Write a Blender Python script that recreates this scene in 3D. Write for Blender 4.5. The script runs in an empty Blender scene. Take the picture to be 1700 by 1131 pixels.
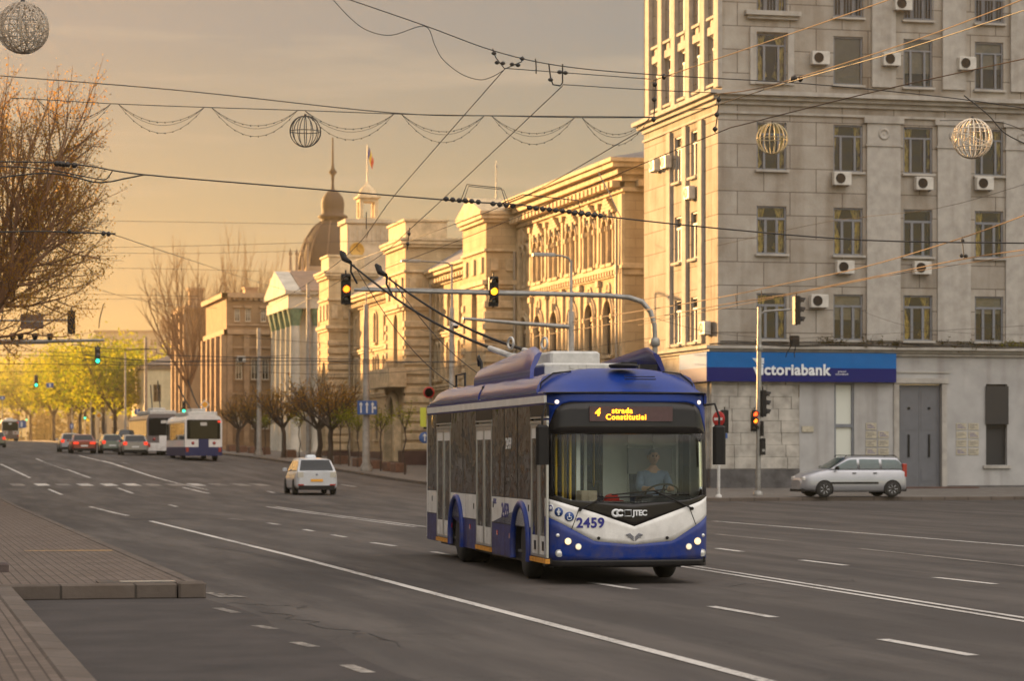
import bpy, math, random
from math import sin, cos, pi, radians as R, sqrt, atan2, tan
from mathutils import Vector, Matrix
sc = bpy.context.scene
col = sc.collection
rnd = random.Random(7)

# ---------------------------------------------------------------- camera
FPX = 4300.0; HZ = 750.0; EYE = 2.0          # focal length and horizon in photo pixels (1700 wide)
YAW = math.atan(1035.0 / FPX)                # the boulevard runs along +Y
SY, CY = sin(YAW), cos(YAW)
cam = bpy.data.cameras.new('camera'); cob = bpy.data.objects.new('camera', cam); col.objects.link(cob)
cob.location = (0, 0, EYE); cob.rotation_euler = (pi / 2, 0, -YAW)
cam.sensor_width = 36.0; cam.lens = 36.0 * FPX / 1700.0
cam.shift_y = (HZ - 565.5) / 1700.0
cam.clip_start = 0.5; cam.clip_end = 9000
cam.dof.use_dof = True; cam.dof.focus_distance = 41.0; cam.dof.aperture_fstop = 2.6; cam.dof.aperture_blades = 9
sc.camera = cob

# ---------------------------------------------------------------- sun, sky, exposure
SUN_EL = R(8.5); SUN_AZ = R(-31.0)           # azimuth measured from +Y towards +X
sd = Vector((sin(SUN_AZ) * cos(SUN_EL), cos(SUN_AZ) * cos(SUN_EL), sin(SUN_EL)))
sl = bpy.data.lights.new('sun', 'SUN'); sl.energy = 5.0; sl.angle = R(0.6); sl.color = (1.0, 0.56, 0.21)
so = bpy.data.objects.new('sun', sl); col.objects.link(so)
so.rotation_euler = sd.to_track_quat('Z', 'Y').to_euler()
w = bpy.data.worlds.new('World'); sc.world = w; w.use_nodes = True
def build_world():
    nt = w.node_tree; N = nt.nodes; L = nt.links
    for n in list(N): N.remove(n)
    out = N.new('ShaderNodeOutputWorld'); bg = N.new('ShaderNodeBackground'); L.new(bg.outputs[0], out.inputs[0])
    sky = N.new('ShaderNodeTexSky'); sky.sky_type = 'NISHITA'; sky.sun_disc = False
    sky.sun_elevation = SUN_EL; sky.sun_rotation = SUN_AZ; sky.dust_density = 4.0; sky.ozone_density = 1.0; sky.air_density = 1.2
    tc = N.new('ShaderNodeTexCoord')
    sep = N.new('ShaderNodeSeparateXYZ'); L.new(tc.outputs['Generated'], sep.inputs[0])
    # warm evening air: colour by height above the horizon, raised overhead as added fill
    ramp = N.new('ShaderNodeValToRGB'); L.new(sep.outputs['Z'], ramp.inputs[0])
    e = ramp.color_ramp.elements
    e[0].position = 0.0; e[0].color = (0.43, 0.31, 0.125, 1)
    e[1].position = 1.0; e[1].color = (0.66, 0.63, 0.62, 1)
    for p, c in ((0.05, (0.335, 0.305, 0.180)), (0.10, (0.275, 0.288, 0.222)), (0.16, (0.205, 0.243, 0.255)), (0.24, (0.27, 0.25, 0.24)), (0.5, (0.72, 0.65, 0.59))):
        k = e.new(p); k.color = (*c, 1)
    # glow towards the sun
    dot = N.new('ShaderNodeVectorMath'); dot.operation = 'DOT_PRODUCT'
    L.new(tc.outputs['Generated'], dot.inputs[0]); dot.inputs[1].default_value = tuple(sd)
    gl = N.new('ShaderNodeMapRange'); gl.inputs[1].default_value = 0.90; gl.inputs[2].default_value = 1.0
    gl.inputs[3].default_value = 0.0; gl.inputs[4].default_value = 1.0
    L.new(dot.outputs['Value'], gl.inputs[0])
    pw = N.new('ShaderNodeMath'); pw.operation = 'POWER'; pw.inputs[1].default_value = 2.2; L.new(gl.outputs[0], pw.inputs[0])
    add = N.new('ShaderNodeMixRGB'); add.blend_type = 'ADD'; L.new(pw.outputs[0], add.inputs[0]); L.new(ramp.outputs[0], add.inputs[1])
    add.inputs[2].default_value = (0.75, 0.30, 0.02, 1)
    # thin streaks of cloud
    mp = N.new('ShaderNodeMapping'); mp.inputs['Scale'].default_value = (5, 5, 46); L.new(tc.outputs['Generated'], mp.inputs[0])
    nz = N.new('ShaderNodeTexNoise'); nz.inputs['Scale'].default_value = 1.6; nz.inputs['Detail'].default_value = 6; nz.inputs['Roughness'].default_value = 0.55
    L.new(mp.outputs[0], nz.inputs[0])
    cr = N.new('ShaderNodeMapRange'); cr.inputs[1].default_value = 0.56; cr.inputs[2].default_value = 0.80; cr.inputs[3].default_value = 0; cr.inputs[4].default_value = 0.55
    L.new(nz.outputs[0], cr.inputs[0])
    cl = N.new('ShaderNodeMixRGB'); L.new(cr.outputs[0], cl.inputs[0]); L.new(add.outputs[0], cl.inputs[1]); cl.inputs[2].default_value = (0.48, 0.42, 0.33, 1)
    sc_ = N.new('ShaderNodeMixRGB'); sc_.blend_type = 'MULTIPLY'; sc_.inputs[0].default_value = 1; L.new(sky.outputs[0], sc_.inputs[1]); sc_.inputs[2].default_value = (0.055, 0.05, 0.042, 1)
    mx = N.new('ShaderNodeMixRGB'); mx.inputs[0].default_value = 0.88; L.new(sc_.outputs[0], mx.inputs[1]); L.new(cl.outputs[0], mx.inputs[2])
    # the eastern half of the sky, opposite the sun and behind the camera, is brightened as added fill
    sh = Vector((-sd.x, -sd.y, 0.25)).normalized()
    d2 = N.new('ShaderNodeVectorMath'); d2.operation = 'DOT_PRODUCT'; L.new(tc.outputs['Generated'], d2.inputs[0]); d2.inputs[1].default_value = tuple(sh)
    bk = N.new('ShaderNodeMapRange'); bk.interpolation_type = 'SMOOTHSTEP'; bk.inputs[1].default_value = -0.15; bk.inputs[2].default_value = 0.85; bk.inputs[3].default_value = 1.0; bk.inputs[4].default_value = 3.3
    L.new(d2.outputs['Value'], bk.inputs[0])
    vm = N.new('ShaderNodeVectorMath'); vm.operation = 'SCALE'; L.new(mx.outputs[0], vm.inputs[0]); L.new(bk.outputs[0], vm.inputs['Scale'])
    L.new(vm.outputs[0], bg.inputs[0]); bg.inputs[1].default_value = 0.335
build_world()
sc.view_settings.view_transform = 'Standard'; sc.view_settings.look = 'None'
sc.view_settings.exposure = 1.85; sc.view_settings.gamma = 1.0
sc.render.engine = 'CYCLES'
sc.cycles.use_denoising = True; sc.cycles.max_bounces = 8; sc.cycles.transparent_max_bounces = 24
sc.cycles.diffuse_bounces = 3; sc.cycles.glossy_bounces = 4; sc.cycles.transmission_bounces = 6
sc.cycles.caustics_reflective = False; sc.cycles.caustics_refractive = False
sc.cycles.sample_clamp_indirect = 6.0


def smooth_interp(pts, x):
    if x <= pts[0][0]: return pts[0][1]
    for (a, b), (c, d) in zip(pts, pts[1:]):
        if x <= c:
            return b + (d - b) * (x - a) / (c - a)
    return pts[-1][1]
PROFILE = ((0, 0), (85, 0), (100, .06), (115, .13), (130, .25), (141, .42), (152, .65), (164, .9), (175, 1.1), (190, 1.38), (207, 1.62), (228, 1.88), (250, 2.1), (350, 3.0), (433, 3.5), (600, 4.4), (3000, 6.0))
def gz(x, y):
    """height of the road surface"""
    c = smooth_interp(((100, 0), (165, .35)), y)
    t = min(1.0, abs((x - 13.5) / 13.5))
    return smooth_interp(PROFILE, y) + c * (1 - t * t)
def at(px, py, d):
    a = (px - 850) / FPX * d
    return Vector((SY * d + CY * a, CY * d - SY * a, EYE + (HZ - py) / FPX * d))
def depth_for_x(px, X):
    return X / (SY + CY * (px - 850) / FPX)
def depth_for_y(px, Y):
    return Y / (CY - SY * (px - 850) / FPX)
def hit(px, py, lift=0.0):
    """the point of the ground seen at a pixel"""
    d = 15.0
    while d < 900:
        p = at(px, py, d)
        if p.z <= gz(p.x, p.y) + lift:
            lo, hi = d - 1.0, d
            for _ in range(24):
                m = (lo + hi) / 2; q = at(px, py, m)
                if q.z <= gz(q.x, q.y) + lift: hi = m
                else: lo = m
            return at(px, py, hi)
        d += 1.0
    return at(px, py, 900)
def dep(p): return p.x * SY + p.y * CY

# ---------------------------------------------------------------- tagging and mesh helpers
def tag(o, label, cat, group=None, kind=None):
    if label: o['label'] = label
    if cat: o['category'] = cat
    if group: o['group'] = group
    if kind: o['kind'] = kind
    return o
def thing(name, label, cat, loc=(0, 0, 0), rz=0.0, group=None):
    o = bpy.data.objects.new(name, None); col.objects.link(o)
    o.empty_display_size = 0.3
    o.location = loc; o.rotation_euler = (0, 0, rz)
    return tag(o, label, cat, group)
def copy_tree(o, parent=None):
    c = o.copy(); col.objects.link(c)
    c.parent = parent
    for ch in list(o.children): copy_tree(ch, c)
    return c

class MB:
    def __init__(s): s.v = []; s.f = []; s.m = []; s.sm = []; s.cur = 0; s.T = None
    def add(s, vs, fs, smooth=False):
        b = len(s.v)
        if s.T: vs = [s.T @ Vector(p) for p in vs]
        s.v.extend([tuple(p) for p in vs])
        for f in fs:
            s.f.append(tuple(i + b for i in f)); s.m.append(s.cur); s.sm.append(smooth)
        return s
    def box(s, x0, x1, y0, y1, z0, z1):
        if x0 > x1: x0, x1 = x1, x0
        if y0 > y1: y0, y1 = y1, y0
        if z0 > z1: z0, z1 = z1, z0
        return s.add([(x0, y0, z0), (x1, y0, z0), (x1, y1, z0), (x0, y1, z0), (x0, y0, z1), (x1, y0, z1), (x1, y1, z1), (x0, y1, z1)],
                     [(0, 3, 2, 1), (4, 5, 6, 7), (0, 1, 5, 4), (1, 2, 6, 5), (2, 3, 7, 6), (3, 0, 4, 7)])
    def cbox(s, x0, x1, y0, y1, z0, z1, c=0.03):
        """box with chamfered vertical and top edges"""
        def ring(z, i): return [(x0 + i + c, y0 + i, z), (x1 - i - c, y0 + i, z), (x1 - i, y0 + i + c, z), (x1 - i, y1 - i - c, z), (x1 - i - c, y1 - i, z), (x0 + i + c, y1 - i, z), (x0 + i, y1 - i - c, z), (x0 + i, y0 + i + c, z)]
        vs = ring(z0, 0) + ring(z1 - c, 0) + ring(z1, c)
        fs = [tuple(range(7, -1, -1)), tuple(range(16, 24))]
        for k in (0, 8):
            for i in range(8): j = (i + 1) % 8; fs.append((k + i, k + j, k + 8 + j, k + 8 + i))
        return s.add(vs, fs)
    def quad(s, a, b, c, d): return s.add([a, b, c, d], [(0, 1, 2, 3)])
    def poly(s, pts): return s.add(pts, [tuple(range(len(pts)))])
    def cyl(s, p0, p1, r0, r1=None, n=10, caps=True, smooth=True):
        if r1 is None: r1 = r0
        p0 = Vector(p0); p1 = Vector(p1); ax = (p1 - p0)
        if ax.length < 1e-9: return s
        q = ax.to_track_quat('Z', 'Y')
        ux = q @ Vector((1, 0, 0)); uy = q @ Vector((0, 1, 0))
        vs = []
        for p, r in ((p0, r0), (p1, r1)):
            for i in range(n):
                t = 2 * pi * i / n; vs.append(p + ux * (r * cos(t)) + uy * (r * sin(t)))
        s.add(vs, [(i, (i + 1) % n, n + (i + 1) % n, n + i) for i in range(n)], smooth)
        if caps: s.add(vs[:n], [tuple(range(n - 1, -1, -1))]); s.add(vs[n:], [tuple(range(n))])
        return s
    def tube(s, pts, r, n=6, closed=False, caps=True):
        pts = [Vector(p) for p in pts]; m = len(pts)
        rs = r if isinstance(r, (list, tuple)) else [r] * m
        vs = []; prev = None
        for i, p in enumerate(pts):
            if closed: t = pts[(i + 1) % m] - pts[i - 1]
            else: t = pts[min(i + 1, m - 1)] - pts[max(i - 1, 0)]
            if t.length < 1e-9: t = Vector((0, 0, 1))
            t.normalize()
            if prev is None:
                a = Vector((0, 0, 1)) if abs(t.z) < 0.9 else Vector((1, 0, 0))
                u = (a - t * a.dot(t)).normalized()
            else:
                u = prev - t * prev.dot(t)
                u = u.normalized() if u.length > 1e-6 else t.orthogonal().normalized()
            prev = u; v = t.cross(u)
            for k in range(n):
                an = 2 * pi * k / n; vs.append(p + u * (rs[i] * cos(an)) + v * (rs[i] * sin(an)))
        fs = []
        for i in range(m if closed else m - 1):
            j = (i + 1) % m
            for k in range(n): l = (k + 1) % n; fs.append((i * n + k, i * n + l, j * n + l, j * n + k))
        s.add(vs, fs, True)
        if caps and not closed:
            s.add(vs[:n], [tuple(range(n - 1, -1, -1))]); s.add(vs[-n:], [tuple(range(n))])
        return s
    def lathe(s, prof, n=20, c=(0, 0, 0), axis='Z', smooth=True):
        vs = []
        for r, h in prof:
            for i in range(n):
                t = 2 * pi * i / n
                a, b = r * cos(t), r * sin(t)
                if axis == 'Z': vs.append((c[0] + a, c[1] + b, c[2] + h))
                elif axis == 'X': vs.append((c[0] + h, c[1] + a, c[2] + b))
                else: vs.append((c[0] + b, c[1] + h, c[2] + a))
        fs = []
        for k in range(len(prof) - 1):
            for i in range(n): j = (i + 1) % n; fs.append((k * n + i, k * n + j, k * n + n + j, k * n + n + i))
        s.add(vs, fs, smooth)
        if prof[0][0] > 1e-6: s.add(vs[:n], [tuple(range(n - 1, -1, -1))])
        if prof[-1][0] > 1e-6: s.add(vs[-n:], [tuple(range(n))])
        return s
    def loft(s, rings, smooth=True, caps=True):
        """rings of equal point counts, each closed"""
        n = len(rings[0]); vs = [p for r in rings for p in r]; fs = []
        for k in range(len(rings) - 1):
            for i in range(n): j = (i + 1) % n; fs.append((k * n + i, k * n + j, k * n + n + j, k * n + n + i))
        s.add(vs, fs, smooth)
        if caps: s.add(rings[0], [tuple(range(n - 1, -1, -1))]); s.add(rings[-1], [tuple(range(n))])
        return s
    def prism(s, poly, y0, y1, plane='XZ'):
        def P(a, b, h): return (a, h, b) if plane == 'XZ' else ((h, a, b) if plane == 'YZ' else (a, b, h))
        n = len(poly)
        A = [P(a, b, y0) for a, b in poly]; B = [P(a, b, y1) for a, b in poly]
        s.add(A, [tuple(range(n))]); s.add(B, [tuple(range(n - 1, -1, -1))])
        s.add(A + B, [(i, n + i, n + (i + 1) % n, (i + 1) % n) for i in range(n)])
        return s
    def sheet(s, us, vs_, fn, smooth=True):
        V = [fn(u, v) for v in vs_ for u in us]; nu = len(us); F = []
        for j in range(len(vs_) - 1):
            for i in range(nu - 1): F.append((j * nu + i, j * nu + i + 1, j * nu + nu + i + 1, j * nu + nu + i))
        return s.add(V, F, smooth)
    def mesh(s, name, mats):
        me = bpy.data.meshes.new(name)
        me.from_pydata(s.v, [], s.f)
        if not isinstance(mats, (list, tuple)): mats = [mats]
        for m in mats: me.materials.append(m)
        me.polygons.foreach_set('material_index', [min(i, len(mats) - 1) for i in s.m])
        me.polygons.foreach_set('use_smooth', s.sm)
        me.update()
        return me
    def build(s, name, mats, parent=None, loc=None, fix=True):
        me = s.mesh(name, mats)
        if fix:
            import bmesh
            bm = bmesh.new(); bm.from_mesh(me)
            bmesh.ops.recalc_face_normals(bm, faces=bm.faces); bm.to_mesh(me); bm.free()
        return put(name, me, parent, loc)
def put(name, me, parent=None, loc=None, rot=None):
    o = bpy.data.objects.new(name, me); col.objects.link(o)
    if parent: o.parent = parent
    if loc is not None: o.location = loc
    if rot is not None: o.rotation_euler = rot
    return o
def lin(a, b, n): return [a + (b - a) * i / (n - 1) for i in range(n)]

def text_mesh(s, size, mat, depth=0.004, bold=0.0, shear=0.0, space=1.0):
    cu = bpy.data.curves.new('lettering', 'FONT'); cu.body = s; cu.size = size; cu.extrude = depth; cu.offset = bold
    cu.shear = shear; cu.align_x = 'CENTER'; cu.align_y = 'CENTER'; cu.resolution_u = 4; cu.space_character = space
    t = bpy.data.objects.new('lettering', cu); col.objects.link(t)
    dg = bpy.context.evaluated_depsgraph_get()
    me = bpy.data.meshes.new_from_object(t.evaluated_get(dg))
    bpy.data.objects.remove(t)
    me.materials.clear(); me.materials.append(mat)
    return me

# ---------------------------------------------------------------- materials
MATS = {}
def mat(name, c, rough=0.6, metal=0.0, var=0.0, scale=3.0, bump=0.0, bscale=None, c2=None, coat=0.0, emit=None, estr=0.0, spec=0.5, stretch=None, streak=0.0, grime=0.0):
    if name in MATS: return MATS[name]
    m = bpy.data.materials.new(name); m.use_nodes = True; MATS[name] = m
    nt = m.node_tree; N = nt.nodes; L = nt.links; b = N['Principled BSDF']
    b.inputs['Base Color'].default_value = (*c, 1); b.inputs['Roughness'].default_value = rough; b.inputs['Metallic'].default_value = metal
    b.inputs['Specular IOR Level'].default_value = spec
    if coat: b.inputs['Coat Weight'].default_value = coat; b.inputs['Coat Roughness'].default_value = 0.06
    if emit: b.inputs['Emission Color'].default_value = (*emit, 1); b.inputs['Emission Strength'].default_value = estr
    if var or bump or streak or grime:
        tc = N.new('ShaderNodeTexCoord'); mp = N.new('ShaderNodeMapping'); L.new(tc.outputs['Object'], mp.inputs[0])
        if stretch: mp.inputs['Scale'].default_value = stretch
    if var:
        nz = N.new('ShaderNodeTexNoise'); nz.inputs['Scale'].default_value = scale; nz.inputs['Detail'].default_value = 7; nz.inputs['Roughness'].default_value = 0.62
        L.new(mp.outputs[0], nz.inputs[0])
        r = N.new('ShaderNodeValToRGB'); L.new(nz.outputs[0], r.inputs[0])
        d = c2 if c2 else tuple(x * (1 - var) for x in c)
        r.color_ramp.elements[0].position = 0.32; r.color_ramp.elements[0].color = (*d, 1)
        r.color_ramp.elements[1].position = 0.68; r.color_ramp.elements[1].color = (*(tuple(min(1, x * (1 + var * 0.6)) for x in c)), 1)
        outc = r.outputs[0]
        if streak:
            m2 = N.new('ShaderNodeMapping'); m2.inputs['Scale'].default_value = (1.1, 1.1, 0.08); L.new(tc.outputs['Object'], m2.inputs[0])
            n2 = N.new('ShaderNodeTexNoise'); n2.inputs['Scale'].default_value = 1.6; n2.inputs['Detail'].default_value = 5; L.new(m2.outputs[0], n2.inputs[0])
            k = N.new('ShaderNodeMapRange'); k.inputs[1].default_value = 0.5; k.inputs[2].default_value = 0.75; k.inputs[4].default_value = streak; L.new(n2.outputs[0], k.inputs[0])
            mx = N.new('ShaderNodeMixRGB'); mx.blend_type = 'MULTIPLY'; L.new(k.outputs[0], mx.inputs[0]); L.new(outc, mx.inputs[1]); mx.inputs[2].default_value = (0.42, 0.37, 0.32, 1)
            outc = mx.outputs[0]
        if grime:                                       # road dirt thrown up on the lower body
            sp = N.new('ShaderNodeSeparateXYZ'); L.new(tc.outputs['Object'], sp.inputs[0])
            g0 = N.new('ShaderNodeMapRange'); g0.inputs[1].default_value = 0.25; g0.inputs[2].default_value = 1.15; g0.inputs[3].default_value = grime; g0.inputs[4].default_value = 0.06; L.new(sp.outputs['Z'], g0.inputs[0])
            n4 = N.new('ShaderNodeTexNoise'); n4.inputs['Scale'].default_value = 3.5; n4.inputs['Detail'].default_value = 8; n4.inputs['Roughness'].default_value = 0.7; L.new(tc.outputs['Object'], n4.inputs[0])
            g1 = N.new('ShaderNodeMapRange'); g1.inputs[1].default_value = 0.38; g1.inputs[2].default_value = 0.62; L.new(n4.outputs[0], g1.inputs[0])
            g2 = N.new('ShaderNodeMath'); g2.operation = 'MULTIPLY'; L.new(g0.outputs[0], g2.inputs[0]); L.new(g1.outputs[0], g2.inputs[1])
            gm = N.new('ShaderNodeMixRGB'); L.new(g2.outputs[0], gm.inputs[0]); L.new(outc, gm.inputs[1]); gm.inputs[2].default_value = (0.12, 0.095, 0.075, 1)
            outc = gm.outputs[0]
            rg_ = N.new('ShaderNodeMapRange'); rg_.inputs[3].default_value = rough; rg_.inputs[4].default_value = 0.85; L.new(g2.outputs[0], rg_.inputs[0]); L.new(rg_.outputs[0], b.inputs['Roughness'])
        L.new(outc, b.inputs['Base Color'])
    if bump:
        bn = N.new('ShaderNodeTexNoise'); bn.inputs['Scale'].default_value = bscale or scale * 4; bn.inputs['Detail'].default_value = 5
        L.new(mp.outputs[0], bn.inputs[0])
        bp = N.new('ShaderNodeBump'); bp.inputs['Strength'].default_value = bump; bp.inputs['Distance'].default_value = 0.02
        L.new(bn.outputs[0], bp.inputs['Height']); L.new(bp.outputs[0], b.inputs['Normal'])
    return m

def block_mat(name, c, c2, bw, bh, mortar=0.006, mc=(0.14, 0.12, 0.10), axis='XZ', var=0.3, rough=0.85, scale=0.9, streak=0.35, bumpd=0.02):
    """stone or tiles laid in courses"""
    if name in MATS: return MATS[name]
    m = bpy.data.materials.new(name); m.use_nodes = True; MATS[name] = m
    nt = m.node_tree; N = nt.nodes; L = nt.links; b = N['Principled BSDF']; b.inputs['Roughness'].default_value = rough
    b.inputs['Specular IOR Level'].default_value = 0.3
    tc = N.new('ShaderNodeTexCoord'); sp = N.new('ShaderNodeSeparateXYZ'); L.new(tc.outputs['Object'], sp.inputs[0])
    cb = N.new('ShaderNodeCombineXYZ')
    if axis == 'XZ':                                   # works on walls facing X and Y alike
        ad = N.new('ShaderNodeMath'); ad.operation = 'ADD'; L.new(sp.outputs['X'], ad.inputs[0]); L.new(sp.outputs['Y'], ad.inputs[1])
        L.new(ad.outputs[0], cb.inputs[0]); L.new(sp.outputs['Z'], cb.inputs[1])
    else:
        L.new(sp.outputs['Y'], cb.inputs[0]); L.new(sp.outputs['X'], cb.inputs[1])
    br = N.new('ShaderNodeTexBrick'); L.new(cb.outputs[0], br.inputs[0])
    br.inputs['Scale'].default_value = 1.0; br.inputs['Brick Width'].default_value = bw; br.inputs['Row Height'].default_value = bh
    br.inputs['Mortar Size'].default_value = mortar; br.inputs['Mortar Smooth'].default_value = 0.3
    br.inputs['Color1'].default_value = (*c, 1); br.inputs['Color2'].default_value = (*c2, 1); br.inputs['Mortar'].default_value = (*mc, 1)
    nz = N.new('ShaderNodeTexNoise'); nz.inputs['Scale'].default_value = scale; nz.inputs['Detail'].default_value = 8; nz.inputs['Roughness'].default_value = 0.65
    L.new(tc.outputs['Object'], nz.inputs[0])
    k0 = N.new('ShaderNodeMapRange'); k0.inputs[1].default_value = 0.35; k0.inputs[2].default_value = 0.7; k0.inputs[4].default_value = var; L.new(nz.outputs[0], k0.inputs[0])
    mx0 = N.new('ShaderNodeMixRGB'); mx0.blend_type = 'MULTIPLY'; L.new(k0.outputs[0], mx0.inputs[0]); L.new(br.outputs[0], mx0.inputs[1]); mx0.inputs[2].default_value = (0.5, 0.44, 0.38, 1)
    m2 = N.new('ShaderNodeMapping'); m2.inputs['Scale'].default_value = (0.9, 0.9, 0.07); L.new(tc.outputs['Object'], m2.inputs[0])
    n2 = N.new('ShaderNodeTexNoise'); n2.inputs['Scale'].default_value = 1.3; n2.inputs['Detail'].default_value = 6; L.new(m2.outputs[0], n2.inputs[0])
    k = N.new('ShaderNodeMapRange'); k.inputs[1].default_value = 0.48; k.inputs[2].default_value = 0.74; k.inputs[4].default_value = streak; L.new(n2.outputs[0], k.inputs[0])
    mx = N.new('ShaderNodeMixRGB'); mx.blend_type = 'MULTIPLY'; L.new(k.outputs[0], mx.inputs[0]); L.new(mx0.outputs[0], mx.inputs[1]); mx.inputs[2].default_value = (0.45, 0.38, 0.31, 1)
    L.new(mx.outputs[0], b.inputs['Base Color'])
    bp = N.new('ShaderNodeBump'); bp.inputs['Strength'].default_value = 0.5; bp.inputs['Distance'].default_value = bumpd
    iv = N.new('ShaderNodeMath'); iv.operation = 'MULTIPLY_ADD'; iv.inputs[1].default_value = -1.0; L.new(br.outputs['Fac'], iv.inputs[0])
    n3 = N.new('ShaderNodeTexNoise'); n3.inputs['Scale'].default_value = 9; n3.inputs['Detail'].default_value = 6; L.new(tc.outputs['Object'], n3.inputs[0])
    L.new(n3.outputs[0], iv.inputs[2]); L.new(iv.outputs[0], bp.inputs['Height']); L.new(bp.outputs[0], b.inputs['Normal'])
    return m

def glass_mat(name, tint, refl=0.5, body=(0.02, 0.02, 0.02), solid=0.3, rough=0.02, wobble=0.0):
    """pane: a tinted clear layer, some grey body and a mirror coat that grows at grazing angles"""
    if name in MATS: return MATS[name]
    m = bpy.data.materials.new(name); m.use_nodes = True; MATS[name] = m
    nt = m.node_tree; N = nt.nodes; L = nt.links
    for n in list(N): N.remove(n)
    out = N.new('ShaderNodeOutputMaterial')
    tr = N.new('ShaderNodeBsdfTransparent'); tr.inputs[0].default_value = (*tint, 1)
    df = N.new('ShaderNodeBsdfDiffuse'); df.inputs[0].default_value = (*body, 1)
    gl = N.new('ShaderNodeBsdfGlossy'); gl.inputs[0].default_value = (1, 1, 1, 1); gl.inputs['Roughness'].default_value = rough
    a = N.new('ShaderNodeMixShader'); a.inputs[0].default_value = solid; L.new(tr.outputs[0], a.inputs[1]); L.new(df.outputs[0], a.inputs[2])
    fr = N.new('ShaderNodeFresnel'); fr.inputs[0].default_value = 1.0 + refl
    b = N.new('ShaderNodeMixShader'); L.new(fr.outputs[0], b.inputs[0]); L.new(a.outputs[0], b.inputs[1]); L.new(gl.outputs[0], b.inputs[2])
    if wobble:
        tc = N.new('ShaderNodeTexCoord'); nz = N.new('ShaderNodeTexNoise'); nz.inputs['Scale'].default_value = 1.7; nz.inputs['Detail'].default_value = 2
        L.new(tc.outputs['Object'], nz.inputs[0])
        bp = N.new('ShaderNodeBump'); bp.inputs['Strength'].default_value = wobble; bp.inputs['Distance'].default_value = 0.05; L.new(nz.outputs[0], bp.inputs['Height'])
        L.new(bp.outputs[0], gl.inputs['Normal']); L.new(bp.outputs[0], fr.inputs['Normal'])
    L.new(b.outputs[0], out.inputs[0])
    return m

def lamp_mat(name, c, s): return mat(name, tuple(x * 0.6 for x in c), 0.4, emit=c, estr=s)
STEEL = mat('galvanised_steel', (0.30, 0.29, 0.27), 0.5, 0.55, var=0.25, scale=4, bump=0.05)
POLE = mat('weathered_pole_paint', (0.26, 0.24, 0.21), 0.6, 0.1, var=0.35, scale=3, bump=0.08)
WIRE = mat('wire_black', (0.030, 0.024, 0.020), 0.5, 0.3)
COPPER = mat('copper_wire', (0.10, 0.058, 0.034), 0.7, 0.2)
BLACKP = mat('black_plastic', (0.014, 0.013, 0.013), 0.5, spec=.2)
RUBBER = mat('rubber', (0.018, 0.017, 0.016), 0.8, var=0.3, scale=12)
# ================================================================ ground, road, pavements
def asphalt():
    m = bpy.data.materials.new('asphalt'); m.use_nodes = True
    nt = m.node_tree; N = nt.nodes; L = nt.links; b = N['Principled BSDF']; b.inputs['Specular IOR Level'].default_value = 0.22
    tc = N.new('ShaderNodeTexCoord')
    def noise(scale, sx=1, sy=1, det=6, ro=0.6):
        mp = N.new('ShaderNodeMapping'); mp.inputs['Scale'].default_value = (sx, sy, 1); L.new(tc.outputs['Object'], mp.inputs[0])
        n = N.new('ShaderNodeTexNoise'); n.inputs['Scale'].default_value = scale; n.inputs['Detail'].default_value = det; n.inputs['Roughness'].default_value = ro
        L.new(mp.outputs[0], n.inputs[0]); return n.outputs[0]
    def rng(s, a, b_, c, d):
        r = N.new('ShaderNodeMapRange'); r.inputs[1].default_value = a; r.inputs[2].default_value = b_; r.inputs[3].default_value = c; r.inputs[4].default_value = d
        L.new(s, r.inputs[0]); return r.outputs[0]
    def mix(f, a, b_, t='MIX'):
        x = N.new('ShaderNodeMixRGB'); x.blend_type = t
        if isinstance(f, float): x.inputs[0].default_value = f
        else: L.new(f, x.inputs[0])
        for i, s in ((1, a), (2, b_)):
            if isinstance(s, tuple): x.inputs[i].default_value = (*s, 1)
            else: L.new(s, x.inputs[i])
        return x.outputs[0]
    c = mix(rng(noise(0.16, 1, 0.25), .35, .65, 0, 1), (0.031, 0.028, 0.028), (0.058, 0.051, 0.048))
    c = mix(rng(noise(0.9, 1, 0.10, 4), .42, .62, 0, .75), c, (0.084, 0.073, 0.066))       # wheel tracks polished by traffic
    c = mix(rng(noise(1.3, 1, 0.35, 7), .54, .70, 0, .7), c, (0.030, 0.026, 0.024))          # oil and repairs
    c = mix(rng(noise(55, 1, 1, 3), .35, .7, 0, .45), c, (0.125, 0.11, 0.098))                # stone in the surface
    vo = N.new('ShaderNodeTexVoronoi'); vo.feature = 'DISTANCE_TO_EDGE'; vo.inputs['Scale'].default_value = 0.22
    wp = N.new('ShaderNodeVectorMath'); wp.operation = 'ADD'
    nw = N.new('ShaderNodeTexNoise'); nw.inputs['Scale'].default_value = 0.8; nw.inputs['Detail'].default_value = 5; L.new(tc.outputs['Object'], nw.inputs[0])
    sw = N.new('ShaderNodeVectorMath'); sw.operation = 'SCALE'; sw.inputs['Scale'].default_value = 3.0; L.new(nw.outputs['Color'], sw.inputs[0])
    L.new(tc.outputs['Object'], wp.inputs[0]); L.new(sw.outputs[0], wp.inputs[1]); L.new(wp.outputs[0], vo.inputs['Vector'])
    cr = rng(vo.outputs['Distance'], 0.0, 0.008, 0.4, 0.0)
    c = mix(cr, c, (0.018, 0.016, 0.015))
    L.new(c, b.inputs['Base Color'])
    L.new(rng(noise(0.9, 1, 0.10, 4), .35, .7, .88, .66), b.inputs['Roughness'])
    bp = N.new('ShaderNodeBump'); bp.inputs['Strength'].default_value = 0.35; bp.inputs['Distance'].default_value = 0.012
    L.new(noise(70, 1, 1, 3), bp.inputs['Height']); L.new(bp.outputs[0], b.inputs['Normal'])
    return m
ASPH = asphalt()
EARTH = mat('bare_earth', (0.075, 0.062, 0.045), 0.95, var=0.5, scale=0.3)
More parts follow.
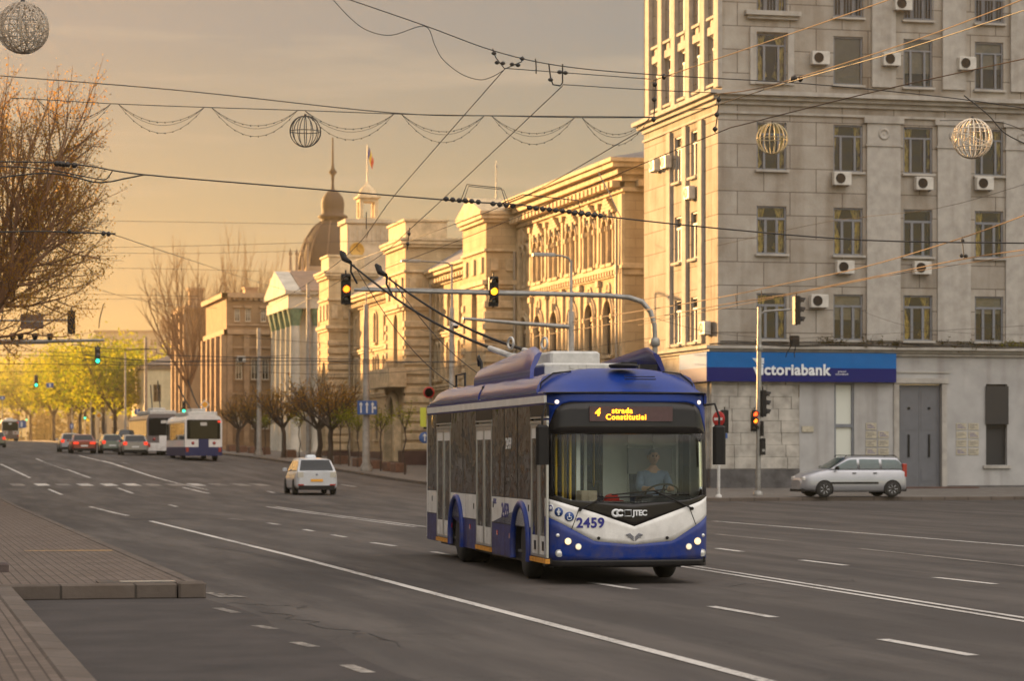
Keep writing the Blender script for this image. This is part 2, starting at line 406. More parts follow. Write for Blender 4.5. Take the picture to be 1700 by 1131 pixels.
ys = sorted(set([float(y) for y in range(-30, 80, 10)] + [80 + 2.5 * i for i in range(73)] + [p[0] * 1.0 for p in PROFILE if p[0] < 700] + [float(y) for y in range(270, 720, 15)]))
xs = [-70, -50, -30, -20, -12, -6] + [1.35 * i for i in range(21)] + [32, 40, 60, 90, 130, 170]
mb = MB(); mb.sheet(xs, ys, lambda x, y: (x, y, gz(x, y)), True)
road = mb.build('road', ASPH); tag(road, 'wide worn asphalt boulevard and its crossing', 'road', kind='structure')
mb = MB(); mb.sheet([-3000, -800, -200, -70, 0, 27, 130, 400, 1000, 3000], [-600, -30, 85, 152, 207, 350, 600, 1200, 3000, 6000], lambda x, y: (x, y, smooth_interp(PROFILE, y) - 0.45), True)
tag(mb.build('ground', EARTH), 'bare ground running to the horizon', 'ground', kind='structure')

corner0 = hit(338, 994); nearp0 = hit(132, 1131)
def worn_paint(name, c, lo, hi):
    m = mat(name, c, .75); nt = m.node_tree; N = nt.nodes; L = nt.links; b = N['Principled BSDF']
    tc = N.new('ShaderNodeTexCoord'); a = N.new('ShaderNodeTexNoise'); a.inputs['Scale'].default_value = 11; a.inputs['Detail'].default_value = 8; a.inputs['Roughness'].default_value = .75; L.new(tc.outputs['Object'], a.inputs[0])
    k = N.new('ShaderNodeTexNoise'); k.inputs['Scale'].default_value = .35; k.inputs['Detail'].default_value = 3; L.new(tc.outputs['Object'], k.inputs[0])
    s = N.new('ShaderNodeMath'); s.operation = 'MULTIPLY_ADD'; s.inputs[1].default_value = .55; L.new(k.outputs[0], s.inputs[0]); L.new(a.outputs[0], s.inputs[2])
    r = N.new('ShaderNodeMapRange'); r.inputs[1].default_value = lo; r.inputs[2].default_value = hi; L.new(s.outputs[0], r.inputs[0])
    x = N.new('ShaderNodeMixRGB'); L.new(r.outputs[0], x.inputs[0]); x.inputs[1].default_value = (*c, 1); x.inputs[2].default_value = (.085, .073, .064, 1); L.new(x.outputs[0], b.inputs['Base Color'])
    return m
PAINT = worn_paint('road_paint', (0.50, 0.475, 0.44), .76, .96)
FADED = worn_paint('faded_road_paint', (0.34, 0.31, 0.27), .62, .86)
def strip_on(mb_, p, q, wd, lift=0.008, step=2.0):
    d = Vector((q.x - p.x, q.y - p.y, 0)); ln = d.length
    if ln < 0.05: return
    d /= ln; n = Vector((d.y, -d.x, 0)) * wd / 2
    k = max(2, int(ln / step) + 2)
    P = []
    for i in range(k):
        c = Vector((p.x, p.y, 0)) + d * (ln * i / (k - 1))
        for sgn in (-1, 1):
            e = c + n * sgn; P.append((e.x, e.y, gz(e.x, e.y) + lift))
    mb_.add(P, [(2 * i, 2 * i + 1, 2 * i + 3, 2 * i + 2) for i in range(k - 1)])
def mark(mb_, x0, y0, x1, y1, wd=0.14, lift=0.008): strip_on(mb_, hit(x0, y0), hit(x1, y1), wd, lift)
mk = MB()
for a in ((1420, 1172, 484, 924), (484, 924, 250, 866), (212, 857, 149, 842), (0, 771, 50, 794), (81, 813, 103, 822), (111, 780, 150, 794), (196, 811, 221, 820), (131, 757, 279, 799), (304, 810, 347, 820), (60, 762, 72, 767),
          (505, 880, 520, 883), (552, 889, 574, 893), (618, 902, 655, 907.5), (718, 917, 755, 924), (980, 968, 1055, 980), (1180, 1008, 1285, 1026.5), (1465, 1063, 1615, 1090),
          (1190, 911.5, 1232, 917), (1330, 931, 1405, 940), (1553, 960, 1652, 971), (281, 839, 294, 842), (444, 869, 463, 872), (444, 816, 455, 819), (566, 805, 591, 809)):
    mark(mk, *a, wd=0.15)
p, q = hit(1140, 941), hit(1900, 1062)
for s in (-0.13, 0.13): strip_on(mk, p + Vector((s, 0, 0)), q + Vector((s, 0, 0)), 0.12)
p, q = hit(450, 842), hit(700, 876)
for s in (-0.16, 0.16): strip_on(mk, p + Vector((s, 0, 0)), q + Vector((s, 0, 0)), 0.12)
p, q = hit(168, 765), hit(345, 814)
strip_on(mk, p, q, 0.12)
mark(mk, 1184, 866, 1800, 916, 0.15)
for i in range(9): mark(mk, 74 + i * 4.2, 768 + i * 1.5, 76 + i * 4.2, 768.8 + i * 1.5, 0.12)
tag(mk.build('lane_marking', PAINT), 'white painted lane lines and dashes on the asphalt', 'road marking', kind='structure')
mk = MB()
for a in ((1428, 912, 1800, 952), (1190, 888, 1300, 899), (360, 1011, 392, 1019), (425, 1040, 455, 1046), (490, 1068, 522, 1076), (575, 1106, 612, 1119), (380, 862, 405, 864), (200, 768, 216, 772)):
    mark(mk, *a, wd=0.14)
for x0, x1 in ((345, 372), (362, 388), (376, 404)): mark(mk, x0, 985 + (x0 - 345) * .12, x1, 993, 0.12)
tag(mk.build('worn_marking', FADED), 'worn and half erased lines on the asphalt', 'road marking', kind='structure')
mk = MB(); fk = MB()
for px in (29, 70, 105, 141, 181, 219, 253, 290, 326, 363, 400, 432):
    c = hit(px, 805.5)
    strip_on(fk if px in (29, 105, 253, 290, 363, 400, 432) else mk, Vector((c.x, c.y - 2.0, 0)), Vector((c.x, c.y + 2.2, 0)), 0.62)
tag(mk.build('zebra_crossing', PAINT), 'white zebra bars across the boulevard', 'crossing', kind='structure')
tag(fk.build('worn_zebra_bars', FADED), 'worn zebra bars between the white ones', 'crossing', kind='structure')
# tar seams that wander over the near asphalt, and a dark patch
TAR_AND_DARK = mat('tar', (0.034, 0.029, 0.027), 0.85, var=0.4, scale=5)
tb = MB(); rr = random.Random(3)
for (x0, y0, x1, y1) in ((345, 1000, 520, 1010), (430, 1015, 690, 1075), (200, 862, 300, 858), (330, 905, 640, 960), (1195, 975, 1500, 960), (560, 935, 800, 1000)):
    p, q = hit(x0, y0), hit(x1, y1); n = 14; last = None
    for i in range(n + 1):
        c = p.lerp(q, i / n) + Vector((rr.uniform(-.18, .18), rr.uniform(-.3, .3), 0))
        if last is not None: strip_on(tb, last, c, rr.uniform(.015, .04), 0.004, 0.6)
        last = c
for (px, py, w_, h_) in ((265, 862, 2.2, 1.0),):
    c = hit(px, py); strip_on(tb, Vector((c.x, c.y - h_, 0)), Vector((c.x, c.y + h_, 0)), w_, 0.004)
tag(tb.build('tar_seam', TAR_AND_DARK), 'dark tar seams and patches in the asphalt', 'road repair', kind='structure')

BAY = mat('old_bay_asphalt', (0.036, 0.029, 0.027), 0.9, var=0.5, scale=0.9, bump=0.3, bscale=60)
b = MB(); Y0, Y1 = -25.0, corner0.y
b.sheet(lin(0, 1, 8), lin(Y0, Y1 + .02, 30), lambda u, y: (nearp0.x - .02 + u * (corner0.x + .1 + .02 * (Y1 - y) - nearp0.x + .12 * sin(y * 1.9)), y, gz(3, y) + .0035), True)
tag(b.build('parking_bay', BAY), 'dark worn asphalt of the bay before the pavement', 'road', kind='structure')
# left pavement in two widths, right pavement, corner pavement
TILE = block_mat('pavement_tiles', (0.150, 0.118, 0.097), (0.115, 0.090, 0.074), 0.30, 0.125, 0.011, (0.060, 0.045, 0.036), 'XY', var=0.5, streak=0.0, scale=0.6)
TILE2 = block_mat('corner_pavement_tiles', (0.17, 0.155, 0.14), (0.14, 0.125, 0.11), 0.5, 0.5, 0.01, (0.08, 0.07, 0.06), 'XY', var=0.4, streak=0.0, scale=0.5)
KERB = block_mat('kerb_stone', (0.135, 0.110, 0.093), (0.105, 0.086, 0.073), 1.0, 3.0, 0.02, (0.05, 0.042, 0.036), 'XZ', var=0.5, streak=0.2)
corner = hit(338, 994); KX, KY = corner.x, corner.y
nearp = hit(132, 1131); NX = nearp.x
KH = 0.20; KW = 0.20
def slab(name, x0, x1, y0, y1, m, h, label, cat='pavement', n=None, hf=None):
    b = MB(); nx = 8; ny = n or max(2, int((y1 - y0) / 4) + 1)
    top = lambda x, y: gz(min(max(x, 0), 27), y) + h + (hf(x, y) if hf else 0)
    X = lin(x0, x1, nx); Y = lin(y0, y1, ny)
    b.sheet(X, Y, lambda x, y: (x, y, top(x, y)), False)
    for x in (x0, x1): b.add([(x, y, z) for y in Y for z in (top(x, y) - h - .3, top(x, y))], [(2 * i, 2 * i + 1, 2 * i + 3, 2 * i + 2) for i in range(ny - 1)])
    for y in (y0, y1): b.add([(x, y, z) for x in X for z in (top(x, y) - h - .3, top(x, y))], [(2 * i, 2 * i + 1, 2 * i + 3, 2 * i + 2) for i in range(nx - 1)])
    return tag(b.build(name, m), label, cat, kind='structure')
slab('left_pavement', -30, KX - KW, KY + KW, 118, TILE, KH, 'tiled pavement on the left side')
slab('near_pavement', -30, NX - .28, -25, KY - .02, TILE, KH - .02, 'tiled pavement at the bottom left')
def kerb(name, x0, x1, y0, y1, h, label, hf=None):
    b = MB(); n = max(2, int(max(abs(x1 - x0), abs(y1 - y0)) / 2.5) + 1); c = 0.025
    along_y = abs(y1 - y0) > abs(x1 - x0)
    rings = []
    for t in lin(0, 1, n):
        if along_y:
            y = y0 + (y1 - y0) * t; z = gz(min(max(x0, 0), 27), y) + h + (hf(x0, y) if hf else 0)
            rings.append([(x0, y, z - h - .3), (x1, y, z - h - .3), (x1, y, z - c), (x1 - c, y, z), (x0 + c, y, z), (x0, y, z - c)])
        else:
            x = x0 + (x1 - x0) * t; z = gz(min(max(x, 0), 27), y0) + h + (hf(x, y0) if hf else 0)
            rings.append([(x, y0, z - h - .3), (x, y1, z - h - .3), (x, y1, z - c), (x, y1 - c, z), (x, y0 + c, z), (x, y0, z - c)])
    b.loft(rings, False)
    return tag(b.build(name, KERB), label, 'kerb', kind='structure')
kerb('left_kerb', KX - KW + .004, KX, KY + KW + .004, 118, KH + .012, 'stone kerb along the left pavement')
kerb('near_kerb', NX - .276, NX, -25, KY - .03, KH - .01, 'stone kerb of the near pavement')
b = MB()
for x0, x1 in ((-8, -3.0), (-2.98, -1.35), (-1.33, KX - .36)): b.cbox(x0 + 1.6, x1 if x1 > 2 else x1 + 1.6, KY, KY + KW, -.2, KH + .012, .025)
b.cbox(KX - .34, KX + .03, KY - .03, KY + KW - .002, -.2, KH + .03, .03)
tag(b.build('cross_kerb', KERB), 'kerb stones closing the front of the wide pavement', 'kerb', kind='structure')
RK = 27.0                                              # kerb line on the right of the boulevard
CYK = 96.5                                             # front edge of the bank corner pavement
rise = lambda x, y: max(0.0, min(1.0, (y - 102.5) / 4.5)) * 0.24
slab('corner_pavement', RK + 1.2, 140, CYK + .22, 120, TILE2, .14, 'pavement in front of the bank', hf=rise)
kerb('corner_kerb', RK + 1.2, 140, CYK, CYK + .216, .15, 'kerb before the bank')
kerb('corner_side_kerb', RK + .98, RK + 1.196, CYK + .1, 120, .15, 'kerb beside the bank', hf=rise)
slab('right_pavement', RK + .22, 60, 120.02, 700, TILE2, .15, 'pavement along the right side of the boulevard', n=120)
kerb('right_kerb', RK, RK + .216, 120.02, 700, .16, 'long kerb on the right of the boulevard')
slab('far_left_pavement', -60, 0.4, 140, 700, TILE2, .15, 'pavement on the far left', n=120)
PZ = lambda x, y: gz(min(max(x, 0), 27), y) + .15
a, c = hit(40, 915, KH), hit(205, 923, KH); b = MB(); b.quad((a.x, a.y - .25, KH + .004), (c.x, a.y - .45, KH + .004), (c.x, a.y - .05, KH + .004), (a.x, a.y + .15, KH + .004))  # streak of low sun put onto the paving as colour
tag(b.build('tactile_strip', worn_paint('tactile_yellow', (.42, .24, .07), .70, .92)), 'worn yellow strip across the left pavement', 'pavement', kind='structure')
# grate in the left pavement
c = hit(232, 969, KH)
t = thing('drain_grate', 'flat metal grate let into the left pavement near its kerb corner', 'grate', (c.x, c.y, KH))
b = MB(); b.box(-.55, .5, -.05, .62, .0, .012); b.build('plate', mat('dark_iron', (.05, .04, .035), .5, .6, var=.4, scale=8), t)
b = MB(); b.box(-.25, .5, .1, .35, .0125, .02); b.build('worn_strip', mat('worn_steel', (.42, .38, .34), .35, .7, var=.3, scale=8), t)
c = hit(4, 950, KH)
t = thing('kerb_block', 'dark low stone block at the left edge of the pavement', 'block', (c.x - .05, c.y, KH))
b = MB(); b.cbox(-.28, .14, -.12, .12, 0, .14, .03); b.build('block', mat('dark_stone', (.07, .05, .045), .8, var=.4, scale=6, bump=.2), t)
# ================================================================ the trolleybus in front
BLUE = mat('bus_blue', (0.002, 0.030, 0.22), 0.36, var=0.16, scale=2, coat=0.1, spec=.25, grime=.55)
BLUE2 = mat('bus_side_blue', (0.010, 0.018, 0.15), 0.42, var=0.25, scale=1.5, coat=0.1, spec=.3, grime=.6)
WHITE = mat('bus_white', (0.74, 0.73, 0.71), 0.4, var=0.12, scale=2.5, coat=0.15, grime=.5)
SILVERB = mat('bus_roof_cover', (0.045, 0.065, 0.28), 0.22, var=0.2, scale=1.2, coat=0.5)
DARK = mat('bus_trim_black', (0.012, 0.011, 0.012), 0.4, spec=.25)
MASKG = mat('windscreen_mask', (0.018, 0.016, 0.016), 0.2, spec=0.3)
INNER = mat('bus_lining', (0.74, 0.75, 0.73), 0.7, var=0.1, scale=3)
FLOORM = mat('bus_floor', (0.10, 0.10, 0.10), 0.8, var=0.2, scale=6)
SEATM = mat('seat_cloth', (0.06, 0.08, 0.16), 0.9, var=0.4, scale=14)
YEL = mat('yellow_rail', (0.75, 0.46, 0.03), 0.4)
ORNG = mat('amber_step', (0.62, 0.27, 0.03), 0.6, var=0.3, scale=10)
ALU = mat('brushed_alu', (0.50, 0.50, 0.49), 0.35, 0.8, var=0.1, scale=8)
GREYW = mat('roof_unit_white', (0.50, 0.49, 0.46), 0.6, var=0.2, scale=5)
SIDEG = glass_mat('tinted_side_glass', (0.34, 0.27, 0.22), 0.45, (0.035, 0.024, 0.018), 0.30, 0.015, 0.5)
CLEARG = glass_mat('clear_side_glass', (0.82, 0.82, 0.80), 0.45, (0.05, 0.045, 0.04), 0.05, 0.015)
SCREENG = glass_mat('windscreen_glass', (0.90, 0.93, 0.91), 0.30, (0.16, 0.13, 0.09), 0.03, 0.01, 0.10)
LENS = mat('lamp_lens', (0.62, 0.62, 0.60), 0.12, 0.2, coat=1.0)
HEADL = lamp_mat('headlamp_lit', (1.0, 0.62, 0.28), .62)
HEADL2 = lamp_mat('dipped_lamp', (1.0, 0.78, 0.52), .26)
MARKER = lamp_mat('marker_lamp', (1.0, 0.80, 0.70), .34)
REDL = mat('red_reflector', (0.45, 0.02, 0.015), 0.25, coat=0.8)
LED = lamp_mat('amber_led', (1.0, 0.30, 0.01), 1.6)
SIGNBG = mat('display_glass', (0.085, 0.045, 0.05), 0.3, var=.2, scale=20)
STICK = mat('sticker_blue', (0.02, 0.06, 0.22), 0.5)
STICKW = mat('sticker_white', (0.70, 0.72, 0.74), 0.5)
INK = mat('dark_blue_ink', (0.015, 0.015, 0.20), 0.5)
CHROME = mat('emblem_metal', (0.22, 0.22, 0.24), 0.3, 0.8)
BR = -R(2.9)
fl = SY * 38.6 + CY * (912 - 850) / FPX * 38.6, CY * 38.6 - SY * (912 - 850) / FPX * 38.6
BLOC = Vector((fl[0] + 1.25 * cos(BR), fl[1] + 1.25 * sin(BR), 0))
bus = thing('trolleybus', 'blue and white trolleybus on route 4 with number 2459, in the middle of the road', 'trolleybus', BLOC, BR)
def bpart(mb_, name, m, parent=None, label=None, fix=True):
    o = mb_.build(name, m, parent or bus, fix=fix)
    if label: o['label'] = label
    return o
# ---- front surface: y as a function of u (across) and z
def fy(u, z):
    a = abs(u)
    bow = 0.10 * (a / 1.25) ** 2
    if a > 1.0: bow += 0.22 * ((a - 1.0) / 0.25) ** 2.2
    rake = 0.0 if z < 1.2 else 0.13 * ((z - 1.2) / 1.7) ** 1.3
    low = 0.03 * max(0, (0.6 - z) / 0.3)
    return bow + rake + low
def pl(pts):
    return lambda u: smooth_interp(pts, u)
US = sorted(set([-1.25 + 2.5 * i / 44 for i in range(45)] + [-1.18, 1.18, -1.12, 1.12, 0.05]))
B0 = lambda u: 0.27
B1 = lambda u: 0.37
B2 = pl(((-1.25, 1.03), (-0.55, 0.655), (0.05, 0.60), (0.65, 0.655), (1.25, 1.03)))
B3 = pl(((-1.25, 1.30), (-1.05, 1.235), (-0.53, 1.075), (0.05, 0.875), (0.60, 1.075), (1.1, 1.25), (1.25, 1.32)))
B4 = pl(((-1.25, 1.32), (-1.12, 1.34), (-0.9, 1.27), (0, 1.215), (0.9, 1.27), (1.12, 1.34), (1.25, 1.34)))
B5 = pl(((-1.25, 2.27), (1.25, 2.27)))
B6 = pl(((-1.25, 2.10), (-1.19, 2.42), (-1.12, 2.62), (-1.03, 2.71), (-0.9, 2.745), (0.9, 2.745), (1.03, 2.71), (1.12, 2.62), (1.19, 2.42), (1.25, 2.10)))
B7 = lambda u: 2.875
def front(lo, hi, u0=-1.25, u1=1.25, nz=4, off=0.0, rim=False):
    b = MB(); us = [u for u in US if u0 - 1e-6 <= u <= u1 + 1e-6]
    if us[0] > u0 + 1e-6: us.insert(0, u0)
    if us[-1] < u1 - 1e-6: us.append(u1)
    def P(u, t):
        z = lo(u) + (max(hi(u), lo(u)) - lo(u)) * t
        return (u, fy(u, z) - off, z)
    b.sheet(us, lin(0, 1, nz), P, True)
    return b
def solid(mb_, dy=0.03):
    """give a front sheet thickness towards the rear"""
    n = len(mb_.v); f0 = list(mb_.f)
    from collections import Counter
    mb_.add([(x, y + dy, z) for x, y, z in mb_.v], [tuple(reversed(f)) for f in f0], True)
    ed = Counter()
    for f in f0:
        for i in range(len(f)): ed[(f[i], f[(i + 1) % len(f)])] += 1
    for (a, b_) in list(ed):
        if (b_, a) not in ed: mb_.f.append((b_, a, a + n, b_ + n)); mb_.m.append(mb_.cur); mb_.sm.append(False)
    return mb_
bpart(solid(front(B0, B1), .12), 'bumper', DARK, fix=True)
bpart(solid(front(B1, B2, nz=6)), 'front_apron', BLUE)
bpart(solid(front(B2, B3, nz=6)), 'front_band', WHITE)
bpart(solid(front(B3, B4, nz=6), .02), 'mask_lower', MASKG)
bpart(solid(front(B4, B5, -1.16, 1.16, nz=8), .008), 'windscreen', SCREENG)
for s in (-1, 1):
    u0, u1 = (-1.25, -1.16) if s < 0 else (1.16, 1.25)
    bpart(solid(front(B4, B5, u0, u1, nz=8)), 'screen_pillar', DARK)
bpart(solid(front(B5, B6, -1.25, 1.25, nz=5), .02), 'mask_upper', MASKG)
bpart(solid(front(lambda u: max(B5(u), B6(u)), B7, nz=6)), 'front_header', BLUE)
# seams of the white band
b = MB()
for (u0, z0, u1, z1) in ((-.78, 1.165, -.90, .835), (.90, 1.19, 1.02, .895)):
    b.tube([(u0 + (u1 - u0) * t, fy(u0 + (u1 - u0) * t, z0 + (z1 - z0) * t) - .001, z0 + (z1 - z0) * t) for t in lin(0, 1, 6)], .006, 4)
for u in (-.495, .56):
    z = .70; b.cyl((u, fy(u, z) - .012, z), (u, fy(u, z) + .01, z), .025, n=10)
bpart(b, 'panel_seam', DARK)
# roof fairing over the front
def dome(b, y0, y1, n=12):
    rings = []
    for i in range(n + 1):
        t = i / n; y = y0 + (y1 - y0) * t
        zt = 2.885 + 0.40 * (1 - (1 - min(1, t * 1.25)) ** 2.3) if t > 0 else 2.90
        inset = 0.0
        ring = []
        for k in range(33):
            a = -1 + 2 * k / 32; u = a * 1.245
            prof = (1 - abs(a) ** 3.2) ** 0.62 if abs(a) < 1 else 0
            yy = y + (fy(u, 2.88) if t < .4 else fy(u, 2.88) * max(0, (0.8 - t) / .4))
            ring.append((u, yy, 2.885 + (zt - 2.885) * prof))
        ring.append((1.245, y + .35 * (t < .02), 2.88)); ring.append((-1.245, y + .35 * (t < .02), 2.88))
        rings.append(ring)
    b.loft(rings, True)
b = MB(); dome(b, 0.0, 1.5); bpart(b, 'roof_fairing', BLUE)
b = MB(); b.tube([(u, fy(u, 2.88) - .012, 2.882) for u in US], .014, 5)
for z in (3.09, 3.13): b.box(-.05, .42, .155 + (z - 3.09) * 1.2, .25, z - .007, z + .007)
bpart(b, 'fairing_seam', DARK)
b = MB(); b.lathe([(.02, 3.27), (.20, 3.275), (.23, 3.30), (.22, 3.33), (.12, 3.345), (0, 3.348)], 20, (.05, .72, 0)); b.box(.0, .24, .62, .82, 3.33, 3.365); bpart(b, 'roof_antenna', DARK)
# ---- sides
def side_poly(b, pts, x, th=.03, s=-1):
    b.prism(pts, x, x - s * th, 'YZ')
def arch(yc, r, z0, z1, n=12):
    pts = []
    for i in range(n + 1):
        t = pi - pi * i / n; pts.append((yc + r * cos(t), .52 + r * sin(t)))
    return pts
WY = (2.2, 8.4); WR = 0.485
DOORS = ((0.20, 1.44), (4.86, 6.38), (9.15, 10.75))
def side_seg(b, y0, y1, z0, z1, x, s, holes=()):
    """panel with wheel arches cut from its lower edge"""
    pts = [(y0, z0)]
    for yc in holes:
        if y0 < yc < y1:
            zc, r = .50, .68
            h = z0 - zc; w0 = sqrt(max(0.01, r * r - h * h))
            a0 = atan2(h, -w0); a1 = atan2(h, w0)
            if a0 < 0: a0 += 2 * pi
            for i in range(15):
                t = a0 + (a1 - a0) * i / 14; pts.append((yc + r * cos(t), zc + r * sin(t)))
    pts += [(y1, z0), (y1, z1), (y0, z1)]
    side_poly(b, pts, x, .03, s)
ZB, ZW = .82, 1.25
for s in (-1, 1):
    x = s * 1.25
    segs = ((1.46, 4.84), (6.40, 9.13), (10.77, 11.95)) if s < 0 else ((0.42, 11.95),)
    b = MB(); bw = MB(); bd = MB()
    for y0, y1 in segs:
        lo = .30
        b = MB(); bw = MB()
        side_seg(b, y0, y1, lo, ZB, x, s, WY)
        side_seg(bw, y0, y1, ZB + .002, ZW, x, s, [])
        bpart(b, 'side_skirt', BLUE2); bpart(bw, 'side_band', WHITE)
        b = MB()
        for k in range(1, int((y1 - y0) / 1.15) + 1):
            ys_ = y0 + k * 1.15 - .1
            if min(abs(ys_ - WY[0]), abs(ys_ - WY[1])) > .8: b.box(x - s * .01, x + s * .0015, ys_ - .004, ys_ + .004, .32, ZW)
        b.box(x - s * .01, x + s * .0025, y0, y1, ZB - .008, ZB + .008)
        if len(b.v): bpart(b, 'panel_gap', DARK)
    # wheel arch: blue lip standing proud of the white band, dark well behind
    for yc in WY:
        b = MB()
        pts = [(x + s * .012, yc + .68 * cos(t), .50 + .68 * sin(t)) for t in lin(-.30, pi + .30, 24)]
        b.tube(pts, .055, 6); bpart(b, 'wheel_arch', BLUE)
        b = MB(); n = 16
        rings = [[(xx, yc + .66 * cos(t), .50 + .66 * sin(t)) for t in lin(-.2, pi + .2, n)] for xx in (x - s * .02 if 0 else x + s * .006, x - s * .55)]
        b.add(rings[0] + rings[1], [(i, i + 1, n + i + 1, n + i) for i in range(n - 1)]); b.add(rings[1], [tuple(range(n))])
        b.add([(x + s * .006, yc + .66 * cos(t), .50 + .66 * sin(t)) for t in lin(-.2, pi + .2, n)] + [(x - s * .0, yc, .3)] if 0 else [(0, 0, -9), (0, .001, -9), (0, 0, -9.001)], [(0, 1, 2)]) if 0 else None
        bpart(b, 'wheel_well', DARK)
    # glazing: flush tinted panes with thin black joints
    if s < 0: panes = ((1.47, 2.55), (2.58, 3.70), (3.73, 4.84), (6.40, 7.75), (7.78, 9.13), (10.77, 11.93))
    else: panes = ((0.45, 1.9), (1.93, 3.4), (3.43, 4.9), (4.93, 6.4), (6.43, 7.9), (7.93, 9.4), (9.43, 10.6), (10.63, 11.93))
    for y0, y1 in panes:
        b = MB(); b.box(x - s * .012, x - s * .002, y0 + .012, y1 - .012, ZW + .012, 2.70); bpart(b, 'side_window', SIDEG if s < 0 else CLEARG)
    b = MB()
    for y0, y1 in panes:
        for yy in (y0, y1): b.box(x - s * .045, x - s * .006, yy - .028, yy + .028, ZW, 2.72)
    b.box(x - s * .05, x - s * .013, .4, 11.95, 2.68, 2.74); b.box(x - s * .05, x - s * .013, 1.46 if s < 0 else .4, 4.84, ZW - .02, ZW + .03); b.box(x - s * .05, x - s * .013, 6.4, 11.95 if s > 0 else 9.13, ZW - .02, ZW + .03)
    bpart(b, 'window_frame', DARK)
    b = MB(); b.box(x - s * .03, x + s * .012, .35, 11.9, 2.735, 2.845); bpart(b, 'cant_rail', WHITE if s < 0 else BLUE)
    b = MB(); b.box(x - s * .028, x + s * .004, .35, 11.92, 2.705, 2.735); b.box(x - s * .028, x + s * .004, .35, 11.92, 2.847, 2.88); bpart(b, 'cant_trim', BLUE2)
    # roof covers along the edge
    for y0, y1 in ((0.95, 5.95), (6.15, 11.6)):
        b = MB(); rings = []
        for i in range(13):
            y = y0 + (y1 - y0) * i / 12
            k = 1.0 if y < 11.0 else max(.35, 1 - (y - 11.0) / .9)
            h = (.315 + .010 * sin(i * 1.7)) * k
            prof = ((1.25, 0), (1.262, .06), (1.23, h * .45), (1.165, h * .80), (1.06, h * .96), (.93, h), (.70, h), (.68, 0))
            rings.append([(s * px_, y, 2.882 + pz) for px_, pz in prof])
        b.loft(rings, True); bpart(b, 'roof_pod', SILVERB)
    b = MB(); b.tube([(s * 1.2, .97, 2.90), (s * 1.19, .94, 3.05), (s * 1.0, .93, 3.20), (s * .72, .95, 3.23)], .012, 5)
    b.box(s * .7, s * 1.2, 5.99, 6.11, 2.88, 3.12)
    bpart(b, 'pod_joint', DARK)
    # cover plates beside the pole gear
    b = MB(); rings = []
    for i in range(11):
        t = i / 10; y = 2.3 + 5.2 * t
        top = 3.70 - .22 * t - (.13 * max(0, (.06 - t) / .06))
        if t < .1: y0_ = y
        rings.append([(s * 1.10, y, 3.16), (s * 1.09, y, 3.32), (s * 1.02, y, top - .06), (s * .95, y, top), (s * .90, y, top), (s * .96, y, top - .14), (s * 1.03, y, 3.30), (s * 1.04, y, 3.16)])
    b.loft(rings, True)
    if s > 0:
        pass
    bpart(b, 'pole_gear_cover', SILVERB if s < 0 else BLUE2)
# rear, roof, floor, lining
b = MB(); b.prism([(-1.25, .35), (1.25, .35), (1.25, 2.6), (1.15, 2.9), (-1.15, 2.9), (-1.25, 2.6)], 11.95, 12.0, 'XZ'); bpart(b, 'rear_wall', WHITE)
b = MB(); b.box(-1.24, 1.24, .45, 11.95, 2.86, 2.90); b.box(-.72, .72, 1.3, 11.9, 2.90, 3.02); bpart(b, 'roof', GREYW)
b = MB(); b.box(-1.20, 1.20, .20, 11.95, .32, .40); b.box(-1.0, 1.0, .9, 11.8, .22, .318); bpart(b, 'chassis', DARK)
b = MB(); b.box(-1.19, 1.19, 1.2, 11.9, .402, .44); bpart(b, 'floor', FLOORM)
b = MB(); b.box(-1.18, 1.18, .5, 11.9, 2.66, 2.70); b.box(-1.18, 1.18, 11.88, 11.93, .45, 2.66); b.box(-1.20, -1.0, 1.5, 11.9, 2.35, 2.659); b.box(1.0, 1.20, 1.5, 11.9, 2.35, 2.659); bpart(b, 'lining', INNER)
b = MB(); b.box(-.72, .72, .5, .62, 2.26, 2.659); b.box(-1.15, 1.15, .36, .42, 2.26, 2.659); bpart(b, 'header_panel', INNER)
# doors on the kerb side
for y0, y1 in DOORS:
    ym = (y0 + y1) / 2; x = -1.25
    fr = MB()
    for a0, a1 in ((y0, ym - .01), (ym + .01, y1)):
        fr.box(x - .004, x + .03, a0, a0 + .07, .40, 2.42); fr.box(x - .004, x + .03, a1 - .07, a1, .40, 2.42)
        fr.box(x - .004, x + .03, a0 + .07, a1 - .07, 2.36, 2.42); fr.box(x - .004, x + .03, a0 + .07, a1 - .07, .40, .44)
    fr.box(x - .008, x + .03, y0 - .02, y1 + .02, 2.425, 2.47); fr.box(x - .008, x + .03, y0 - .02, y1 + .02, 2.50, 2.53)
    d = bpart(fr, 'door', ALU)
    for a0, a1 in ((y0, ym - .01), (ym + .01, y1)):
        g = MB(); g.box(x + .008, x + .018, a0 + .07, a1 - .07, .72 + .001, 2.20); bpart(g, 'door_pane', SIDEG, d)
    for a0, a1 in ((y0, ym - .01), (ym + .01, y1)):
        g = MB(); g.box(x + .002, x + .024, a0 + .071, a1 - .071, .441, .72); bpart(g, 'door_panel', WHITE, d)
        g = MB(); g.box(x + .002, x + .024, a0 + .071, a1 - .071, 2.201, 2.359); bpart(g, 'door_panel', WHITE, d)
    if y0 < 1:
        g = MB()
        for a0 in (y0 + .22, ym + .22): g.box(x - .006, x + .004, a0, a0 + .13, .5, .64)
        bpart(g, 'vent_slot', DARK, d)
    g = MB(); g.box(x - .02, x + .05, y0 + .0, y1, .315, .385); bpart(g, 'door_step', ORNG, d)
    g = MB(); g.box(x - .003, x + .03, y0 - .02, y1 + .02, 2.535, 2.70); bpart(g, 'door_header', DARK, d)
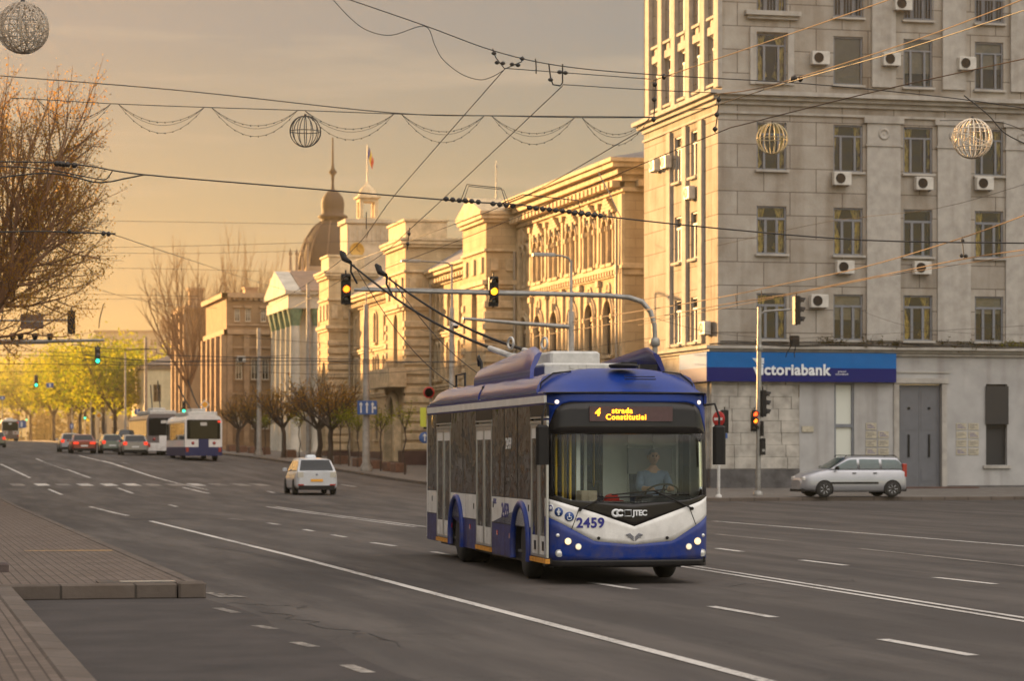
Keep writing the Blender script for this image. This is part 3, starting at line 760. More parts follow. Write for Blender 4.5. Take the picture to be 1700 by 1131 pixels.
# red reflectors, stickers, number on the side
for y, z in ((1.62, .62), (4.35, .66), (7.0, .68), (9.0, .65), (3.2, .64)):
    b = MB(); b.box(-1.258, -1.249, y - .05, y + .05, z - .04, z + .04); bpart(b, 'side_reflector', REDL)
for y, z in ((4.7, 1.12), (6.62, 1.05), (1.62, 1.12), (11.3, 1.10)):
    b = MB(); b.box(-1.257, -1.249, y - .03, y + .03, z - .05, z + .05); bpart(b, 'side_handle', DARK)
def put_text(s, size, m, loc, rot, name, parent=None, bold=0.0, shear=0.0, space=1.0, depth=.002):
    return put(name, text_mesh(s, size, m, depth, bold, shear, space), parent or bus, loc, rot)
put_text('2459', .33, INK, (-1.256, 3.6, 1.03), (pi / 2, 0, -pi / 2), 'side_number', bold=.004)
put_text('2459', .25, STICKW, (-1.256, 3.3, 2.12), (pi / 2, 0, -pi / 2), 'window_number', bold=.004)
put_text('РТЕК'.replace('РТЕК', 'RTEC'), .12, INK, (-1.254, 4.55, 1.17), (pi / 2, 0, -pi / 2), 'side_sticker')
# wheels
def wheel(sx, yc, turn=0.0, wide=.30):
    r = thing_part('wheel', bus, (sx * (1.25 - .04 - wide / 2), yc, WR), turn)
    b = MB(); h = wide / 2
    b.lathe([(.29, -h), (.40, -h), (.455, -h + .03), (WR, -h + .07), (WR, h - .07), (.455, h - .03), (.40, h), (.29, h)], 32, axis='X'); b.build('tyre', RUBBER, r)
    b = MB(); o = sx * (h - .02)
    b.lathe([(.0, o - sx * .03), (.07, o + sx * .01), (.12, o), (.13, o - sx * .06), (.24, o - sx * .10), (.262, o - sx * .02), (.295, o + sx * .01), (.298, -o)], 28, axis='X')
    for k in range(10): t = 2 * pi * k / 10; b.cyl((o - sx * .07, .165 * cos(t), .165 * sin(t)), (o - sx * .01, .165 * cos(t), .165 * sin(t)), .02, n=6)
    b.build('rim', ALU, r)
    return r
def thing_part(name, parent, loc, rz=0.0):
    o = bpy.data.objects.new(name, None); col.objects.link(o); o.parent = parent; o.location = loc; o.rotation_euler = (0, 0, rz); o.empty_display_size = .2
    return o
wheel(-1, WY[0], R(-4)); wheel(1, WY[0], R(-4)); wheel(-1, WY[1], 0, .56); wheel(1, WY[1], 0, .56)
b = MB(); b.box(-.9, .9, WY[0] - .06, WY[0] + .06, .38, .5); b.box(-.8, .8, WY[1] - .1, WY[1] + .1, .36, .52); bpart(b, 'axle', DARK)
# ---- roof gear
b = MB(); b.cbox(-.42, .42, 4.0, 6.6, 3.05, 3.66, .04); b.cbox(-.62, .80, 3.6, 6.9, 3.02, 3.45, .03)
for k in range(10): b.box(-.6 + k * .14, -.53 + k * .14, 3.585, 3.605, 3.36, 3.42)
b.box(-.80, -.42, 2.6, 3.5, 3.02, 3.36)
bpart(b, 'roof_unit', GREYW)
b = MB(); b.box(.62, .90, 2.0, 3.3, 3.02, 3.38); bpart(b, 'roof_box', DARK)
b = MB(); b.tube([(-.9, 10.6, 3.2), (-.9, 10.6, 3.45), (-.9, 9.6, 3.45), (-.9, 9.6, 3.2)], .02, 6); bpart(b, 'roof_rail', DARK)
b = MB(); b.tube([(-.75, 8.7, 3.1), (-.75, 8.7, 3.62), (-.78, 8.8, 3.72), (-.75, 9.0, 3.75), (-.72, 9.2, 3.7), (-.7, 9.25, 3.58)], .028, 7)
b.box(-.76, -.70, 8.95, 9.0, 3.0, 3.2)
bpart(b, 'roof_hook', DARK)
BI = (Matrix.Translation(BLOC) @ Matrix.Rotation(BR, 4, 'Z')).inverted()
for (tpx, tpy, td, u) in ((572, 430, 52.0, -.32), (631, 452, 52.0, .30)):
    base = Vector((u, 8.0, 3.72)); tip = BI @ at(tpx, tpy, td)
    mid = base.lerp(tip, .12)
    b = MB(); b.tube([base.lerp(tip, t) - Vector((0, 0, .22 * sin(pi * t))) for t in lin(.10, 1, 14)], [.029 - .010 * t for t in lin(0, 1, 14)], 8)
    pole = bpart(b, 'trolley_pole', DARK)
    b = MB(); b.cyl(base, base.lerp(tip, .12) - Vector((0, 0, .09)), .055, .05, 10); b.cyl(base - Vector((0, 0, .3)), base + Vector((0, 0, .05)), .11, .09, 12)
    b.tube([base + Vector((0, .1, .14)) + Vector((0, .28 * cos(t), .10 * sin(t) + .1)) for t in lin(0, 2 * pi, 16)][:-1], .022, 6, closed=True)
    bpart(b, 'pole_spring', GREYW, pole)
    b = MB(); dirv = (tip - base).normalized()
    b.tube([tip - dirv * .25, tip, tip + Vector((-.02, .1, .10)), tip + Vector((-.05, .22, .16))], [.04, .06, .065, .035], 8)
    b.tube([tip - dirv * .3, tip - dirv * .28 - Vector((0, 0, .18)), tip - dirv * .55 - Vector((0, 0, .34))], .022, 6)
    bpart(b, 'contact_head', BLACKP, pole)
    b = MB(); end = Vector((u * 1.6, 11.7, 3.1)); s0 = tip - dirv * .4
    b.tube([s0.lerp(end, t) - Vector((0, 0, .35 * sin(pi * t))) for t in lin(0, 1, 14)], .009, 4); bpart(b, 'pole_rope', WIRE, pole)
# ---- front fittings
def disc(name, u, z, r, m, parent=None, proud=.014, label=None):
    b = MB(); y = fy(u, z); b.lathe([(r, .02), (r, -proud), (r * .8, -proud - .008), (0, -proud - .012)], 18, (u, y, z), 'Y'); return bpart(b, name, m, parent, label)
def ringlamp(u, z, r, m, label=None):
    b = MB(); y = fy(u, z); b.lathe([(r * 1.22, .02), (r * 1.22, -.012), (r * 1.05, -.018), (r * 1.0, .0)], 18, (u, y, z), 'Y')
    o = bpart(b, 'headlight', ALU, label=label); disc('lens', u, z, r, m, o, .010)
ringlamp(-.955, .655, .046, HEADL, 'lit headlight'); ringlamp(1.045, .645, .048, HEADL, 'lit headlight')
ringlamp(-.80, .575, .042, HEADL2); ringlamp(.905, .565, .042, HEADL2)
ringlamp(-1.08, .475, .048, LENS); ringlamp(1.135, .465, .048, LENS)
disc('indicator', -1.10, .745, .028, LENS); disc('indicator', 1.15, .73, .028, LENS)
for u in (-1.09, 1.105): disc('marker_light', u, 2.745, .032, MARKER)
for i, (u, z, r) in enumerate(((-1.19, 1.155, .055), (-1.09, 1.095, .068), (-.935, 1.025, .072))):
    b = MB(); y = fy(u, z); nx = (fy(u + .02, z) - fy(u - .02, z)) / .04
    rotz = atan2(nx, 1)
    b.T = Matrix.Translation((u, y - .006, z)) @ Matrix.Rotation(rotz, 4, 'Z')
    b.lathe([(r, .012), (r, -.003), (0, -.0035)], 20, (0, 0, 0), 'Y'); o = bpart(b, 'sticker', STICK if i else STICKW)
    b = MB(); b.T = Matrix.Translation((u, y - .012, z)) @ Matrix.Rotation(rotz, 4, 'Z')
    if i == 0: b.lathe([(r * .8, .004), (r * .8, -.002), (r * .5, -.002), (r * .5, .004)], 16, (0, 0, 0), 'Y')
    elif i == 1:                                             # a standing figure
        b.cyl((0, -.002, .035), (0, .004, .035), .014, n=8); b.box(-.013, .013, -.002, .004, -.02, .02); b.box(-.012, -.002, -.002, .004, -.05, -.0205); b.box(.002, .012, -.002, .004, -.05, -.0205); b.box(-.028, -.015, -.002, .004, -.012, .018); b.box(.015, .028, -.002, .004, -.012, .018)
    else:                                                    # a wheelchair user
        b.cyl((0.0, -.002, .042), (0.0, .004, .042), .012, n=8); b.box(-.008, .008, -.002, .004, -.008, .028); b.box(.009, .032, -.002, .004, -.01, .0); b.box(.026, .034, -.002, .004, -.04, -.0105)
        b.tube([(.0 + .03 * cos(t), .001, -.022 + .03 * sin(t)) for t in lin(2.2, 6.0, 12)], .006, 4)
    bpart(b, 'pictogram', INK if i == 0 else STICKW, o)
u = -.62; put_text('2459', .205, INK, (u, fy(u, .93) - .008, .925), (pi / 2, 0, atan2(.2 * u / 1.56, 1)), 'fleet_number', bold=.006, space=1.05)
# maker's lettering on the mask and emblem under it
b = MB(); z = 1.075; y = fy(0, z) - .012
def cc(cx, r, w_=.02, a0=.7, a1=2 * pi - .7): b.tube([(cx + r * cos(t), y, z + r * .85 * sin(t)) for t in lin(a0, a1, 12)], w_, 4)
cc(-.235, .055); cc(-.165, .05, .018)
b.tube([(-.10, y, z + .045), (-.10, y, z - .045), (.0, y, z - .045), (.0, y, z + .045)], .011, 4, closed=True)
o = bpart(b, 'maker_lettering', STICKW)
put_text('ЛTEC'.replace('Л', 'Λ') if 0 else 'JTEC', .115, STICKW, (.135, y, z + .0), (pi / 2, 0, .0), 'lettering', o, bold=.004, depth=.004, space=.9)
b = MB(); z = .745
for k in range(3):
    zz = z - .025 * k; xx = .05
    for s in (-1, 1):
        b.tube([(xx + s * (.012), fy(0, zz) - .006, zz - .03), (xx + s * .07, fy(0, zz) - .006, zz + .022), (xx + s * (.10 + .015 * (2 - k)), fy(0, zz) - .006, zz + .022 - .02 * (k == 0))], .0095, 5)
bpart(b, 'emblem', CHROME)
# destination display behind the mask
b = MB(); b.box(-.62, .66, .074, .12, 2.455, 2.675); disp = bpart(b, 'destination_display', SIGNBG)
put_text('4', .15, LED, (-.50, .070, 2.585), (pi / 2, 0, 0), 'route_number', disp, bold=.006, shear=.15)
put_text('strada', .115, LED, (-.12, .070, 2.61), (pi / 2, 0, 0), 'route_name', disp, bold=.003, space=1.12)
put_text('Constitutiei', .115, LED, (-.06, .070, 2.515), (pi / 2, 0, 0), 'route_name', disp, bold=.003, space=1.12)
# wipers
for pts in (((-.78, 1.13), (-.45, 1.30), (.33, 1.335)), ((.95, 1.14), (.35, 1.41), (-.30, 1.35))):
    b = MB(); P = [(a, fy(a, z_) - .035, z_) for a, z_ in pts]
    b.tube(P[:2], .014, 5); b.tube([(P[1][0] + (P[2][0] - P[1][0]) * t, fy(P[1][0] + (P[2][0] - P[1][0]) * t, 1.33) - .022, P[1][2] + (P[2][2] - P[1][2]) * t) for t in lin(-.3 if pts[0][0] > 0 else 0, 1, 8)], .011, 5)
    b.cyl((P[0][0], P[0][1] - .01, P[0][2]), (P[0][0], P[0][1] + .04, P[0][2]), .025, n=8)
    bpart(b, 'wiper', BLACKP)
# mirrors
for s in (-1, 1):
    b = MB(); x = s * 1.36
    b.tube([(s * 1.16, .10, 2.70), (s * 1.30, .02, 2.72), (x, -.02, 2.52), (x, -.02, 2.35)], .018, 6)
    m_ = bpart(b, 'mirror', BLACKP)
    b = MB(); b.cbox(x - .095, x + .095, -.07, .05, 1.80, 2.40, .035); bpart(b, 'mirror_housing', BLACKP, m_)
# ---- inside
b = MB()
b.sheet(lin(-1.14, 1.14, 12), lin(0, 1, 6), lambda u, t: (u, fy(u, 1.25) + .04 + .62 * t, 1.19 + .05 * sin(pi * t) - .25 * max(0, t - .8)), True)
b.cbox(.20, 1.05, .35, .62, 1.2, 1.33, .04)
bpart(b, 'dashboard', mat('dashboard_plastic', (.03, .03, .032), .6))
b = MB(); wc = Vector((.62, .60, 1.37)); rotm = Matrix.Rotation(R(-32), 3, 'X')
b.tube([wc + rotm @ Vector((.25 * cos(t), .25 * sin(t), 0)) for t in lin(0, 2 * pi, 28)][:-1], .016, 6, closed=True)
for t in (.3, 2.84, 4.71): b.tube([wc, wc + rotm @ Vector((.25 * cos(t), .25 * sin(t), 0))], .012, 5)
b.cyl(wc + rotm @ Vector((0, 0, -.35)), wc, .04, .05)
bpart(b, 'steering_wheel', BLACKP)
# driver's cab partition and hand rails
b = MB(); b.box(-.05, 1.15, 1.62, 1.66, .45, 1.30)
for xx in (-.05, .35, .75, 1.12): b.box(xx - .02, xx + .02, 1.61, 1.67, 1.3, 2.65)
b.box(-.05, 1.14, 1.61, 1.67, 2.1, 2.14); b.box(-.05, 1.14, 1.61, 1.67, 2.60, 2.66)
b.box(-.03, .33, 1.675, 1.69, 1.3, 2.6); b.box(.37, 1.13, 1.675, 1.69, 1.3, 2.6)
bpart(b, 'cab_partition', INNER)
b = MB(); b.box(.3, 1.0, 1.45, 1.55, 1.65, 2.05); bpart(b, 'notice_board', mat('notice_grey', (.30, .30, .31), .7), None)
for xx, yy in ((-1.02, .62), (-.88, .78), (-.80, .62), (-.62, 1.5), (-.40, 2.9), (.35, 4.2), (-.75, 4.8), (-.75, 6.4), (.4, 7.0), (-.62, 1.0)):  # rails nearest the door added to imitate gold reflections in the windscreen
    b = MB(); b.cyl((xx, yy, .44), (xx, yy, 2.66), .02, n=8); bpart(b, 'hand_rail', YEL)
b = MB(); b.box(-.72, -.66, .55, .60, .44, 2.6); b.box(-.42, -.37, 1.40, 1.45, .44, 2.6); b.box(-.66, -.42, .57, .6, 1.15, 1.2); bpart(b, 'door_post', INNER)
def seat_mesh():
    b = MB(); b.cbox(-.22, .22, -.22, .22, .40, .48, .03)
    b.T = Matrix.Translation((0, .22, .45)) @ Matrix.Rotation(R(-10), 4, 'X'); b.cbox(-.22, .22, -.03, .05, 0, .62, .03); b.T = None
    b.box(-.04, .04, -.1, .1, .0, .40); return b.mesh('seat', SEATM)
SM_ = seat_mesh()
for yy in (3.1, 3.9, 4.7, 7.6, 8.4, 9.2, 10.1, 10.9):
    for xx in (-.92, -.45, .45, .92):
        if xx < 0 and (4.6 < yy < 6.6 or 9.0 < yy < 10.9): continue
        put('seat', SM_, bus, (xx, yy, .44 + (.25 if 7 < yy < 9 else 0)))
b = MB(); b.cbox(-.30, .30, -.26, .30, .55, .65, .04); b.T = Matrix.Translation((0, .30, .62)) @ Matrix.Rotation(R(-12), 4, 'X'); b.cbox(-.28, .28, -.06, .07, 0, .75, .05); b.T = None; b.box(-.15, .15, -.15, .15, 0, .56)
o = b.build('driver_seat', SEATM, bus, (.62, 1.15, .44))
# things on the dashboard
dz = 1.25
t = thing('red_cap', 'small red cap lying on the dashboard behind the windscreen', 'cap', (BLOC + Matrix.Rotation(BR, 3, 'Z') @ Vector((-.22, .34, dz + .0))), BR)
b = MB(); b.lathe([(.12, 0), (.118, .05), (.09, .09), (.03, .11), (0, .112)], 16); b.box(-.14, .14, -.2, 0, .0, .012); b.build('crown', mat('red_cloth', (.55, .03, .02), .7, emit=None), t)
t = thing('paper_box', 'pale cardboard box on the dashboard left of the red cap', 'box', (BLOC + Matrix.Rotation(BR, 3, 'Z') @ Vector((-.60, .36, dz - .01))), BR + .2)
b = MB(); b.cbox(-.13, .13, -.1, .1, 0, .17, .01); b.box(-.02, .02, -.104, .104, .02, .172); b.build('carton', mat('card', (.50, .40, .30), .8, var=.2, scale=9), t)
# ================================================================ buildings
BSTONE = block_mat('bank_stone', (0.385, 0.36, 0.32), (0.33, 0.305, 0.27), 2.4, 1.02, 0.022, (0.13, 0.11, 0.095), var=0.6, streak=0.75, scale=0.8, bumpd=0.03)
BTRIM = mat('bank_trim_stone', (0.37, 0.35, 0.32), 0.85, var=0.2, scale=2.4, bump=0.15, streak=0.4)
BSMOOTH = mat('smooth_render', (0.37, 0.365, 0.36), 0.85, var=0.2, scale=0.7, bump=0.06, streak=0.5)
RUST = mat('rusticated_block', (0.40, 0.375, 0.335), 0.9, var=0.4, scale=1.6, bump=0.3, bscale=7, streak=0.3)
PLINTH = mat('dark_plinth', (0.095, 0.09, 0.09), 0.85, var=0.45, scale=1.8, bump=0.2)
FRAMEG = mat('grey_window_frame', (0.16, 0.17, 0.19), 0.6, var=0.15, scale=4)
FRAMEW = mat('pale_window_frame', (0.44, 0.44, 0.43), 0.6, var=0.15, scale=4)
PANE = glass_mat('window_pane', (0.86, 0.80, 0.70), 0.5, (0.03, 0.027, 0.024), 0.05, 0.01, 0.5)
ROOMD = mat('dim_room', (0.018, 0.014, 0.012), 0.9)
GOLDREFL = mat('gold_curtain', (0.92, 0.60, 0.15), 0.8, var=0.65, scale=2.6, stretch=(3, 3, 1.2), c2=(0.07, 0.045, 0.02))  # gold reflections in the panes, painted as draped shapes
GREYC = mat('grey_blind', (0.33, 0.34, 0.34), 0.8, var=0.2, scale=3)
SHUT = mat('steel_shutter', (0.20, 0.205, 0.21), 0.55, var=0.1, scale=3)
SIGNU = mat('sign_blue', (0.004, 0.115, 0.36), 0.55, var=0.08, scale=2, spec=.1)
SIGND = mat('sign_dark_blue', (0.010, 0.016, 0.125), 0.55, spec=.1)
LETTER = mat('sign_letters', (0.68, 0.70, 0.72), 0.5)
DOORG = mat('grey_door', (0.115, 0.12, 0.135), 0.55, var=0.12, scale=3)
ACW = mat('ac_casing', (0.50, 0.48, 0.44), 0.55, var=0.2, scale=4)
BRASS = mat('plaque_plate', (0.42, 0.38, 0.30), 0.4, 0.3, var=0.25, scale=9)
SOOT = mat('sooty_ledge', (0.045, 0.042, 0.038), 0.9, var=0.5, scale=3)

def wall(b, P, u0, u1, z0, z1, holes=(), reveal=0.25, n_arc=10, back=False):
    """sheet with rectangular or round-headed openings and their reveals; P(u, w, z) maps to the building"""
    us = sorted(set([u0, u1] + [h[0] for h in holes] + [h[1] for h in holes]))
    zs = sorted(set([z0, z1] + [h[2] for h in holes] + [h[3] for h in holes]))
    us = [u for u in us if u0 <= u <= u1]; zs = [z for z in zs if z0 <= z <= z1]
    for i in range(len(us) - 1):
        for j in range(len(zs) - 1):
            cu, cz = (us[i] + us[i + 1]) / 2, (zs[j] + zs[j + 1]) / 2
            if any(h[0] < cu < h[1] and h[2] < cz < h[3] for h in holes): continue
            b.quad(P(us[i], 0, zs[j]), P(us[i + 1], 0, zs[j]), P(us[i + 1], 0, zs[j + 1]), P(us[i], 0, zs[j + 1]))
    for h in holes:
        a, c, zb, zt = h[:4]; arched = len(h) > 4 and h[4]
        if arched:
            r = (c - a) / 2; m = (a + c) / 2; zc = zt - r
            arc = [(m + r * cos(t), zc + r * sin(t)) for t in lin(0, pi, n_arc * 2 + 1)]
            right = arc[:n_arc + 1]; left = arc[n_arc:]
            b.poly([P(x, 0, z) for x, z in right] + [P(c, 0, zt)])
            b.poly([P(x, 0, z) for x, z in left] + [P(a, 0, zt)])
            outline = [(a, zb), (c, zb)] + arc
        else: outline = [(a, zb), (c, zb), (c, zt), (a, zt)]
        n = len(outline)
        for i in range(n):
            (x1, q1), (x2, q2) = outline[i], outline[(i + 1) % n]
            b.quad(P(x1, 0, q1), P(x2, 0, q2), P(x2, -reveal, q2), P(x1, -reveal, q1))

WIN = {}
def window_set(w, h, style, arched=False, pm=None, fm=None, cm=None, var=0):
    """meshes of a window drawn in its own XZ plane (facing -Y), origin at the middle of the sill"""
    key = (round(w, 2), round(h, 2), style, arched, fm.name if fm else '', cm.name if cm else '', var)
    if key in WIN: return WIN[key]
    fm = fm or FRAMEG; t = 0.075
    f = MB(); r = w / 2
    hh = h - r if arched else h
    f.box(-w / 2, -w / 2 + t, -.03, .05, 0, hh); f.box(w / 2 - t, w / 2, -.03, .05, 0, hh); f.box(-w / 2 + t, w / 2 - t, -.03, .05, 0, t)
    if arched:
        P0 = [((r) * cos(a), hh + r * sin(a)) for a in lin(0, pi, 15)]; P1 = [((r - t) * cos(a), hh + (r - t) * sin(a)) for a in lin(0, pi, 15)]
        f.loft([[(x0, -.03, z0), (x1, -.03, z1), (x1, .05, z1), (x0, .05, z0)] for (x0, z0), (x1, z1) in zip(P0, P1)], False)
        f.box(-r + t, r - t, -.025, .045, hh - t / 2, hh + t / 2)
    else: f.box(-w / 2 + t, w / 2 - t, -.03, .05, h - t, h)
    if style == 'T':          # transom over three lights
        zt = h * .74
        f.box(-w / 2 + t, w / 2 - t, -.035, .05, zt - .05, zt + .05)
        for x in (-w * .19, w * .19): f.box(x - .06, x + .06, -.03, .05, t, zt - .05)
    elif style == 'C':        # casement in the middle, narrow sides
        zt = h * .76
        f.box(-w / 2 + t, w / 2 - t, -.03, .05, zt - .035, zt + .035)
        for x in (-w * .24, w * .24): f.box(x - .05, x + .05, -.05, .05, t, zt - .035)
    elif style == 'M':
        f.box(-.03, .03, -.03, .05, t, h - t if not arched else hh - t / 2)
        f.box(-w / 2 + t, -.03, -.02, .04, h * .62, h * .62 + .05); f.box(.03, w / 2 - t, -.02, .04, h * .62, h * .62 + .05)
    p = MB()
    if arched: p.poly([(-w / 2 + .01, .01, .01), (w / 2 - .01, .01, .01)] + [((r - .01) * cos(a), .01, hh + (r - .01) * sin(a)) for a in lin(0, pi, 15)])
    else: p.quad((-w / 2 + .01, .01, .01), (w / 2 - .01, .01, .01), (w / 2 - .01, .01, h - .01), (-w / 2 + .01, .01, h - .01))
    c = None
    if cm:
        c = MB(); rr_ = random.Random(hash(key[:2]) % 1000 + len(WIN))
        if cm in (GREYC, SHUT): c.box(-w / 2 + .05, w / 2 - .05, .10, .12, h * (.0 if cm is SHUT else (.30, .62, .05, .45)[var % 4]), h - .02)
        else:
            for s in (-1, 1):
                n = 14; top = []; 
                k0, k1, k2 = ((.08, .30, .38), (.26, .16, .30), (.02, .30, .62), (.12, .10, .5))[var % 4]
                if var % 4 == 3 and s > 0: k0, k1 = .34, .10
                def edge(z): return s * (w * .5 - .03), s * (w * (k0 + k1 * (1 - abs(z / h - k2) / .62) if z / h > .1 else k0 + k1))
                c.sheet(lin(0, 1, n), lin(.05, h - .05, 9), lambda u, z: (edge(z)[0] + (edge(z)[1] - edge(z)[0]) * u, .17 + .035 * sin(u * 20 + s), z), True)
        c = c.mesh('curtain', cm)
    k = MB(); k.box(-w / 2 - .02, w / 2 + .02, .55, .57, -.02, h + .02)
    res = (f.mesh('window', fm), p.mesh('pane', pm or PANE), c, k.mesh('backing', ROOMD))
    WIN[key] = res; return res
def add_window(parent, loc, rz, w, h, style='T', arched=False, fm=None, cm=None, pm=None, room=True, var=0):
    f, p, c, k = window_set(w, h, style, arched, pm, fm, cm, var)
    o = put('window', f, parent, loc, (0, 0, rz)); put('pane', p, o)
    if c: put('curtain', c, o)
    if room: put('room', k, o)
    return o
def sill(b, P, a, c, z, out=.14, th=.10): 
    V = [P(a - .08, o, zz) for o in (-.1, out) for zz in (z - th, z)] + [P(c + .08, o, zz) for o in (-.1, out) for zz in (z - th, z)]
    b.add(V, [(0, 1, 3, 2), (4, 6, 7, 5), (0, 2, 6, 4), (1, 5, 7, 3), (2, 3, 7, 6), (0, 4, 5, 1)])
def bar(b, P, a, c, w0, w1, z0, z1):
    V = [P(u, w_, z) for u in (a, c) for w_ in (w0, w1) for z in (z0, z1)]
    b.add(V, [(0, 1, 3, 2), (4, 6, 7, 5), (0, 4, 5, 1), (2, 3, 7, 6), (0, 2, 6, 4), (1, 5, 7, 3)])
def cornice(b, P, a, c, z, steps, ret=True):
    """stepped moulding: steps are (out, z0, z1) relative to z"""
    for o, p, q in steps: bar(b, P, a - (o if ret else 0), c, -.05, o, z + p, z + q)

# ---------------------------------------------------------------- the bank
YB = at(1180, 600, 111.5).y; XB = at(1180, 600, 111.5).x
def bx(px): return depth_for_y(px, YB) * (SY + CY * (px - 850) / FPX) - XB
def bz(px, py): return EYE + (HZ - py) / FPX * depth_for_y(px, YB)
bank = thing('bank_building', 'tall pale stone building with a blue bank sign along its ground floor', 'building', (XB, YB, 0))
BW = 46.0; BD = 11.2
IN1, IN2 = .32, .50                                  # the upper storeys stand back at the corner
PF = lambda u, w_, z: (u, -w_, z)
PLs = lambda inset: (lambda u, w_, z: (inset - w_, u, z))
Z1, Z2, ZT = 6.55, 17.55, 30.0
cols = [bx(p_) for p_ in (1281, 1408, 1524, 1642)]; cols += [cols[-1] + 3.1, cols[-1] + 6.2, cols[-1] + 9.3]
rows = [(6.86, 8.86), (10.56, 12.64), (14.2, 16.26), (18.0, 20.12), (20.95, 24.0), (25.3, 27.4)]
WW = 1.36
holes = []
for c_ in cols:
    for k, (a, b_) in enumerate(rows): holes.append((c_ - WW / 2, c_ + WW / 2, a, b_))
b = MB()
wall(b, PF, IN1, BW, Z1, Z2, [h for h in holes if h[3] < Z2], .22)
wall(b, PF, IN2, BW, Z2, ZT, [h for h in holes if h[3] > Z2], .22)
lc = (3.3, 5.75); uc = (1.15, 3.3, 5.5, 7.7, 9.6)
lh = [(c_ - .55, c_ + .55, a, b_) for c_ in lc for a, b_ in rows[:3]]
uh = [(c_ - .5, c_ + .5, a, b_) for c_ in uc for a, b_ in rows[3:]]
wall(b, PLs(IN1), 0, BD, Z1, Z2, lh, .22); wall(b, PLs(IN2), 0, BD, Z2, ZT, uh, .22)
b.quad((IN1, BD, Z1), (BW, BD, Z1), (BW, BD, ZT), (IN1, BD, ZT)); b.quad((BW, 0, Z1), (BW, BD, Z1), (BW, BD, ZT), (BW, 0, ZT)); b.quad((IN1, 0, ZT), (BW, 0, ZT), (BW, BD, ZT), (IN1, BD, ZT))
b.build('wall', BSTONE, bank)
# ground floor
gx = {k: bx(v) for k, v in dict(r1=1327, g0=1385, g1=1418, d0=1492, d1=1563, w0=1637, w1=1672).items()}
gh = [(gx['g0'], gx['g1'], 1.45, 5.0), (gx['d0'], gx['d1'], .42, 4.95), (gx['w0'], gx['w1'], 1.40, 4.98), (gx['w1'] + 3, gx['w1'] + 4.2, 1.4, 4.98)]
b = MB(); wall(b, PF, gx['r1'], BW, .2, Z1, gh, .3); b.quad((BW, 0, .2), (BW, BD, .2), (BW, BD, Z1), (BW, 0, Z1)); b.build('ground_floor_wall', BSMOOTH, bank)
b = MB(); rr = random.Random(11)
z = 1.25; row = 0
while z < 5.0:
    h = .52; u = -.0
    edges = [0.0]
    while edges[-1] < gx['r1'] - .35: edges.append(min(gx['r1'] - .02, edges[-1] + rr.uniform(.8, 1.35)))
    for a, c_ in zip(edges, edges[1:]):
        o = rr.uniform(.0, .02)
        b.cbox(a + .008, c_ - .008, -.06 - o, .3, z + .007, z + h - .007, .010)
    e2 = [0.3]
    while e2[-1] < BD - .5: e2.append(min(BD, e2[-1] + rr.uniform(.9, 1.4)))
    for a, c_ in zip(e2, e2[1:]): b.cbox(-.06 - rr.uniform(0, .02), .3, a + .008, c_ - .008, z + .007, z + h - .007, .010)
    z += h; row += 1
b.box(.02, gx['r1'] - .03, .02, .3, 1.2, Z1); b.box(.02, .3, .3, BD, 1.2, Z1)
b.build('rusticated_wall', RUST, bank)
b = MB(); b.box(-.05, gx['r1'] - .02, -.10, .28, .0, 1.24); b.box(-.1, .28, .281, BD, .0, 1.24); b.box(gx['r1'], gx['d0'] - .25, -.045, .2, .1, .5); b.box(gx['d1'] + .25, BW, -.045, .2, .1, .5)
b.build('plinth', PLINTH, bank)
b = MB()
cornice(b, PF, .1, BW, 6.3, ((.12, -.12, .02), (.24, .021, .14), (.42, .141, .27)))
for o, p_, q_ in ((.12, -.12, .02), (.24, .021, .14), (.42, .141, .27)): bar(b, PLs(.1), .0, BD, -.05, o - .004, 6.3 + p_, 6.3 + q_)
cornice(b, PF, IN1, BW, 17.2, ((.10, -.6, -.50), (.12, -.2, 0), (.3, .001, .18), (.5, .181, .36)))
for o, p_, q_ in ((.10, -.6, -.50), (.12, -.2, 0), (.3, .001, .18), (.5, .181, .36)): bar(b, PLs(IN1), .0, BD + (o if q_ > 0 else 0), -.05, o - .004, 17.2 + p_, 17.2 + q_)
for c_ in cols:
    for k, (a, z_) in enumerate(rows):
        sill(b, PF, c_ - WW / 2, c_ + WW / 2, a, .16, .09)
        if k == 3 and c_ == cols[0]:
            for x0, x1, p_, q_ in ((-1.0, -.72, a - .1, z_ + .25), (.72, 1.0, a - .1, z_ + .25), (-.719, .719, z_ + .05, z_ + .25)): bar(b, PF, c_ + x0, c_ + x1, 0, .10, p_, q_)
            bar(b, PF, c_ - 1.25, c_ + 1.25, 0, .32, z_ + .75, z_ + .95); bar(b, PF, c_ - 1.15, c_ + 1.15, 0, .18, z_ + .6, z_ + .749)
# pilasters between the windows
mids = [(cols[i] + cols[i + 1]) / 2 for i in range(1, len(cols) - 1)]
for m_ in mids:
    bar(b, PF, m_ - .78, m_ + .78, 0, .09, Z1 + .3, 15.35); bar(b, PF, m_ - .78, m_ + .78, 0, .10, 15.45, 16.35)
    bar(b, PF, m_ - .92, m_ + .92, 0, .17, 16.36, 16.62); bar(b, PF, m_ - .85, m_ + .85, 0, .14, 15.36, 15.44)
    b.lathe([(.26, 0), (.26, -.03), (.18, -.05), (.17, -.02), (.06, -.02), (0, -.04)], 14, (m_, -.10, 15.9), 'Y')
    bar(b, PF, m_ - .55, m_ + .55, 0, .12, Z2 + .4, ZT - .3)
for y_ in (2.2, 4.52, 6.95): bar(b, PLs(IN1), y_ - .28, y_ + .28, 0, .14, Z1 + .2, 16.55); bar(b, PLs(IN1), y_ - .36, y_ + .36, 0, .22, 16.0, 16.5) if 0 else None
for y_ in (.25, 2.2, 4.4, 6.6, 8.65, 10.7): bar(b, PLs(IN2), y_ - .30, y_ + .30, 0, .2, Z2 + .2, ZT - .3)
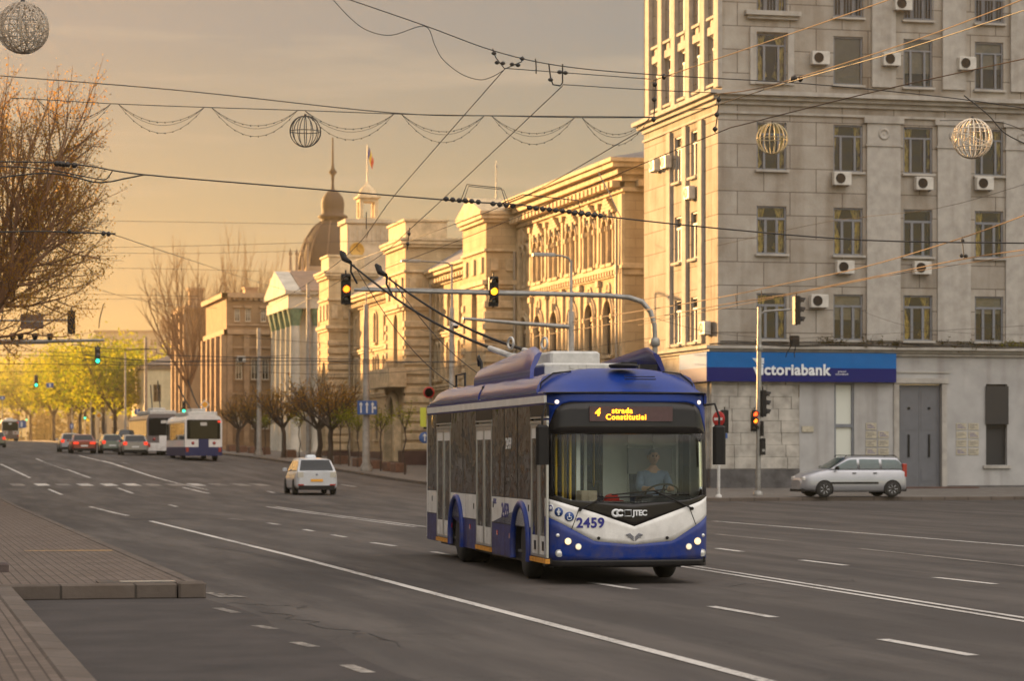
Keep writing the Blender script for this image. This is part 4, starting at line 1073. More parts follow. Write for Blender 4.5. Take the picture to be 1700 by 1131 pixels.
for c_ in lc:
    for a, z_ in rows[:3]: sill(b, PLs(IN1), c_ - .55, c_ + .55, a, .18, .12)
for c_ in uc:
    for a, z_ in rows[3:]: sill(b, PLs(IN2), c_ - .5, c_ + .5, a, .16, .12); bar(b, PLs(IN2), c_ - .6, c_ + .6, 0, .10, z_ + .05, z_ + .4)
    b.lathe([(.3, 0), (.3, -.05), (.2, -.07), (.0, -.05)], 12, (IN2, c_, 20.62), 'X')
b.build('stone_trim', BTRIM, bank)
b = MB(); rr = random.Random(5)
b.box(IN1, BW, -.36, -.05, 6.571, 6.60)
b.tube([(u, -.43 + .02 * sin(u), 6.62 + .05 * sin(u * 1.3)) for u in lin(-.2, BW, 60)], .035, 5); b.tube([(u, -.10 - .02 * sin(u), 6.72 + .04 * sin(u * 1.7)) for u in lin(.4, BW, 60)], .03, 5)
b.build('ledge_cables', SOOT, bank)
# windows, with blinds, a shutter and gold shapes imitating reflections behind the glass
style = {(0, 3): 'C', (1, 3): 'S', (2, 3): 'C', (3, 3): 'C', (0, 2): 'C', (1, 2): 'C', (2, 2): 'C', (3, 2): 'C'}
pane_fill = {(0, 0): GOLDREFL, (0, 1): GOLDREFL, (1, 1): GOLDREFL, (0, 2): GOLDREFL, (2, 2): GOLDREFL, (3, 2): GOLDREFL, (2, 0): GOLDREFL, (1, 3): SHUT, (2, 3): GREYC, (3, 3): GREYC, (1, 0): GREYC, (0, 3): GOLDREFL, (1, 2): GOLDREFL, (3, 0): GREYC}
for i, c_ in enumerate(cols):
    for k, (a, z_) in enumerate(rows):
        st = style.get((i, k), 'T'); cm = pane_fill.get((i, k), GOLDREFL if (i + k) % 4 == 0 else None)
        o = add_window(bank, (c_, .10, a + .002), 0, WW, z_ - a, st, False, FRAMEG, cm, var=(i * 3 + k * 2 + (i * k) % 3) % 4)
        if (i, k) == (1, 3): o['label'] = 'window closed by a grey steel shutter'
        if k in (0, 1):
            s_ = MB(); s_.box(-WW / 2, WW / 2, -.26, -.1, -.02, .015); 
        if k == 4:
            g = MB()
            for x in lin(-WW / 2, WW / 2, 11): g.cyl((x, -.22, 0.05), (x, -.22, .98), .014, n=5)
            g.box(-WW / 2 - .03, WW / 2 + .03, -.245, -.195, .98, 1.03); g.box(-WW / 2 - .03, WW / 2 + .03, -.24, -.2, .04, .07)
            g.build('railing', FRAMEG, o)
for c_ in lc:
    for a, z_ in rows[:3]: add_window(bank, (IN1 + .10, c_, a + .002), -pi / 2, 1.1, z_ - a, 'T', False, FRAMEW, None)
for c_ in uc:
    for a, z_ in rows[3:]: add_window(bank, (IN2 + .10, c_, a + .002), -pi / 2, 1.0, z_ - a, 'T', False, FRAMEW, None)
# ground floor glazing and doors
x0, x1 = gx['g0'], gx['g1']
b = MB(); b.box(x0, x0 + .09, .05, .2, 1.45, 5); b.box(x1 - .09, x1, .05, .2, 1.45, 5); b.box(x0 + .09, x1 - .09, .05, .2, 4.9, 5); b.box(x0 + .09, x1 - .09, .05, .2, 3.05, 3.2)
o = b.build('shop_window', FRAMEG, bank)
b = MB(); b.quad((x0 + .09, .13, 1.45), (x1 - .09, .13, 1.45), (x1 - .09, .13, 4.9), (x0 + .09, .13, 4.9)); b.build('pane', glass_mat('frosted_pane', (.7, .74, .72), .45, (.62, .65, .61), .85, .05), o)
b = MB(); b.box(x0, x1, .5, .52, 1.4, 5.1); b.build('room', mat('pale_room', (.30, .31, .28), .9), o)
x0, x1 = gx['d0'], gx['d1']; xm = (x0 + x1) / 2
b = MB(); b.box(x0 + .02, xm - .005, .16, .24, .44, 4.93); b.box(xm + .005, x1 - .02, .16, .24, .44, 4.93)
for xa in (x0 + .12, xm + .1):
    for za, zb_ in ((.7, 1.5), (2.95, 4.7)): b.box(xa, xa + .72, .145, .16, za, zb_)
dr = b.build('door', DOORG, bank)
b = MB()
for x in (xm - .48, xm + .48): b.box(x - .045, x + .045, .12, .15, 1.75, 2.75); b.box(x - .06, x + .06, .11, .15, 3.85, 3.95)
b.build('door_slot', BLACKP, dr)
b = MB(); bar(b, PF, x0 - .24, x0, 0, .07, .3, 5.0); bar(b, PF, x1, x1 + .24, 0, .07, .3, 5.0); bar(b, PF, x0 - .3, x1 + .3, 0, .12, 5.0, 5.22); bar(b, PF, x0 - .2, x1 + .4, 0, .05, 5.45, 5.5); b.build('door_surround', BTRIM, bank)
b = MB(); b.box(x0 - .1, x1 + 1.3, -1.1, -.12, .25, .46); b.box(x0 - .3, x1 + 1.5, -1.5, -1.101, .2, .36); b.build('door_step', mat('brown_step', (.10, .06, .05), .8, var=.3, scale=3), bank)
for xa, xb in ((gx['w0'], gx['w1']), (gx['w1'] + 3, gx['w1'] + 4.2)):
    b = MB(); b.box(xa, xb, .2, .26, 1.4, 4.98); b.box(xa - .05, xb + .03, -.09, -.05, 3.2, 4.9); b.box(xa, xb, .12, .2, 3.05, 3.15)
    o = b.build('blocked_window', mat('black_shutter', (.018, .017, .017), .6), bank)
    b = MB(); bar(b, PF, xa - .15, xb + .15, 0, .10, 1.25, 1.38); b.build('sill', BTRIM, o)
for xa, n_, top in ((bx(1437), 2, 1), (bx(1587), 2, 0)):
    for i in range(2):
        for j in range(4):
            if top and j == 3 and i == 1: continue
            b = MB(); b.cbox(xa + i * .58, xa + i * .58 + .5, -.025, .0, 1.85 + j * .37, 1.85 + j * .37 + .29, .01)
            o = b.build('plaque', BRASS, bank)
            t_ = MB()
            for q in range(3): t_.box(xa + i * .58 + .06, xa + i * .58 + .44 - .08 * ((q + i + j) % 3), -.029, -.0252, 1.92 + j * .37 + q * .065, 1.942 + j * .37 + q * .065)
            t_.build('engraving', INK if (i + j) % 3 == 0 else DOORG, o)
b = MB(); b.box(bx(1331), bx(1350), -.06, .0, 2.85, 3.1); b.box(bx(1342), bx(1349), -.064, -.0601, 2.9, 3.05); b.build('small_plate', BRASS, bank)
# blue sign, wrapped round the corner
sg = thing('bank_sign', 'long two tone blue sign board reading victoriabank round the corner of the stone building', 'sign', (XB, YB, 0))
sx = bx(1483)
b = MB(); b.box(-.30, sx, -.34, -.02, 5.62, 6.28); b.box(-.30, -.02, -.0199, 3.6, 5.62, 6.28); b.build('upper_band', SIGNU, sg)
b = MB(); b.box(-.303, sx + .004, -.344, -.02, 5.02, 5.619); b.box(-.303, -.02, -.0199, 3.6, 5.02, 5.619); b.build('lower_band', SIGND, sg)
me = text_mesh('victoriabank', .66, LETTER, .012, .020, 0, 1.06)
put('lettering', me, sg, (bx(1310), -.36, 5.52), (pi / 2, 0, 0))
b = MB(); xv = bx(1253)
for k in range(3): b.prism([(xv - .25 + .08 * k, 6.02 - .085 * k), (xv + .30, 6.03 - .085 * k), (xv + .30, 5.965 - .085 * k), (xv - .15 + .08 * k, 5.95 - .085 * k)], -.37, -.346, 'XZ')
b.build('wing_emblem', LETTER, sg)
put('small_lettering', text_mesh('groupul\nvictoriabank', .12, LETTER, .006), sg, (bx(1393), -.352, 5.42), (pi / 2, 0, 0))
# air conditioners
def ac_mesh():
    b = MB(); b.cbox(-.40, .40, -.30, 0, 0, .56, .02); b.cur = 1
    b.lathe([(.225, -.303), (.22, -.318), (.19, -.318), (.185, -.303)], 20, (-.10, 0, .28), 'Y')
    b.lathe([(.185, -.302), (.05, -.304), (0, -.31)], 16, (-.10, 0, .28), 'Y')
    for k in range(6): t = pi * k / 6; b.box(-.10 - .006, -.10 + .006, -.316, -.312, .28 - .18, .28 + .18) if k == 0 else None
    return b.mesh('casing', [ACW, BLACKP])
ACM = ac_mesh()
bk = MB(); bk.box(-.32, -.28, -.28, .06, -.05, -.004); bk.box(.28, .32, -.28, .06, -.05, -.004); BKM = bk.mesh('bracket', FRAMEG)
first = None
for (px, py, txt) in ((1358, 108, 'white air conditioner left of the shuttered grey window'), (1476, 110, 'white air conditioner right of the shuttered grey window'), (1601, 117, 'dusty air conditioner left of the rightmost window above the long ledge'),
                      (1394, 308, 'air conditioner under the left of the three windows just below the long ledge'), (1530, 316, 'air conditioner under the window between two pilasters below the long ledge'), (1630, 316, 'air conditioner beneath the glowing ball at the right edge'),
                      (1399, 455, 'air conditioner under the gold curtained window in the second row above the sign'), (1527, 456, 'air conditioner in the second row above the sign, right of the copper wires'), (1356, 511, 'air conditioner beside the side-on traffic light above the bank sign'),
                      (1495, 18, 'topmost air conditioner at the upper edge, beside a railed window')):
    t = thing('air_conditioner', txt, 'air conditioner', (XB + bx(px), YB - .10, bz(px, py)), 0, 'air conditioners on the bank walls')
    put('casing', ACM, t); put('bracket', BKM, t)
for (u, z_, ins, txt) in ((8.7, 15.0, IN1, 'sunlit air conditioner high on the left side of the corner building'), (6.9, 14.95, IN1, 'sunlit air conditioner beside its twin under the ledge'), (1.1, 7.1, IN1, 'sunlit air conditioner low on the left side above the blue sign'), (3.35, 13.2, IN1, 'small sunlit air conditioner between two side windows'), (9.6, 24.4, IN2, 'sunlit air conditioner at the top of the left side')):
    t = thing('air_conditioner', txt, 'air conditioner', (XB + ins - .08, YB + u, z_), -pi / 2, 'air conditioners on the bank walls')
    put('casing', ACM, t); put('bracket', BKM, t)

# ---------------------------------------------------------------- city hall: long sunlit front along the boulevard
CSTONE = block_mat('hall_limestone', (0.56, 0.43, 0.255), (0.49, 0.37, 0.22), 1.1, 0.46, 0.010, (0.30, 0.23, 0.15), var=0.45, streak=0.35, scale=0.9)
CTRIM = mat('hall_trim_stone', (0.58, 0.45, 0.28), 0.85, var=0.35, scale=1.6, bump=0.2, streak=0.35)
CBAND = mat('hall_dark_band', (0.27, 0.20, 0.135), 0.9, var=0.4, scale=1.5, bump=0.2)
ROOFM = mat('sheet_metal_roof', (0.24, 0.23, 0.23), 0.55, 0.35, var=0.3, scale=0.8)
PLINR = mat('red_brown_plinth', (0.085, 0.04, 0.032), 0.6, var=0.3, scale=2)
XH = 34.9; YH = 121.5
hall = thing('city_hall', 'long cream limestone town hall with arched windows and banded towers along the boulevard', 'building', (XH, YH, 0))
PS = lambda x: (lambda u, w_, z: (x - w_, u, z))              # walls facing the boulevard
PE = lambda y: (lambda u, w_, z: (u, y - w_, z))              # walls facing the camera
b = MB(); tr = MB(); wins = []
# wing nearest the bank: u 0..22
bays = [2.8, 6.3, 9.9, 13.5, 17.1, 20.4]
hs = []
for c_ in bays:
    for s in (-.55, .55): hs.append((c_ + s - .40, c_ + s + .40, 11.35, 13.55, True))
    hs.append((c_ - .75, c_ + .75, 6.8, 9.5, True)); hs.append((c_ - .7, c_ + .7, 2.4, 5.2))
wall(b, PS(0), 0, 21.9, -.2, 15.6, hs, .3)
for h in hs:
    a = len(h) > 4; w_ = h[1] - h[0]
    wins.append(((.12, (h[0] + h[1]) / 2, h[2]), w_, h[3] - h[2], a))
    if a:
        r = w_ / 2 + .11; m_ = (h[0] + h[1]) / 2; zc = h[3] - w_ / 2
        tr.tube([PS(0)(m_ + r * cos(t), .06, zc + r * sin(t)) for t in lin(-.1, pi + .1, 13)], .10, 5)
        tr.tube([PS(0)(m_ + (r + .22) * cos(t), .04, zc + (r + .22) * sin(t)) for t in lin(.2, pi - .2, 11)], .06, 5)
        for s in (-1, 1): bar(tr, PS(0), m_ + s * r - .10, m_ + s * r + .10, 0, .14, h[2] - .05, zc); bar(tr, PS(0), m_ + s * r - .15, m_ + s * r + .15, 0, .2, zc - .15, zc + .08)
        bar(tr, PS(0), m_ - .12, m_ + .12, 0, .25, h[3] + .05, h[3] + .45)
    sill(tr, PS(0), h[0], h[1], h[2], .22, .16)
for c_ in bays:      # stepped hood over each pair
    for k in range(5): bar(tr, PS(0), c_ - 1.15 + .21 * k, c_ + 1.15 - .21 * k, 0, .16 + .02 * k, 13.85 + .15 * k, 13.999 + .15 * k)
    bar(tr, PS(0), c_ - .9, c_ + .9, 0, .10, 5.7, 6.2); 
b.quad((0, 0, -.2), (14, 0, -.2), (14, 0, 15.6), (0, 0, 15.6)); b.quad((14, 0, -.2), (14, 80.6, -.2), (14, 80.6, 13.6), (14, 0, 13.6))
def band(z, steps, u0=0, u1=21.9, x=0, end=True):
    for o, p, q in steps:
        bar(tr, PS(x), u0 - (o if end else 0), u1, -.05, o, z + p, z + q)
        if end: bar(tr, PE(u0), x + .001, x + 14, -.04, o - .003, z + p, z + q)
band(11.0, ((.10, -.35, -.05), (.22, -.049, .12), (.14, .121, .22)))
band(6.4, ((.12, -.2, 0), (.2, .001, .14)))
band(15.2, ((.16, -.5, -.3), (.22, .0, .3), (.5, .301, .62), (.85, .621, .86), (1.0, .861, 1.05)))
for k in range(28): bar(tr, PS(0), .1 + k * .78, .1 + k * .78 + .42, .221, .62, 14.93, 15.25)
for k in range(17): bar(tr, PE(0), .5 + k * .8, .5 + k * .8 + .42, .221, .62, 14.93, 15.25)
for i in range(len(bays) - 1):
    m_ = (bays[i] + bays[i + 1]) / 2
    for z0_, z1_ in ((6.62, 10.6), (11.3, 14.5)):
        bar(tr, PS(0), m_ - .17, m_ + .17, 0, .12, z0_, z1_ - .3); bar(tr, PS(0), m_ - .25, m_ + .25, 0, .2, z1_ - .299, z1_); bar(tr, PS(0), m_ - .24, m_ + .24, 0, .17, z0_ - .05, z0_ + .2)
    tr.lathe([(.34, 0), (.34, -.06), (.24, -.1), (.22, -.05), (.08, -.05), (0, -.09)], 12, (0, m_ - 1.75, 10.1), 'X')
for k in range(44): bar(tr, PS(0), .15 + k * .5, .15 + k * .5 + .24, .05, .2, 10.72, 10.95)
for y_ in (.35, 21.4): bar(tr, PS(0), y_ - .35, y_ + .35, 0, .16, 0, 14.6)
b.build('wall', CSTONE, hall)
r_ = MB(); r_.add([(-1.0, -1.0, 16.25), (-1.0, 22, 16.25), (7, 22, 18.2), (7, 6, 18.2), (15, -1, 16.25), (15, 22, 16.25)], [(0, 1, 2, 3), (0, 3, 4), (3, 2, 5, 4)]); r_.box(-.95, 14.9, -.95, 22, 16.2, 16.249)
# stretches between the towers
def stretch(u0, u1, zt, nb):
    b = MB(); hs = []; st = (u1 - u0) / nb
    for i in range(nb):
        c_ = u0 + st * (i + .5)
        hs += [(c_ - .5, c_ + .5, 10.0 + 0, 12.2, True), (c_ - .85, c_ - .12, 6.7, 9.0, True), (c_ + .12, c_ + .85, 6.7, 9.0, True), (c_ - .6, c_ + .6, 2.9, 5.4)]
    wall(b, PS(0), u0, u1, -.2, zt, hs, .3); b.build('wall', CSTONE, hall)
    for h in hs:
        w_ = h[1] - h[0]; a = len(h) > 4; m_ = (h[0] + h[1]) / 2
        wins.append(((.12, m_, h[2]), w_, h[3] - h[2], a)); sill(tr, PS(0), h[0], h[1], h[2], .2, .14)
        if a:
            r = w_ / 2 + .1; zc = h[3] - w_ / 2
            tr.tube([PS(0)(m_ + r * cos(t), .05, zc + r * sin(t)) for t in lin(-.1, pi + .1, 11)], .09, 5)
            for s in (-1, 1): bar(tr, PS(0), m_ + s * r - .09, m_ + s * r + .09, 0, .13, h[2] - .05, zc)
    band(9.6, ((.12, -.2, 0), (.2, .001, .12)), u0, u1, 0, False); band(6.2, ((.12, -.2, 0), (.2, .001, .12)), u0, u1, 0, False)
    band(13.2, ((.15, -.4, -.2), (.25, 0, .2), (.55, .201, .45), (.75, .451, .62)), u0, u1, 0, False)
    for k in range(int((u1 - u0) / .8)): bar(tr, PS(0), u0 + .2 + k * .8, u0 + .6 + k * .8, .251, .5, 12.95, 13.2)
    r_.add([(-.75, u0, 13.825), (-.75, u1, 13.825), (4.5, u1, 17.0), (4.5, u0, 17.0), (14, u0, 13.8), (14, u1, 13.8)], [(0, 1, 2, 3), (3, 2, 5, 4)])
stretch(28.0, 45.5, 13.3, 5); stretch(52.4, 76.1, 13.3, 6)
# dormer in the roof between the first two towers
dm = MB(); dm.box(.9, 3.2, 35.6, 37.0, 14.4, 15.75); dm.cur = 1; dm.prism([(35.35, 15.76), (37.25, 15.76), (36.3, 16.3)], .6, 3.4, 'YZ'); dm.build('dormer', [CTRIM, ROOFM], hall)
# towers that step forward, with bands of dark and pale stone on their lower half
def tower(u0, u1, zt, gab):
    T = MB(); px_ = -1.9
    hs = [((u0 + u1) / 2 - .7, (u0 + u1) / 2 + .7, 7.2, 11.4, True)] if not gab else [((u0 + u1) / 2 - .7, (u0 + u1) / 2 + .7, 2.2, 9.0, True)]
    if gab == 2: hs = [((u0 + u1) / 2 - 1.3, (u0 + u1) / 2 + 1.3, .6, 5.6, True), ((u0 + u1) / 2 - .7, (u0 + u1) / 2 + .7, 7.6, 11.2, True)]
    wall(T, PS(px_), u0, u1, -.2, zt, hs, .5)
    for yy in (u0, u1): T.quad((px_, yy, -.2), (2.0, yy, -.2), (2.0, yy, zt), (px_, yy, zt))
    T.quad((px_, u0, zt), (px_, u1, zt), (2.0, u1, zt), (2.0, u0, zt)); T.quad((2.0, u0, 13), (2.0, u1, 13), (2.0, u1, zt), (2.0, u0, zt))
    t_ = T.build('tower', CSTONE, hall)
    for h in hs:
        w_ = h[1] - h[0]; add_window(t_, (px_ + .3, (h[0] + h[1]) / 2, h[2]), -pi / 2, w_, h[3] - h[2], 'M', True, mat('hall_frame', (.16, .12, .09), .6), None)
    for s, yy in ((0, u0), (1, u1)):
        q = MB()
        for k in range(16):
            z = .9 + k * .62
            if z > 10.7: break
            d_ = .10
            a, c_ = (px_ - d_, 1.0)
            y0_, y1_ = (yy - d_, yy + .55) if s == 0 else (yy - .55, yy + d_)
            q.cbox(px_ - d_, -.02 if s == 0 else -.02, y0_, y1_, z, z + .40, .05)
        q.build('banded_quoin', CTRIM, t_)
    g = MB()
    for P_, a, c_ in ((PS(px_), u0, u1), (PE(u0), px_, 2.0)):
        for o, p, q_ in ((.14, 11.3, 11.5), (.28, 11.501, 11.75), (.14, zt - 2.2, zt - 2.05), (.2, zt - .55, zt - .35), (.36, zt - .349, zt - .12), (.45, zt - .119, zt + .05)):
            bar(g, P_, a - (o if a == u0 else -.002), c_ + (.0 if a == u0 else .003), -.05, o, p, q_)
    for k in range(3):
        w0 = (u1 - u0) / 3; bar(g, PS(px_), u0 + w0 * (k + .5) - .35, u0 + w0 * (k + .5) + .35, 0, .12, 12.2, zt - 2.5)
        bar(g, PE(u0), px_ + .25 + k * .9, px_ + .7 + k * .9, 0, .12, 12.3, zt - 2.6)
    if gab == 2:
        r = 1.5; m_ = (u0 + u1) / 2
        g.tube([PS(px_)(m_ + r * cos(t), .15, 4.3 + r * sin(t)) for t in lin(0, pi, 13)], .26, 6)
        bar(g, PS(px_), u0 - .3, u1 + .3, 0, 1.2, 6.25, 6.5); bar(g, PS(px_), u0 - .2, u1 + .2, .95, 1.15, 6.501, 7.5); bar(g, PE(u0 - .3), px_ - 1.15, px_, .0, .02, 6.5, 7.5)
        for s in (-1, 1): bar(g, PS(px_), m_ + s * 1.75 - .28, m_ + s * 1.75 + .28, 0, .5, .4, 4.3)
    g.build('tower_trim', CTRIM, t_)
    c = MB()
    if gab == 0:
        c.prism([(u0 - .45, zt + .06), (u1 + .45, zt + .06), ((u0 + u1) / 2, zt + 1.1)], px_ - .4, 2.0, 'YZ')
        c.build('gable', CTRIM, t_)
    else:
        c.box(px_ + .1, 1.0, u0 + .5, u1 - .5, zt + .051, zt + 1.2); c.box(px_ - .02, 1.1, u0 + .4, u1 - .4, zt + 1.2, zt + 1.35); c.box(-.2, 2.0, u0 + .2, u1, zt - 1.6, zt + .2) if 0 else None
        c.build('parapet', CTRIM, t_)
    return t_
t1 = tower(21.9, 28.0, 15.6, 0); t2 = tower(45.5, 52.4, 16.0, 2); t3 = tower(76.1, 80.6, 15.9, 1)
b = MB(); b.cyl((-.6, 24.9, 16.4), (-.6, 24.9, 18.9), .05, .02); b.lathe([(0, -.1), (.1, 0), (0, .1)], 8, (-.6, 24.9, 18.6)); b.build('finial', STEEL, t1)
b = MB(); b.box(-.05, .0, 0, .1, 0, .1) if 0 else None
b.box(-1.95, 14.0, 80.6, 81.0, 0, 13.2); b.build('end_wall', CSTONE, hall)
r_.build('roof', ROOFM, hall)
tr.build('stone_trim', CTRIM, hall)
b = MB(); bar(b, PS(0), .02, 80.6, 0, .25, -.2, 2.0)
for u0, u1 in ((21.9, 28.0), (45.5, 47.3), (50.6, 52.4), (76.1, 80.6)): bar(b, PS(-1.9), u0 - .12, u1 + .12, -1.7, .22, -.2, 2.05)
b.build('plinth', PLINR, hall)
for u in (21.7, 28.3, 45.2, 52.7, 75.9, 0.5):
    b = MB(); b.cyl((-.28, u, .3), (-.28, u, 13.4), .075, n=8); b.build('drainpipe', mat('pale_drainpipe', (.36, .31, .25), .5, .2), hall)
HF = mat('hall_frame2', (.22, .17, .12), .6)
for loc, w_, h_, a in wins: add_window(hall, loc, -pi / 2, w_, h_, 'M', a, HF, None, room=True)
# clock turret rising behind
tb_ = thing_part('clock_turret', hall, (0, 0, 0))
c = at(605, 400, 216); cx, cy = c.x - XH, c.y - YH
tb2 = MB(); tb2.box(cx - 1.75, cx + 1.75, cy - 1.7, cy + 1.7, 12, 20.9)
for k in range(9): tb2.box(cx - 1.6 + k * .38, cx - 1.42 + k * .38, cy - 1.76, cy - 1.7, 19.2, 20.5)
tb2.box(cx - 1.95, cx + 1.95, cy - 1.9, cy + 1.9, 20.9, 21.25); tb2.box(cx - 1.85, cx + 1.85, cy - 1.8, cy + 1.8, 16.0, 16.2)
tb2.build('shaft', mat('turret_stone', (.42, .37, .28), .85, var=.3, scale=1, bump=.15, streak=.4), tb_)
k = MB(); kx = cx + .25
for sx_ in (-1, 1):
    for sy_ in (-1, 1): k.box(kx + sx_ * .62 - .15, kx + sx_ * .62 + .15, cy + sy_ * .62 - .15, cy + sy_ * .62 + .15, 21.45, 22.8)
k.box(kx - .85, kx + .85, cy - .85, cy + .85, 21.25, 21.45); k.box(kx - .78, kx + .78, cy - .78, cy + .78, 22.8, 23.1); k.box(kx - .98, kx + .98, cy - .98, cy + .98, 23.1, 23.25)
k.lathe([(.82, 23.25), (.75, 23.6), (.5, 24.0), (.16, 24.3), (.05, 24.5), (0, 24.5)], 16, (kx, cy, 0))
k.build('cupola', CTRIM, tb_)
k = MB(); k.cyl((kx, cy, 24.3), (kx, cy, 27.6), .06, .04); k.build('flagpole', STEEL, tb_)
fg = thing('flag', 'small red yellow and blue flag hanging limp from the pole on the turret', 'flag', (XH + kx, YH + cy, 26.5))
for j, (m_, a) in enumerate(((mat('flag_blue', (.02, .05, .25), .8), 0), (mat('flag_yellow', (.7, .5, .02), .8), 1), (mat('flag_red', (.55, .03, .02), .8), 2))):
    f_ = MB(); f_.sheet(lin(0, 1, 5), lin(0, 1, 8), lambda u, v: (.06 + (.14 * (a + u)) + .06 * sin(v * 6), .10 * sin(u * 5 + a * 2 + v * 3), 1.1 - v * 1.1 - (a + u) * .35), True)
    f_.build('stripe', m_, fg)
k = MB(); kc = at(592, 415, 214.3); k.lathe([(.62, 0), (.62, -.06), (.54, -.08), (.52, -.04), (0, -.045)], 24, (kc.x - XH, cy - 1.70, kc.z), 'Y')
ck = k.build('clock', mat('clock_face', (.42, .25, .04), .6), tb_)
k = MB(); k.box(-.02, .02, -.01, 0, 0, .42); k.T = Matrix.Rotation(2.1, 4, 'Y'); k.box(-.025, .025, -.012, -.002, 0, .3); k.build('hands', BLACKP, ck, (kc.x - XH, cy - 1.755, kc.z))

# ---------------------------------------------------------------- further along the right side
def place_y(px, Y):
    d = depth_for_y(px, Y); return SY * d + CY * (px - 850) / FPX * d
WSTONE = mat('white_hall_wall', (0.44, 0.42, 0.36), 0.85, var=0.25, scale=.8, streak=.3)
VERD = mat('green_capital', (0.10, 0.20, 0.13), 0.8, var=.4, scale=2)
Yo = 222.0; x0 = place_y(480, Yo)
oh = thing('organ_hall', 'white portico with columns and green capitals beyond the town hall', 'building', (x0, Yo, 1.6))
b = MB(); b.box(1.0, 14, 1.2, 11.8, -.5, 12.8); b.box(-.1, 14, -.2, 13.0, -.8, .25)
for k in range(3): b.box(-.1 - .35 * (k + 1), 14, -.2 - .01 * k, 13, -.9, .25 - .3 * (k + 1))
b.build('wall', WSTONE, oh)
for xx, yy in ((.6, .6), (.6, 3.4), (.6, 6.4), (.6, 9.4), (.6, 12.0), (2.6, .6), (4.8, .6)):
    b = MB(); ccap = MB()
    b.lathe([(.62, .25), (.62, .5), (.52, .6), (.5, 4), (.42, 11.3)], 16, (xx, yy, 0)); ccap.lathe([(.42, 11.3), (.46, 11.5), (.7, 12.6), (.75, 12.8)], 12, (xx, yy, 0))
    o = b.build('column', WSTONE, oh); ccap.build('capital', VERD, o)
b = MB(); b.box(-.1, 14, -.1, 13, 12.8, 14.0); b.box(-.4, 14, -.4, 13.2, 14.0, 14.3); b.prism([(-.4, 14.301), (13.2, 14.301), (6.4, 16.4)], -.35, 1.0, 'YZ')
b.build('pediment', WSTONE, oh)
b = MB(); b.prism([(-.55, 14.302), (13.35, 14.302), (6.4, 16.5)], 1.002, 14, 'YZ'); b.build('roof', mat('red_tin_roof', (.20, .13, .09), .7, var=.3, scale=1), oh)
# building with a dark dome
c = at(557, 445, 246); dmx = mat('dark_dome_metal', (.032, .020, .014), .75, .0, var=.3, scale=1.2)
dh = thing('domed_building', 'building crowned by a dark ribbed dome with a tall spire', 'building', (c.x, c.y, 0))
b = MB(); b.box(-4.5, 8, -1.5, 10, 1, 18.4); b.box(-4.8, 8.2, -1.8, 10.2, 18.4, 19.0); b.box(-2.9, 2.9, -1.4, 5, 19.001, 19.5)
for xx, yy in ((-3.35, -1.2), (-2.9, -1.4), (-3.9, -1.2), (-4.5, -1.2)): b.cyl((xx, yy, 19), (xx, yy, 20.4 + (xx > -3) * 1.1), .16, .12, 8); b.lathe([(0, 0), (.2, .15), (0, .8)], 8, (xx, yy, 20.4 + (xx > -3) * 1.1))
b.build('wall', mat('brown_wall', (.30, .21, .14), .85, var=.3, scale=1), dh)
b = MB(); b.lathe([(3.4, 0), (3.36, .5), (3.15, 1.6), (2.65, 2.9), (1.9, 4.0), (1.2, 4.55), (1.1, 4.8), (1.45, 4.95), (1.4, 5.15), (1.05, 5.3), (1.1, 5.9), (1.12, 6.4), (.98, 6.9), (.6, 7.4), (.18, 7.7), (.12, 8.3), (.16, 9.0), (.42, 9.3), (.16, 9.7), (.11, 10.2), (.075, 12.6), (0, 12.7)], 24, (.0, 1.6, 19.4))
b.build('dome', dmx, dh)
b = MB()
for i in range(12):
    t = 2 * pi * i / 12 + .2; b.tube([(r * cos(t) * 1.01, 1.6 + r * sin(t) * 1.01, 19.4 + z) for r, z in ((3.4, 0), (3.36, .5), (3.15, 1.6), (2.65, 2.9), (1.9, 4.0), (1.2, 4.55))], .09, 5)
b.build('dome_rib', mat('dome_rib_metal', (.09, .055, .035), .7), dh)
# brown building that steps towards the road
BROWN = block_mat('brown_facade', (.31, .195, .105), (.26, .16, .085), 1.6, .6, .01, (.2, .13, .08), var=.4, streak=.4)
BRT = mat('brown_trim', (.36, .23, .13), .85, var=.3, scale=1.4)
Yb = 240.0; x0 = place_y(376, Yb)
bb = thing('brown_building', 'brown corner building with bright paired windows on its shaded wall', 'building', (x0, Yb, 1.7))
b = MB(); wb_ = 4.8; hb = [(2.3, 2.95, 7.0, 9.0), (3.3, 3.95, 7.0, 9.0), (3.2, 3.7, 12.4, 13.6), (3.9, 4.4, 12.4, 13.6), (.75, 1.25, 12.4, 13.6), (1.75, 2.25, 12.4, 13.6), (.85, 1.45, 7.0, 9.0), (.85, 1.45, 2.4, 4.6), (2.3, 2.95, 2.4, 4.6), (3.3, 3.95, 2.4, 4.6)]
wall(b, PE(0), 0, 14, -.5, 14.6, hb, .3)
hl = [(c_ - .7, c_ + .7, z_, z_ + 2.6) for c_ in (2.5, 6, 9.5, 13) for z_ in (2, 6.6)] 
wall(b, PS(0), 0, 16, -.5, 14.6, hl, .4); b.quad((0, 16, -.5), (14, 16, -.5), (14, 16, 14.6), (0, 16, 14.6)); b.quad((0, 0, 14.6), (14, 0, 14.6), (14, 16, 14.6), (0, 16, 14.6))
b.build('wall', BROWN, bb)
WHT = mat('bright_window_frame', (.60, .52, .40), .6)
for h in hb: add_window(bb, ((h[0] + h[1]) / 2, .12, h[2]), 0, h[1] - h[0], h[3] - h[2], 'M', False, WHT, GREYC)
for h in hl: add_window(bb, (.12, (h[0] + h[1]) / 2, h[2]), -pi / 2, h[1] - h[0], h[3] - h[2], 'M', False, WHT)
b = MB()
